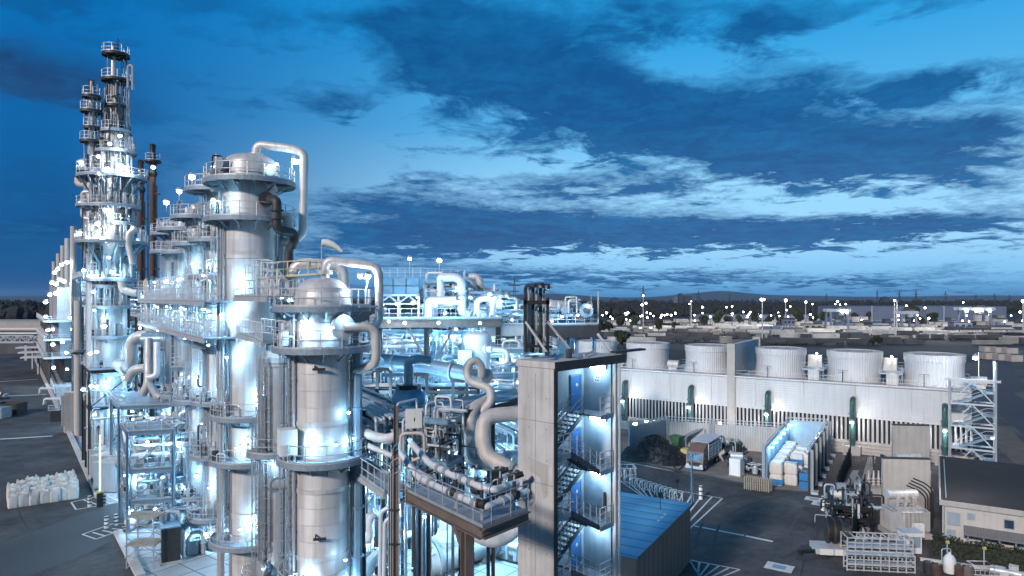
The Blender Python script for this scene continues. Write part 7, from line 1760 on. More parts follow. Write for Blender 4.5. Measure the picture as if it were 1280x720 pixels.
m_ = structure('pipe_structure', 'brown beamed pipe structure with two low decks beside the grey switch cabinets', 'structure', V((X(149, 80), 80, 0)), V((.96, .28, 0)), EA, 7, 15, [3.6, 10.9], 202, 45, floods=7, w_=480, vessels=3, lrad=.22, boxes=5)
structure('pipe_structure', 'tall slim blue pipe structure in front of the low brown beamed decks', 'structure', V((X(160, 68), 68, 0)), V((.96, .28, 0)), EA, 4.2, 6, [3.2, 6.4, 10.3], 203, 40, floods=6, w_=300, vessels=2, lrad=.18)
structure('pipe_structure', 'lit pipe structure filling the gap behind the row of slim columns', 'structure', V((X(178, 98), 98, 0)), V((.96, .28, 0)), EA, 9, 12, [6, 11, 16.5, 21], 204, 90, floods=12, w_=520, vessels=6, frame='dark', lrad=.22, boxes=8)
structure('pipe_structure', 'lit pipe structure between the very tall tower and the flare stacks', 'structure', V((X(146, 106), 106, 0)), V((.96, .28, 0)), EA, 6, 14, [8, 14, 20, 25.5], 205, 80, floods=12, w_=520, vessels=4, lrad=.24, boxes=6)
structure('pipe_structure', 'lit pipe structure hugging the plain beige pipe column', 'structure', V((X(101, 128), 128, 0)), V((.96, .28, 0)), EA, 6.5, 22, [6, 12, 18, 23, 28], 206, 85, floods=14, w_=700, vessels=5, lrad=.32, boxes=6)
structure('pump_bay', 'ground level pump bay with bright fittings under the row of slim columns', 'pump bay', V((X(203, 75), 75, 0)), V((.96, .28, 0)), EA, 8, 10, [3.4], 207, 70, floods=5, w_=420, vessels=5, rails=False, rr=(.05, .22), lrad=.18, boxes=8)
structure('pump_bay', 'ground level pump bay in front of the slim columns near the dark tank', 'pump bay', V((X(222, 62), 62, 0)), V((.96, .28, 0)), EA, 5, 6, [3.0], 208, 40, floods=3, w_=300, vessels=2, rails=False, lrad=.15, boxes=6)
# big ducts between tower and columns
d_ = thing('elbow_duct', 'thick silver duct with a full swan-neck bend beside the very tall tower', 'duct', P(170, 470, 92), 'large silver ducts')
part('duct', MB().tube([P(146, 456, 92), P(160, 462, 91), P(166, 450, 90), P(164, 428, 90), P(174, 420, 90), P(184, 421, 90)], .8, 18, 2.0, arc=8), M['clad2'], d_); part('flange', MB().cyl(P(159, 463, 91.3), P(161, 461, 91), 1.05, n=20), M['galv2'], d_)
d_ = thing('header_pipe', 'wide horizontal blue grey header pipe running towards the slim columns', 'pipe', P(205, 425, 88), 'large silver ducts')
part('pipe', MB().tube([P(180, 425, 88), P(226, 424, 88)], 1.0, 18), M['bluep'], d_); part('saddle', MB().beam(P(190, 434, 88), (P(190, 434, 88).x, 88, 0), .4).beam(P(215, 434, 88), (P(215, 434, 88).x, 88, 0), .4), M['dark'], d_, smooth=False)
d_ = thing('split_pipe', 'white downpipe that splits into two legs at its foot', 'pipe', P(185, 492, 84), 'large silver ducts')
part('pipe', MB().tube([P(185.5, 424, 86), P(185.5, 480, 84), P(178, 493, 84)], .52, 16, 1.2), M['clad2'], d_); part('branch', MB().tube([P(185.5, 478, 84), P(196, 494, 84), P(201, 496, 84)], .46, 14, 1.0), M['clad2'], d_)
part('pipe', MB().tube([P(196, 428, 85), P(196, 470, 84), P(184, 472, 84)], .4, 12, .8), M['white'], d_)
d_ = thing('outlet_duct', 'silver duct curving low under the swan-neck duct', 'duct', P(170, 470, 88), 'large silver ducts')
part('duct', MB().tube([P(160, 476, 88), P(166, 462, 88), P(182, 460, 88)], .6, 14, 1.6), M['clad2'], d_)
# dark tank and scaffold at the foot of the slim columns
c = G(213, 700); t = thing('dark_tank', 'dark blue black box tank at the foot of the slim columns', 'tank', c)
part('tank_body', MB().box(c + V((0, 0, 1.7)), (1.5, 2.0, 3.0), R(30)), M['dark'], t, smooth=False); part('plinth', MB().box(c + V((0, 0, .1)), (1.8, 2.3, .2), R(30)), M['conc'], t, smooth=False); part('lid', MB().box(c + V((0, 0, 3.25)), (1.6, 2.1, .1), R(30)), M['bluep'], t, smooth=False)
c = G(182, 706); t = thing('scaffold', 'tubular scaffold with pale plank decks beside the kerb', 'scaffold', c)
m = MB()
for x in (-1.2, 1.2):
    for y in (-.9, .9): m.beam(c + V((x, y, 0)), c + V((x, y, 5.2)), .08)
for z in (1, 2, 3.2, 4.4, 5.1):
    m.beam(c + V((-1.4, -.9, z)), c + V((1.5, -.9, z)), .07); m.beam(c + V((-1.4, .9, z)), c + V((1.5, .9, z)), .07); m.beam(c + V((-1.2, -1, z)), c + V((-1.2, 1, z)), .07); m.beam(c + V((1.2, -1, z)), c + V((1.2, 1, z)), .07)
m.beam(c + V((-1.2, -.9, 0)), c + V((1.2, -.9, 3.2)), .06); part('frame', m, M['galv2'], t, smooth=False)
for z in (2.0, 4.4): part('plank_deck', MB().box(c + V((0, 0, z + .08)), (2.6, 1.7, .08)), M['wood'], t, smooth=False)
c = G(176, 690); 

for lab, px, Y, la, lb, lv, sd in (('thin pipe and cage work between the slim columns and the tallest broad one', 254, 66, 3.0, 3.5, [4, 8, 12, 16, 20], 371), ('thin pipe and cage work in front of the third slim column', 214, 76, 3.4, 3.5, [4, 8, 12, 16], 372), ('thin pipe and cage work behind the slender clad column', 329, 58, 2.6, 3, [4, 8, 12, 16, 20], 373)):
    structure('pipe_structure', lab, 'structure', V((X(px, Y), Y, 0)), UX_, UY_, la, lb, lv, sd, 85, floods=6, w_=200, vessels=1, rails=True, post=.12, rr=(.03, .10), lrad=.14, boxes=5, verts=.65, mats=('galv', 'clad', 'galv2', 'white', 'dark', 'bluep'))
# ================================================================ centre: high deck, pipe racks, platforms
UX = V((.99, .12, 0)).normalized(); UY = V((-.12, .99, 0)).normalized()
D0 = V((X(470, 78), 78, 0)); DZ = 21.6
def dq(a, b, z): return D0 + UX * a + UY * b + V((0, 0, z))
hd_ = thing('high_deck', 'long elevated steel deck carrying the air cooler and arched pipes', 'deck', dq(13, 9, 0), 'high machine decks')
LD = 14.8; WD = 18
part('deck', MB().prism([dq(0, 0, 0), dq(LD, 0, 0), dq(LD, WD, 0), dq(0, WD, 0)], DZ - .15, DZ), M['grate'], hd_, smooth=False)
m = MB()
for b in (0, WD / 2, WD): m.ibeam(dq(0, b, DZ - .65), dq(LD, b, DZ - .65), .5, .95, .08)
part('girder', m, M['brown'], hd_, smooth=False)
m = MB()
for k in range(8): m.ibeam(dq(LD * k / 7, 0, DZ - .5), dq(LD * k / 7, WD, DZ - .5), .3, .6, .05)
part('cross_beam', m, M['bluep'], hd_, smooth=False)
for a in (.4, 5.9, LD - .4):
    for b in (.4, WD - .4): m = MB(); m.ibeam(dq(a, b, 0), dq(a, b, DZ - 1.1), .62, .62, .08); part('post', m, M['dark'], hd_, smooth=False)
m = MB(); m.beam(dq(5.9, .2, 16.5), dq(3.6, .2, DZ - 1.1), .25); m.beam(dq(5.9, .2, 14.2), dq(9, .2, DZ - 1.1), .25); part('brace', m, M['brown'], hd_, smooth=False)
part('railing', MB().rail([dq(0, WD, DZ), dq(0, 0, DZ), dq(LD, 0, DZ), dq(LD, WD, DZ)], step=1.3), M['galv'], hd_, smooth=False)
for (px, py, w_) in ((497, 380, 500), (516, 379, 700), (563, 379, 700), (573, 378, 500), (612, 368, 800), (478, 381, 400)):
    flood(hd_, P(px, py, 77), w_ * .5, .3 if px != 478 else .22, None, COOL, (0, .2, -.6))
for (px, py) in ((512, 324), (549, 326)):
    flood(hd_, P(px, py, 82), 300, .34, P(px, 345, 82), NEUT, (0, .6, -.3))
for k in range(6): light(dq(1.5 + k * 2.6, 5 + (k % 2) * 6, DZ - 2.2), 330, COOL, .3)
# air cooler on the deck
ac = thing('air_cooler', 'blue grey air cooler with tiered boxes on a trussed stand, railed on top', 'air cooler', dq(2.6, 4, DZ))
zc = DZ
m = MB()
for a in (.3, 2.5, 4.9):
    for b in (2, 6.5): m.beam(dq(a, b, zc), dq(a, b, zc + 2.6), .26)
for a0, a1 in ((.3, 2.5), (2.5, 4.9)):
    m.beam(dq(a0, 2, zc + 1.7), dq((a0 + a1) / 2, 2, zc + 2.6), .16); m.beam(dq(a1, 2, zc + 1.7), dq((a0 + a1) / 2, 2, zc + 2.6), .16)
m.beam(dq(.2, 2, zc + 1.65), dq(5, 2, zc + 1.65), .2); m.beam(dq(.2, 2, zc + 2.7), dq(5, 2, zc + 2.7), .25); m.beam(dq(.2, 6.5, zc + 2.7), dq(5, 6.5, zc + 2.7), .25)
for a in (.3, 2.5, 4.9): m.beam(dq(a, 2, zc + 2.55), dq(a, 6.5, zc + 2.55), .2)
part('stand', m, M['galv'], ac, smooth=False)
for a0, a1 in ((.4, 2.45), (2.6, 4.85)):
    c = dq((a0 + a1) / 2, 4.2, 0); m = MB(); w2 = (a1 - a0) / 2
    m.add([dq(a0, 2.1, zc + 2.6), dq(a1, 2.1, zc + 2.6), dq(a1, 6.4, zc + 2.6), dq(a0, 6.4, zc + 2.6), dq((a0 + a1) / 2 - .5, 3.7, zc + 1.8), dq((a0 + a1) / 2 + .5, 3.7, zc + 1.8), dq((a0 + a1) / 2 + .5, 4.8, zc + 1.8), dq((a0 + a1) / 2 - .5, 4.8, zc + 1.8)], [(0, 1, 5, 4), (1, 2, 6, 5), (2, 3, 7, 6), (3, 0, 4, 7), (4, 5, 6, 7)]); part('fan_hopper', m, M['bluep'], ac, smooth=False)
for r_ in range(2):
    for k in range(3): part('cooler_box', MB().prism([dq(.35 + k * 1.55, 2, 0), dq(1.8 + k * 1.55, 2, 0), dq(1.8 + k * 1.55, 6.5, 0), dq(.35 + k * 1.55, 6.5, 0)], zc + 2.85 + r_ * 1.0, zc + 3.75 + r_ * 1.0), M['bluev'] if (k + r_) % 2 else M['bluep'], ac, smooth=False)
part('railing', MB().rail([dq(0, 6.6, zc + 4.85), dq(0, 1.8, zc + 4.85), dq(5.2, 1.8, zc + 4.85), dq(10.5, 1.8, zc + 4.6), dq(10.5, 6.6, zc + 4.6)], 1.1, .03, .9, toe=False), M['galv'], ac, smooth=False)
# arched pipes on the deck
def bigpipe(name, label, pts, r, m, group=None, bend=None, flanges=(), n=14, cat='pipe'):
    pts = [V(p) for p in pts]; t = thing(name, label, cat, (pts[0] + pts[-1]) / 2, group); part('pipe', MB().tube(pts, r, n, bend or r * 2.6, arc=7), M[m], t)
    for (i, f) in flanges:
        a, b = pts[i], pts[i + 1]; d = (b - a).normalized(); p = a + (b - a) * f; part('flange', MB().cyl(p - d * .09, p - d * .005, r * 1.4, n=18).cyl(p + d * .005, p + d * .09, r * 1.4, n=18), M['galv2'], t)
    return t
bigpipe('arched_pipe', 'large white arched pipe standing beside the air cooler boxes', [P(552, 350, 80), P(552, 347, 80), P(577, 346, 80), P(577, 392, 80), P(588, 394, 80)], .52, 'white', 'arched pipes on the high deck', 1.4, ((2, .5),))
bigpipe('arched_pipe', 'white pipe bend dropping from the arched one to a horizontal run', [P(551, 346, 81), P(551, 372, 81)], .5, 'white', 'arched pipes on the high deck')
bigpipe('arched_pipe', 'low horizontal white pipe with a dropped end under the arched one', [P(570, 375, 79), P(538, 376, 79), P(536, 380, 79), P(536, 396, 79)], .48, 'white', 'arched pipes on the high deck', 1.2)
bigpipe('arched_pipe', 'double hook of silver pipe behind the large white arch', [P(586, 347, 86), P(596, 346, 86), P(600, 352, 86), P(600, 367, 86)], .5, 'clad', 'arched pipes on the high deck', 1.2)
bigpipe('arched_pipe', 'slanting silver pipe below the double hook', [P(585, 350, 84), P(592, 358, 84), P(596, 368, 84)], .38, 'clad', 'arched pipes on the high deck', 1.0)
bigpipe('arched_pipe', 'upright white pipe pair under the brightest deck lamp', [P(596, 392, 78), P(596, 375, 78), P(610, 373, 78), P(616, 376, 78), P(616, 394, 78)], .34, 'white', 'arched pipes on the high deck', .9)
bigpipe('arched_pipe', 'silver hook of pipe with a mushroom end above the deck horizon', [P(622, 392, 82), P(622, 370, 82), P(634, 369, 82), P(634, 373, 82)], .3, 'clad', 'arched pipes on the high deck', .8)
structure('deck_pipework', 'tangle of dark and silver pipes on the high deck behind the large white arch', 'pipework', dq(5.6, 2, DZ), UX, UY, 5.2, 7, [2.3, 4.5], 301, 55, floods=2, w_=200, vessels=3, rails=False, post=.16, rr=(.05, .22), mats=('clad', 'galv', 'dark', 'bluep', 'white'), lrad=.2)
structure('deck_pipework', 'pipework and small vessels on the high deck below the brightest deck lamp', 'pipework', dq(11, 1, DZ), UX, UY, 3.8, 8, [1.6, 3.2], 302, 45, floods=2, w_=200, vessels=4, rails=False, post=.14, rr=(.05, .18), lrad=.2)
# second deck behind the concrete tower
e0 = V((X(607, 80), 80, 0)); 
def eq(a, b, z): return e0 + UX * a + UY * b + V((0, 0, z))
h2 = thing('high_deck', 'elevated deck with vessels and dark edge beam passing behind the concrete tower', 'deck', eq(6, 8, 0), 'high machine decks')
EZ = 20.8; LE = 13.8; WE = 14
part('deck', MB().prism([eq(0, 0, 0), eq(LE, 0, 0), eq(LE, WE, 0), eq(0, WE, 0)], EZ - .15, EZ), M['grate'], h2, smooth=False)
m = MB()
for b in (0, WE / 2, WE): m.ibeam(eq(0, b, EZ - .8), eq(LE, b, EZ - .8), .5, 1.25, .08)
part('girder', m, M['clad2'], h2, smooth=False)
m = MB(); m.beam(eq(5.5, -.3, EZ - .9), eq(LE, -.3, EZ - .9), .12, 1.5); part('edge_beam', m, M['dark'], h2, smooth=False)
for a in (.4, 8.5, 11.2, LE - .4):
    for b in (.4, WE - .4): m = MB(); m.ibeam(eq(a, b, 0), eq(a, b, EZ - 1.4), .5, .5, .07); part('post', m, M['bluep'], h2, smooth=False)
m = MB(); m.beam(eq(LE - .2, -.4, EZ - 1.2), eq(LE + 2.8, -.4, EZ - 5.0), .3); m.beam(eq(9.2, 0, 14), eq(8.2, 0, EZ - 1.4), .25); part('brace', m, M['clad2'], h2, smooth=False)
part('railing', MB().rail([eq(0, 0, EZ), eq(LE, 0, EZ), eq(LE, WE, EZ)], step=1.1, r=.045), M['galv'], h2, smooth=False)
part('corner_post', MB().beam(eq(LE, 0, EZ), eq(LE, 0, EZ + 4), .18), M['galv'], h2, smooth=False)
m = MB(); p = P(690, 377, 83); m.cyl(P(688, 381, 83), P(722, 383, 84), .62, n=18); m.ball(P(688, 381, 83), .62, 14); m.ball(P(722, 383, 84), .62, 14); part('vessel', m, M['clad'], h2)
for px in (696, 714): part('saddle', MB().box(P(px, 389, 83.4), (.4, 1.0, 1.4)), M['bluep'], h2, smooth=False)
m = MB(); m.tube([P(707, 391, 82), P(707, 371, 82), P(721, 371, 82), P(721, 391, 82)], .12, 8, .3); m.beam(P(707, 377, 82), P(721, 377, 82), .1); part('access_frame', m, M['clad2'], h2)
m = MB(); m.cyl(P(733, 388, 80.5), P(733, 388, 82), .85, n=20); part('blower_ring', m, M['bluep'], h2); part('blower_hub', MB().cyl(P(733, 388, 80.3), P(733, 388, 81), .4, n=14), M['dark'], h2)
m = MB(); m.add([eq(8.6, .2, 14.2), eq(10.4, .2, 14.2), eq(9.9, .2, EZ - 1.6), eq(9.0, .2, EZ - 1.6), eq(8.6, 2, 14.2), eq(10.4, 2, 14.2), eq(9.9, 2, EZ - 1.6), eq(9.0, 2, EZ - 1.6)], [(0, 1, 2, 3), (7, 6, 5, 4), (0, 3, 7, 4), (1, 5, 6, 2)]); part('chute', m, M['bluev'], h2, smooth=False)
flood(h2, P(735, 383, 80), 380, .34, P(740, 394, 80), NEUT, (-.3, .6, -.2)); flood(h2, P(625, 377, 79), 380, .3, None, COOL, (0, 1.2, -.3))
for k in range(3): light(eq(2 + k * 4.5, 4, EZ - 3), 420, COOL, .3)
structure('deck_pipework', 'pumps and pipes on the elevated deck seen through the rooftop pipe frame', 'pipework', eq(.3, 1, EZ), UX, UY, 4.6, 9, [1.7, 2.9], 303, 50, floods=2, w_=220, vessels=4, rails=False, post=.14, rr=(.05, .2), lrad=.2)
structure('deck_pipework', 'pumps and pipes on the elevated deck beside the blower ring', 'pipework', eq(5.6, 1, EZ), UX, UY, 5.2, 9, [1.2, 2.0], 304, 30, floods=1, w_=260, vessels=3, rails=False, post=.12, rr=(.05, .16), lrad=.2)
# dense lit pipework under and behind the decks
structure('pipe_structure', 'dense lit pipework under the high deck close to the domed columns', 'structure', V((X(452, 88), 88, 0)), UX, UY, 10.5, 8, [8, 13, 16.5, 19.6], 311, 100, floods=18, w_=420, vessels=6, rr=(.06, .24), lrad=.2, boxes=10, verts=.6, topb=True)
structure('pipe_structure', 'dense lit pipework under the high deck behind the dark deck post', 'structure', V((X(541, 86), 86, 0)), UX, UY, 8.5, 8, [8, 13, 16.5, 19.6], 312, 98, floods=18, w_=420, vessels=7, rr=(.06, .24), lrad=.2, boxes=10, verts=.6, topb=True)
structure('pipe_structure', 'lit pipework between the white upright vessel and the concrete tower', 'structure', V((X(603, 74), 74, 0)), UX, UY, 8.5, 10, [8, 12.2, 15.5, 18.2], 313, 98, floods=14, w_=460, vessels=8, rr=(.06, .26), lrad=.22, boxes=10, mats=('white', 'clad', 'galv', 'white', 'galv2'), topb=True)
structure('pipe_structure', 'low pipework and pumps on the plant floor behind the large pipe bends', 'structure', V((X(520, 84), 84, 0)), UX, UY, 14, 7, [2.6, 5.2], 314, 90, floods=10, w_=520, vessels=6, rr=(.05, .2), rails=False, lrad=.2, boxes=10)
# white panel walls behind the racks
for k, (x0, x1, y0, y1, Y) in enumerate(((476, 512, 446, 468, 70), (538, 590, 455, 485, 66))):
    t = thing('screen_wall', ('pale blue panelled screen wall beneath the blue grey header' , 'pale blue panelled screen wall under the white upright vessel')[k], 'screen wall', (X((x0 + x1) / 2, Y), Y, 0), 'panelled screen walls')
    zt_, zb_ = Z(y0, Y), Z(y1, Y); part('panel', MB().box((X((x0 + x1) / 2, Y), Y, (zt_ + zb_) / 2), (X(x1, Y) - X(x0, Y), .15, zt_ - zb_), .06), M['cabinet'] if 0 else M['inwall'], t, smooth=False)
    for q in range(5):
        px = x0 + (x1 - x0) * q / 4; part('post', MB().beam((X(px, Y - .15), Y - .15, 0), (X(px, Y - .15), Y - .15, zt_ + .2), .16), M['galv'], t, smooth=False)
    for q in range(2): light((X(x0 + (x1 - x0) * (.25 + .5 * q), Y - 2.2), Y - 2.2, zt_ + .8), 300, COOL, .2)
# big header pipes
bigpipe('header_pipe', 'large blue grey header pipe sloping across in front of the panelled screen walls', [P(466, 449, 60), P(528, 456, 58), P(592, 468, 56)], .62, 'bluep', 'large header pipes', 1.5, ((0, .45), (1, .6)), 18)
bigpipe('header_pipe', 'thick blue grey pipe lying low beside the pipe-looped column', [P(446, 460, 47), P(446, 459, 49), P(462, 458, 52), P(474, 452, 56)], .42, 'bluep', 'large header pipes', 1.0)
for (px, Y) in ((480, 60), (525, 58.5), (575, 57)): 
    t = thing('pipe_support', 'steel trestle under the sloping header, ' + {480: 'beside the pipe-looped column', 525: 'behind the blue domed vessel', 575: 'under the curled tan pipe'}[px], 'trestle', (X(px, Y), Y, 0), 'trestles under the header'); py = 451 + (px - 466) * .15 + 8
    part('post', MB().beam((X(px, Y) - .6, Y, 0), (X(px, Y) - .6, Y, Z(py, Y)), .25).beam((X(px, Y) + .6, Y, 0), (X(px, Y) + .6, Y, Z(py, Y)), .25).beam((X(px, Y) - .8, Y, Z(py, Y)), (X(px, Y) + .8, Y, Z(py, Y)), .3), M['dark'], t, smooth=False)
# blue domed vessel with elbow pipe
cv = V((X(512, 49.5), 49.5, 0)); bv = thing('domed_vessel', 'blue domed vessel with a bent pipe on its crown, half behind the pipe rack', 'vessel', cv)
zv = Z(499, 49.5)
part('shell', MB().lathe(cv, [(.001, zv - 7), (1.3, zv - 7), (1.3, zv)] + dome(1.3, zv, .85)[1:], 40), M['bluev'], bv)
for a in (0, 1.57, 3.14, 4.71): part('leg', MB().beam(pol(cv, 1.2, a + .6, 0), pol(cv, 1.2, a + .6, zv - 6.5), .25), M['bluep'], bv, smooth=False)
m = MB(); m.tube([P(511, 488, 49.5), P(511, 452, 49.5), P(521, 449, 49.5), P(537, 451, 50)], .36, 14, 1.1); part('elbow_pipe', m, M['bluep'], bv)
part('flange', MB().cyl(P(511, 487, 49.5), P(511, 484, 49.5), .75, n=20).cyl(P(511, 483.5, 49.5), P(511, 481, 49.5), .75, n=20), M['dark'], bv)
m = MB()
for s in (-1, 1): m.beam(P(511 + s * 14, 490, 49), P(511 + s * 14, 480, 49), .2)
part('lifting_lug', m, M['bluep'], bv, smooth=False)
# white upright vessel
cw = V((X(597, 68), 68, 0)); wv_ = thing('upright_vessel', 'white upright drum with nozzles on top and a grey box on its flank', 'vessel', cw)
za, zb = Z(462, 68), Z(420, 68)
part('shell', MB().lathe(cw, [(.001, za - .3), (1.0, za - .3), (1.32, za), (1.32, zb)] + dome(1.32, zb, .45)[1:], 36), M['white'], wv_)
for a in (.5, 2.1, 3.7, 5.3): part('leg', MB().beam(pol(cw, 1.15, a, 0), pol(cw, 1.15, a, za), .2), M['galv'], wv_, smooth=False)
for a in range(6): part('nozzle', MB().cyl(pol(cw, .75, a * 1.05, zb + .2), pol(cw, .75, a * 1.05, zb + .75), .12, n=10).cyl(pol(cw, .75, a * 1.05, zb + .7), pol(cw, .75, a * 1.05, zb + .8), .2, n=10), M['galv'], wv_)
part('side_box', MB().box(P(581.5, 448, 65.8), (1.35, 1.0, 1.7)), M['cabinet'], wv_, smooth=False)
m = MB(); m.cyl(P(605, 436, 66.8), P(616, 437, 66), .32, n=14); m.cyl(P(608, 436, 66.6), P(609.5, 436, 66.5), .48, n=14); m.tube([P(616, 437, 66), P(634, 438, 66), P(634, 452, 66)], .25, 12, .6); part('side_nozzle', m, M['white'], wv_)
light(P(585, 432, 63), 260, COOL, .2)
# pipe racks: two long runs crossing
def rack(name, label, a, b, w_, levels, npl, seed, mats, r=(.045, .13), bents=5, post='dark', group='pipe racks'):
    a, b = V(a), V(b); rs = random.Random(seed); d = (b - a); d.z = 0; L_ = d.length; d.normalize(); n = V((-d.y, d.x, 0)); t = thing(name, label, 'pipe rack', ((a.x + b.x) / 2, (a.y + b.y) / 2, 0), group)
    for k in range(bents):
        p = a + d * (L_ * (k + .3) / bents); m = MB()
        for s in (-1, 1): m.ibeam(V((p.x, p.y, 0)) + n * (s * w_ / 2), V((p.x, p.y, levels[-1] + .3)) + n * (s * w_ / 2), .28, .28, .04)
        for z in levels: m.ibeam(V((p.x, p.y, z - .16)) - n * (w_ / 2), V((p.x, p.y, z - .16)) + n * (w_ / 2), .22, .3, .04)
        part('bent_frame', m, M[post], t, smooth=False)
    for z in levels:
        for s in (-1, 1): m = MB(); m.ibeam(V((a.x, a.y, z - .2)) + n * (s * (w_ / 2 + .15)), V((b.x, b.y, z - .2)) + n * (s * (w_ / 2 + .15)), .18, .34, .03); part('side_beam', m, M[post if s < 0 else 'galv2'], t, smooth=False)
        for k in range(npl):
            o = n * (-w_ / 2 + w_ * (k + .5 + rs.uniform(-.2, .2)) / npl); rr = rs.uniform(*r); A = V((a.x, a.y, z + rr)) + o - d * rs.uniform(0, 1.5); B = V((b.x, b.y, z + rr)) + o + d * rs.uniform(0, 1.5)
            pts = [A, B]
            if rs.random() < .35: pts.append(B + V((0, 0, rs.choice((-1.6, 1.3)))))
            if rs.random() < .3: pts.insert(0, A - V((0, 0, 1.5)))
            m = MB(); m.tube(pts, rr, 9, rr * 3); part('pipe', m, M[rs.choice(mats)], t)
    return t
rack('pipe_rack', 'long pipe rack running back from the ladder post towards the columns', P(500, 528, 44), P(395, 470, 66), 4.0, [Z(540, 46), Z(514, 46)], 13, 401, ('galv', 'dark', 'clad2', 'bluep', 'tan', 'galv2', 'black'))
rack('pipe_rack', 'pipe rack slanting up from the white wall cabinet towards the concrete tower', P(500, 522, 44), P(652, 486, 55), 3.2, [Z(536, 45), Z(518, 45)], 10, 402, ('clad', 'galv', 'tan', 'dark', 'bluep', 'white'), bents=4)
rack('pipe_rack', 'shaded pipe rack stepping down beside the pipe-looped column', P(452, 600, 48), P(470, 500, 70), 3.0, [Z(600, 50), Z(575, 50), Z(548, 50)], 10, 404, ('galv2', 'bluep', 'dark', 'clad2', 'tan'), bents=4)
rack('pipe_rack', 'pipe rack passing below the panelled screen walls', P(430, 495, 62), P(600, 492, 62), 3.4, [Z(500, 62), Z(484, 62)], 12, 405, ('black', 'galv', 'clad2', 'dark', 'white', 'bluep'), bents=5)
rack('pipe_rack', 'broad pipe rack filling the ground behind the large pipe bends', P(640, 560, 70), P(560, 505, 92), 4.0, [Z(553, 75), Z(530, 75)], 14, 406, ('white', 'galv', 'dark', 'clad2', 'white'), bents=5)
# curled tan pipe with its S-tail, two great bends
bigpipe('curled_pipe', 'tan insulated pipe curled into a loop with an S-shaped tail beside the concrete tower', [P(602, 474, 50.5)] + [P(593 + 9.5 * math.cos(R(a)), 465 - 14 * math.sin(R(a)), 50 - (a + 20) * .004) for a in range(-20, 261, 20)] + [P(604, 482, 48.6), P(613, 487, 48.4), P(614, 502, 48.2), P(604, 512, 48), P(594, 524, 48)], .3, 'tan', 'large insulated pipes', .8, (), 16)
t = thing('blind_flange_drum', 'short tan drum with a blind end sitting inside the curled pipe loop', 'drum', P(598, 468, 51)); part('shell', MB().cyl(P(588, 467, 51.5), P(608, 470, 50.2), .42, n=18), M['tan'], t); part('end_plate', MB().cyl(P(607, 470, 50.25), P(609, 470.3, 50.1), .56, n=20), M['galv2'], t)
part('bracket', MB().beam(P(598, 474, 51), P(598, 492, 51), .2), M['dark'], t, smooth=False)
bigpipe('large_pipe_bend', 'great insulated C-shaped pipe bend behind the one that touches the concrete tower', [P(616, 497, 50), P(606, 503, 49), P(588, 512, 47.5), P(587, 548, 46.5), P(588, 573, 46), P(600, 580, 45.6), P(628, 579, 46)], .45, 'tan', 'large insulated pipes', 2.0, (), 20)
bigpipe('large_pipe_bend', 'great insulated C-shaped pipe bend touching the concrete tower and dropping away at its lower end', [P(660, 517, 43), P(628, 518, 42.5), P(605, 522, 42), P(603, 550, 41.6), P(608, 570, 41.4), P(630, 582, 41), P(645, 590, 41), P(652, 604, 40.6), P(653, 622, 40.6)], .49, 'tan', 'large insulated pipes', 2.0, ((5, .4),), 20)
bigpipe('large_pipe_bend', 'fat white pipe stub lying level behind the two great bends', [P(612, 576, 52), P(640, 572, 52), P(662, 574, 52)], .6, 'white', 'large insulated pipes', 1.6, ((0, .7),), 18)
# ladder post and brown elevated platform
py_ = 34.0
lp_ = thing('ladder_post', 'tall brown post with ladder, cables and clamps at the end of the brown platform', 'post', V((X(494, 30.3), 30.3, 0)))
b = V((X(495, 30.3), 30.3, 0)); m = MB(); m.ibeam(b, b + V((0, 0, Z(507, 30.3))), .2, .2, .03); part('post', m, M['brown'], lp_, smooth=False)
m = MB(); 
for o in (.15, .45): m.beam(b + V((o, -.1, 0)), b + V((o, -.1, Z(585, 30.3))), .05)
z = .3
while z < Z(585, 30.3): m.beam(b + V((.15, -.1, z)), b + V((.45, -.1, z)), .03); z += .3
part('ladder', m, M['galv2'], lp_, smooth=False)
for k in range(5):
    o = V((-.15 - .05 * k, .03 * k, 0)); part('conduit', MB().tube([b + o, b + o + V((0, 0, Z(560 + 9 * k, 30.3))), b + o + V((.3 + .06 * k, -.3, Z(552 + 9 * k, 30.3)))], .026, 7, .2), M[('galv2', 'black', 'tan', 'dark', 'galv')[k]], lp_)
rs = random.Random(9)
for k in range(9): part('clamp', MB().box(b + V((-.05, -.14, 2 + k * 1.55)), (.5, .07, .07)), M['dark'], lp_, smooth=False)
bm = thing('brown_platform', 'brown beamed elevated pipe platform with valves, railings and a stout column', 'platform', V((X(583, 31), 31, 0)))
q1, q2, q3 = P(504, 574, 37.2), P(582, 648, 29.2), P(660, 602, 33.5)
zp = 15.2
def onz(px, py): return G(px, py, zp)
q1, q2, q3 = onz(504, 612), onz(603, 660), onz(660, 638)
dd_ = (q2 - q1).normalized(); wv = (q3 - q2) * .52
q4 = q1 + wv; q5 = q2 + wv - dd_ * 1.7; q6 = q3 - dd_ * 1.7
m = MB(); m.ibeam(q1 - V((0, 0, .22)), q2 - V((0, 0, .22)), .3, .42, .05); m.ibeam(q2 - V((0, 0, .22)), q3 - V((0, 0, .22)), .3, .42, .05); m.ibeam(q4 - V((0, 0, .22)), q5 - V((0, 0, .22)), .26, .4, .05); m.ibeam(q5 - V((0, 0, .22)), q6 - V((0, 0, .22)), .26, .4, .05)
for k in range(9): a = q1 + (q2 - q1) * (k / 8); m.ibeam(a - V((0, 0, .18)), a + wv - V((0, 0, .18)), .14, .2, .03)
part('girder', m, M['brown'], bm, smooth=False)
m = MB().prism([q1, q2, q2 + wv, q4], zp - .06, zp); m.prism([q2 + wv * 1.002, q3, q6, q5 + wv * .002], zp - .06, zp); part('deck', m, M['grate'], bm, smooth=False)
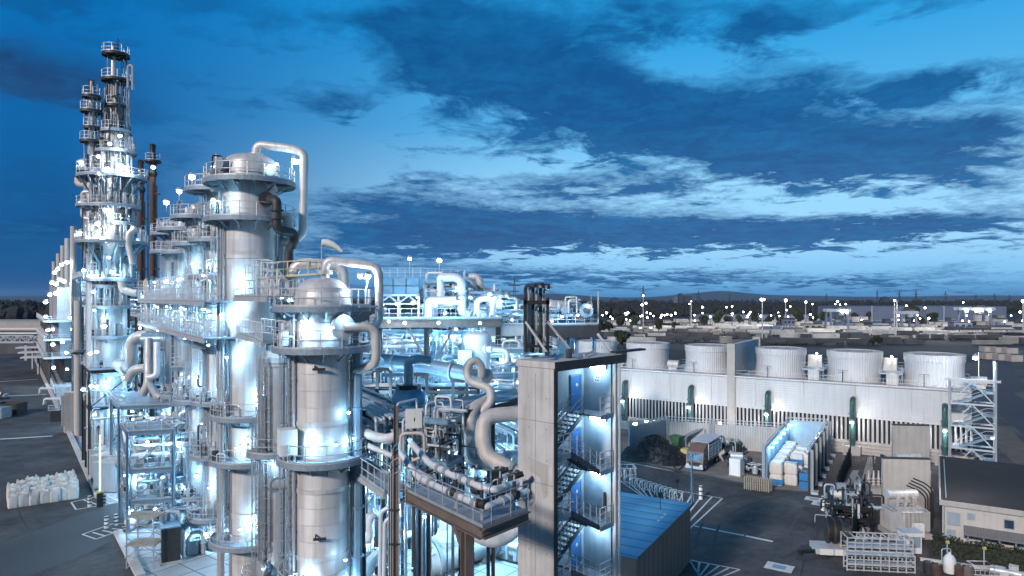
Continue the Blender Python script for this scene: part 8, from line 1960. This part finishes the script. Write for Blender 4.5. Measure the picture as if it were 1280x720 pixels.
part('railing', MB().rail([q1, q2, q3], 1.1, .026, 1.15), M['galv2'], bm, smooth=False)
pc = onz(584, 652); m = MB(); m.ibeam(V((pc.x, pc.y, 0)), V((pc.x, pc.y, zp - .42)), .4, .4, .05, dd_); part('column', m, M['brown'], bm, smooth=False)
m = MB(); m.beam(V((pc.x, pc.y, zp - 1.3)) - dd_ * .2, V((pc.x, pc.y, zp - .4)) - dd_ * .9, .14, .2); part('knee_brace', m, M['brown'], bm, smooth=False)
def pl(s, t, h): return q1 + (q2 - q1) * s + wv * t + V((0, 0, h))
# two white process lines on the platform
bigpipe('process_line', 'white pipe with stepped reducers running along the railing of the brown platform', [pl(-.12, .2, 1.5), pl(.1, .34, .6), pl(.45, .34, .55), pl(.72, .34, .55), pl(.93, .34, .55), pl(.93, .8, .55), pl(.93, 2.2, .6)], .15, 'white', 'white lines on the brown platform', .5, ((1, .5), (2, .3), (2, .7), (3, .5), (5, .2), (5, .4)), 14)
bigpipe('process_line', 'longer white flanged pipe on the inner side of the brown platform', [pl(-.2, .9, 1.7), pl(.06, .95, 1.0), pl(.4, .95, .9), pl(.74, 1.0, .85), pl(.82, 1.2, .8), pl(.82, 2.2, .8)], .16, 'white', 'white lines on the brown platform', .6, ((1, .4), (1, .7), (2, .3), (2, .6), (3, .5), (4, .4)), 14)
for k, (s, t, lb) in enumerate(((.60, .34, 'on the white line by the railing'), (.80, 1.5, 'beside the great pipe bends'), (.90, .34, 'at the railing corner'), (.93, 1.6, 'at the concrete tower end'), (.66, 1.0, 'on the inner white line'))):
    c = pl(s, t, .75); v = thing('gate_valve', 'dark gate valve with handwheel on the brown platform, ' + lb, 'valve', c - V((0, 0, .7)), 'gate valves on the brown platform')
    part('valve_body', MB().cyl(c + V((-.16, .1, -.1)), c + V((.16, -.1, -.1)), .2, n=14).cyl(c, c + V((0, 0, .45)), .08, n=12), M['dark'], v); part('stem', MB().cyl(c, c + V((0, 0, .95)), .035, n=8), M['galv'], v)
    part('handwheel', MB().tube([c + V((.24 * math.cos(a), .24 * math.sin(a), .85)) for a in [TAU * u / 14 for u in range(15)]], .03, 6, caps=False).beam(c + V((-.24, 0, .85)), c + V((.24, 0, .85)), .03).beam(c + V((0, -.24, .85)), c + V((0, .24, .85)), .03), M['dark'], v)
    part('support', MB().beam(c - V((0, 0, .2)), c - V((0, 0, .74)), .1), M['galv2'], v, smooth=False)
for k, (px, py) in enumerate(((640, 610), (622, 604))):
    c = P(px, py, 36 + k); t = thing('motor_valve', ('dark motor valve with spoked wheel against the concrete tower', 'dark blue motor valve cluster above the brown platform')[k], 'valve', c, 'motor valves')
    part('body', MB().cyl(c + V((-.3, 0, 0)), c + V((.3, 0, 0)), .3, n=16).box(c + V((0, 0, .45)), (.5, .4, .5)), M['dark'], t); part('handwheel', MB().tube([c + V((.34 * math.cos(a), -.45, .34 * math.sin(a))) for a in [TAU * u / 16 for u in range(17)]], .04, 6, caps=False).beam(c + V((0, -.45, -.34)), c + V((0, -.45, .34)), .04).beam(c + V((-.34, -.45, 0)), c + V((.34, -.45, 0)), .04), M['galv'], t)
    part('actuator', MB().cyl(c + V((.1, 0, .6)), c + V((.6, .1, .75)), .16, n=12), M['black'], t); part('support', MB().beam(c, c - V((0, 0, 2.0)), .16), M['dark'], t, smooth=False)
bigpipe('drop_bend', 'fat pale pipe bend hanging below the end of the brown platform', [P(588, 664, 40), P(602, 672, 40), P(618, 676, 40), P(632, 672, 40.5), P(650, 656, 41)], .44, 'white', 'large insulated pipes', 1.2, (), 18)
# white wall cabinet and instrument frame beside the ladder post
c = P(518, 523, 38); t = thing('instrument_cabinet', 'white double-door instrument cabinet hanging beside the ladder post', 'cabinet', c - V((0, 0, .6)))
for s in (-1, 1): part('door', MB().box(c + V((s * .235, -.2, 0)), (.45, .05, 1.0), .25), M['whitep'], t, smooth=False); 
part('cabinet_body', MB().box(c, (.98, .34, 1.08), .25), M['whitep'], t, smooth=False); part('handle', MB().box(c + V((.04, -.26, -.02)), (.05, .05, .2), .25), M['dark'], t, smooth=False); part('support', MB().beam(c + V((0, .1, -.5)), V((c.x, c.y + .1, 0)), .14), M['dark'], t, smooth=False)
structure('instrument_rack', 'rack of thin pipes and small valves behind the white wall cabinet', 'rack', V((X(508, 42), 42, 0)), V((.9, -.43, 0)), V((.43, .9, 0)), 3.0, 1.8, [11.4, 14, 16.6], 411, 90, floods=1, w_=140, vessels=0, rails=False, post=.09, brace=False, rr=(.03, .08), mats=('white', 'galv', 'dark', 'clad', 'tan'), boxes=8, lrad=.12, verts=.6, topb=True)
bigpipe('link_pipe', 'tan pipe with white joints slanting down past the ladder post', [P(462, 558, 41), P(505, 576, 39), P(522, 590, 37), P(540, 600, 36)], .17, 'tan', 'large insulated pipes', .5, ((1, .5),), 12)
bigpipe('link_pipe', 'dark pipe turning tan as it sweeps round towards the ladder post', [P(446, 530, 44), P(462, 545, 42), P(486, 549, 40.5), P(502, 541, 40)], .3, 'tan', 'large insulated pipes', 1.0, (), 14)
bigpipe('link_pipe', 'thin upright tan pipe with two bends above the brown platform', [P(501, 590, 36), P(501, 542, 36), P(530, 541, 36), P(531, 570, 36), P(515, 576, 36)], .09, 'tan', 'large insulated pipes', .3, (), 10)
# horizontal heat exchanger on the plant floor
h0, h1 = P(539, 698, 58), P(612, 672, 62); hx = thing('heat_exchanger', 'large horizontal white heat exchanger with bolted head under the brown platform', 'heat exchanger', G(575, 712)); r = 1.55
d = (h1 - h0).normalized(); part('shell', MB().cyl(h0, h1, r, n=32), M['white'], hx)
part('channel_head', MB().cyl(h0 - d * .9, h0, r * 1.03, n=32), M['tan'], hx)
part('head_flange', MB().cyl(h0 - d * .06, h0 + d * .28, r * 1.16, n=36), M['galv2'], hx); part('cover_flange', MB().cyl(h1 - d * .3, h1, r * 1.16, n=36), M['galv2'], hx)
part('shell_cover', MB().cyl(h1, h1 + d * 1.0, r, r * .6, 32), M['white'], hx)
x_ = V((d.y, -d.x, 0)).normalized(); m = MB()
for k in range(20): a = TAU * k / 20; u = x_ * math.cos(a) + V((0, 0, 1)) * math.sin(a); m.cyl(h0 - d * .98 + u * r * .86, h0 - d * .88 + u * r * .86, .09, n=6)
part('head_bolt', m, M['dark'], hx)
m = MB(); t0 = P(557, 672, 58.6); m.tube([t0, P(557, 660, 58.6)], [1.0, .55], 18); m.cyl(t0 - V((0, 0, .45)), t0, 1.2, n=24); m.tube([P(557, 661, 58.6), P(558, 648, 58.8), P(566, 640, 60)], .55, 16, .6); part('inlet_nozzle', m, M['white'], hx)
for f in (.2, .8): p = h0 + (h1 - h0) * f; part('saddle', MB().box((p.x, p.y, (p.z - r) / 2 + .2), (2.4, .6, p.z - r + .6), math.atan2(x_.y, x_.x)), M['conc'], hx, smooth=False)
for (pa, pb_) in (((522, 692), (534, 687)), ((517, 707), (534, 702))):
    m = MB(); m.tube([P(pb_[0] + 8, pb_[1] - 4, 57), P(pa[0], pa[1], 57), P(pa[0] + 10, pa[1] + 6, 56.4), P(pb_[0] + 10, pb_[1] + 4, 56.6)], .14, 8, .5); part('drain_pipe', m, M['clad'], hx)
# pumps and pipes low down between the front column and the ladder post
structure('pump_bay', 'bright pump bay with fat white pipes at the foot of the pipe-looped column', 'pump bay', V((X(444, 60), 60, 0)), V((.98, .2, 0)), V((-.2, .98, 0)), 3.4, 10, [3.0, 6.0], 421, 90, floods=6, w_=420, vessels=6, rails=False, rr=(.06, .3), lrad=.16, boxes=10, mats=('white', 'white', 'clad', 'galv', 'galv2'))
bigpipe('white_pipe_run', 'white pipe dropping beside the front column and splitting at the plant floor', [P(470, 640, 50), P(461, 648, 50), P(462, 676, 50), P(446, 668, 50)], .38, 'white', 'large insulated pipes', 1.0, ((2, .5),), 14)
bigpipe('white_pipe_run', 'white forked pipe near the foot of the pipe-looped column', [P(480, 688, 49), P(464, 700, 48), P(455, 716, 47), P(453, 740, 46)], .38, 'white', 'large insulated pipes', 1.2, (), 14)
bigpipe('white_pipe_run', 'pair of slim pale pipes hooked downwards beside the ladder post, outer one', [P(475, 740, 38), P(476, 640, 38), P(486, 634, 38), P(492, 642, 38)], .12, 'white', 'large insulated pipes', .4, (), 10)
bigpipe('white_pipe_run', 'pair of slim pale pipes hooked downwards beside the ladder post, inner one', [P(480, 740, 37.6), P(481, 652, 37.6), P(490, 646, 37.6)], .12, 'white', 'large insulated pipes', .4, (), 10)
bigpipe('white_pipe_run', 'long level white pipe on low supports beneath the brown platform', [P(500, 672, 62), P(540, 658, 66), P(560, 650, 68)], .32, 'white', 'large insulated pipes', .8, ((0, .5),), 12)
# railed walkway in the shade between the front column and the ladder post
t_, a_, b_ = walkway('shaded_walkway', 'narrow shaded walkway between the pipe-looped column and the ladder post', [P(440, 582, 45), P(497, 622, 38)], Z(590, 42), 1.6, m='grate'); t_['group'] = 'walkways between the columns'
# free-standing pumps on the open plant floor
for k, (px, py, lb) in enumerate(((566, 585, 'small white pump set alone on the plant floor'), (645, 560, 'blue pump set at the concrete tower wall'), (655, 700, 'white pump set at the foot of the concrete tower'))):
    machine_bits('pump_set', G(px, py), lb, 'pump', 500 + k, ['white', 'clad', 'galv'] if k != 1 else ['bluev', 'dark', 'bluep'], 12, (2.2, 1.3, 2.2), 'pump sets on the plant floor')
for (px, py, z) in ((560, 575, 6), (625, 560, 6), (600, 650, 5), (620, 705, 5), (520, 700, 5), (640, 600, 6), (480, 690, 5)):
    g = G(px, py); light((g.x, g.y, z), 2600, COOL, .3)  # lights without fittings, added to brighten the plant floor

structure('pipe_structure', 'farther lit pipework filling the view under the high deck, nearer the domed columns', 'structure', V((X(462, 104), 104, 0)), UX, UY, 12, 7, [9, 13, 16.5, 20], 331, 95, floods=10, w_=520, vessels=6, rr=(.08, .26), lrad=.22, boxes=10, verts=.6, topb=True)
structure('pipe_structure', 'farther lit pipework filling the view under the high deck, nearer the rooftop frame', 'structure', V((X(556, 104), 104, 0)), UX, UY, 14, 7, [9, 13, 16.5, 20], 332, 95, floods=10, w_=520, vessels=8, rr=(.08, .26), lrad=.22, boxes=10, verts=.6, topb=True)


structure('valve_frame', 'tangled dark valve frame between cable drums and gravel', 'valve frame', G(1042, 664), V((.97, -.25, 0)), V((.35, .94, 0)), 3.6, 8.5, [1.5, 2.7], 345, 95, mats=('dark', 'black', 'galv2', 'dark', 'bluep', 'galv'), floods=0, vessels=3, rails=False, rr=(.05, .13), frame='black', post=.12, boxes=6, group='steel pipe structures', verts=.6)
structure('pipe_structure', 'thin blue pipework closing the gap below the blue grey header', 'structure', V((X(478, 64), 64, 0)), UX, UY, 5.5, 4, [10, 13.5, 16.8], 351, 95, floods=5, w_=380, vessels=2, rails=False, post=.13, rr=(.03, .10), lrad=.15, boxes=7, verts=.6, topb=True, mats=('galv', 'white', 'bluep', 'galv2', 'clad', 'dark'))
structure('pipe_structure', 'thin pipework and cages between the pipe-looped column and the ladder post', 'structure', V((X(450, 52), 52, 0)), UX, UY, 2.6, 4, [7, 11, 14.5], 352, 90, floods=5, w_=380, vessels=2, rails=False, post=.13, rr=(.03, .10), lrad=.15, boxes=7, verts=.6, topb=True, mats=('galv', 'white', 'bluep', 'galv2', 'clad', 'dark'))

structure('pump_bay', 'low white pumps and stand pipes on the open floor behind the heat exchanger', 'pump bay', V((X(498, 74), 74, 0)), UX, UY, 3.2, 4, [1.8], 361, 45, floods=3, w_=420, vessels=4, rails=False, rr=(.04, .14), lrad=.15, boxes=6, mats=('white', 'white', 'clad', 'galv'))
structure('pump_bay', 'low pump island standing free on the blue floor near the great pipe bends', 'pump bay', V((X(552, 94), 94, 0)), UX, UY, 4.5, 3, [1.6], 362, 30, floods=2, w_=420, vessels=3, rails=False, rr=(.04, .12), lrad=.16, boxes=4, mats=('white', 'galv', 'bluep'))

for (px, py, Y, w_) in ((575, 650, 53, 1300), (520, 668, 52, 1000), (470, 610, 46, 500), (500, 560, 47, 600), (560, 545, 56, 1200), (470, 500, 58, 600), (540, 500, 54, 700), (620, 480, 58, 700)): light(P(px, py, Y), w_, (.42, .74, 1.0), .3)  # more added lights without fittings, to brighten the heat exchanger and centre pipework
for (px, py, Y) in ((486, 402, 76), (506, 404, 76), (548, 404, 76), (570, 412, 76), (600, 404, 76), (522, 372, 76.5), (588, 372, 76.5), (640, 400, 76), (556, 392, 76.5)): flood(hd_, P(px, py, Y), 120, .22, None, COOL, (0, .6, -.3))
for (px, py, Y) in ((665, 402, 77), (702, 396, 79), (722, 394, 79)): flood(h2, P(px, py, Y), 120, .2, None, COOL, (0, .8, -.3))
# ---------------------------------------------------------------- the evening air
hz = MB(); hz.box((0, 100, 89), (30000, 30000, 180))
ho = _link('haze', hz, [bpy.data.materials.new('air')], (0, 0, 0), False); ho['kind'] = 'stuff'
am = ho.data.materials[0]; am.use_nodes = True; an = am.node_tree; an.nodes.clear()
ao = an.nodes.new('ShaderNodeOutputMaterial'); av = an.nodes.new('ShaderNodeVolumePrincipled'); av.inputs['Color'].default_value = (.55, .75, 1, 1); av.inputs['Density'].default_value = .000025
an.links.new(av.outputs[0], ao.inputs['Volume'])
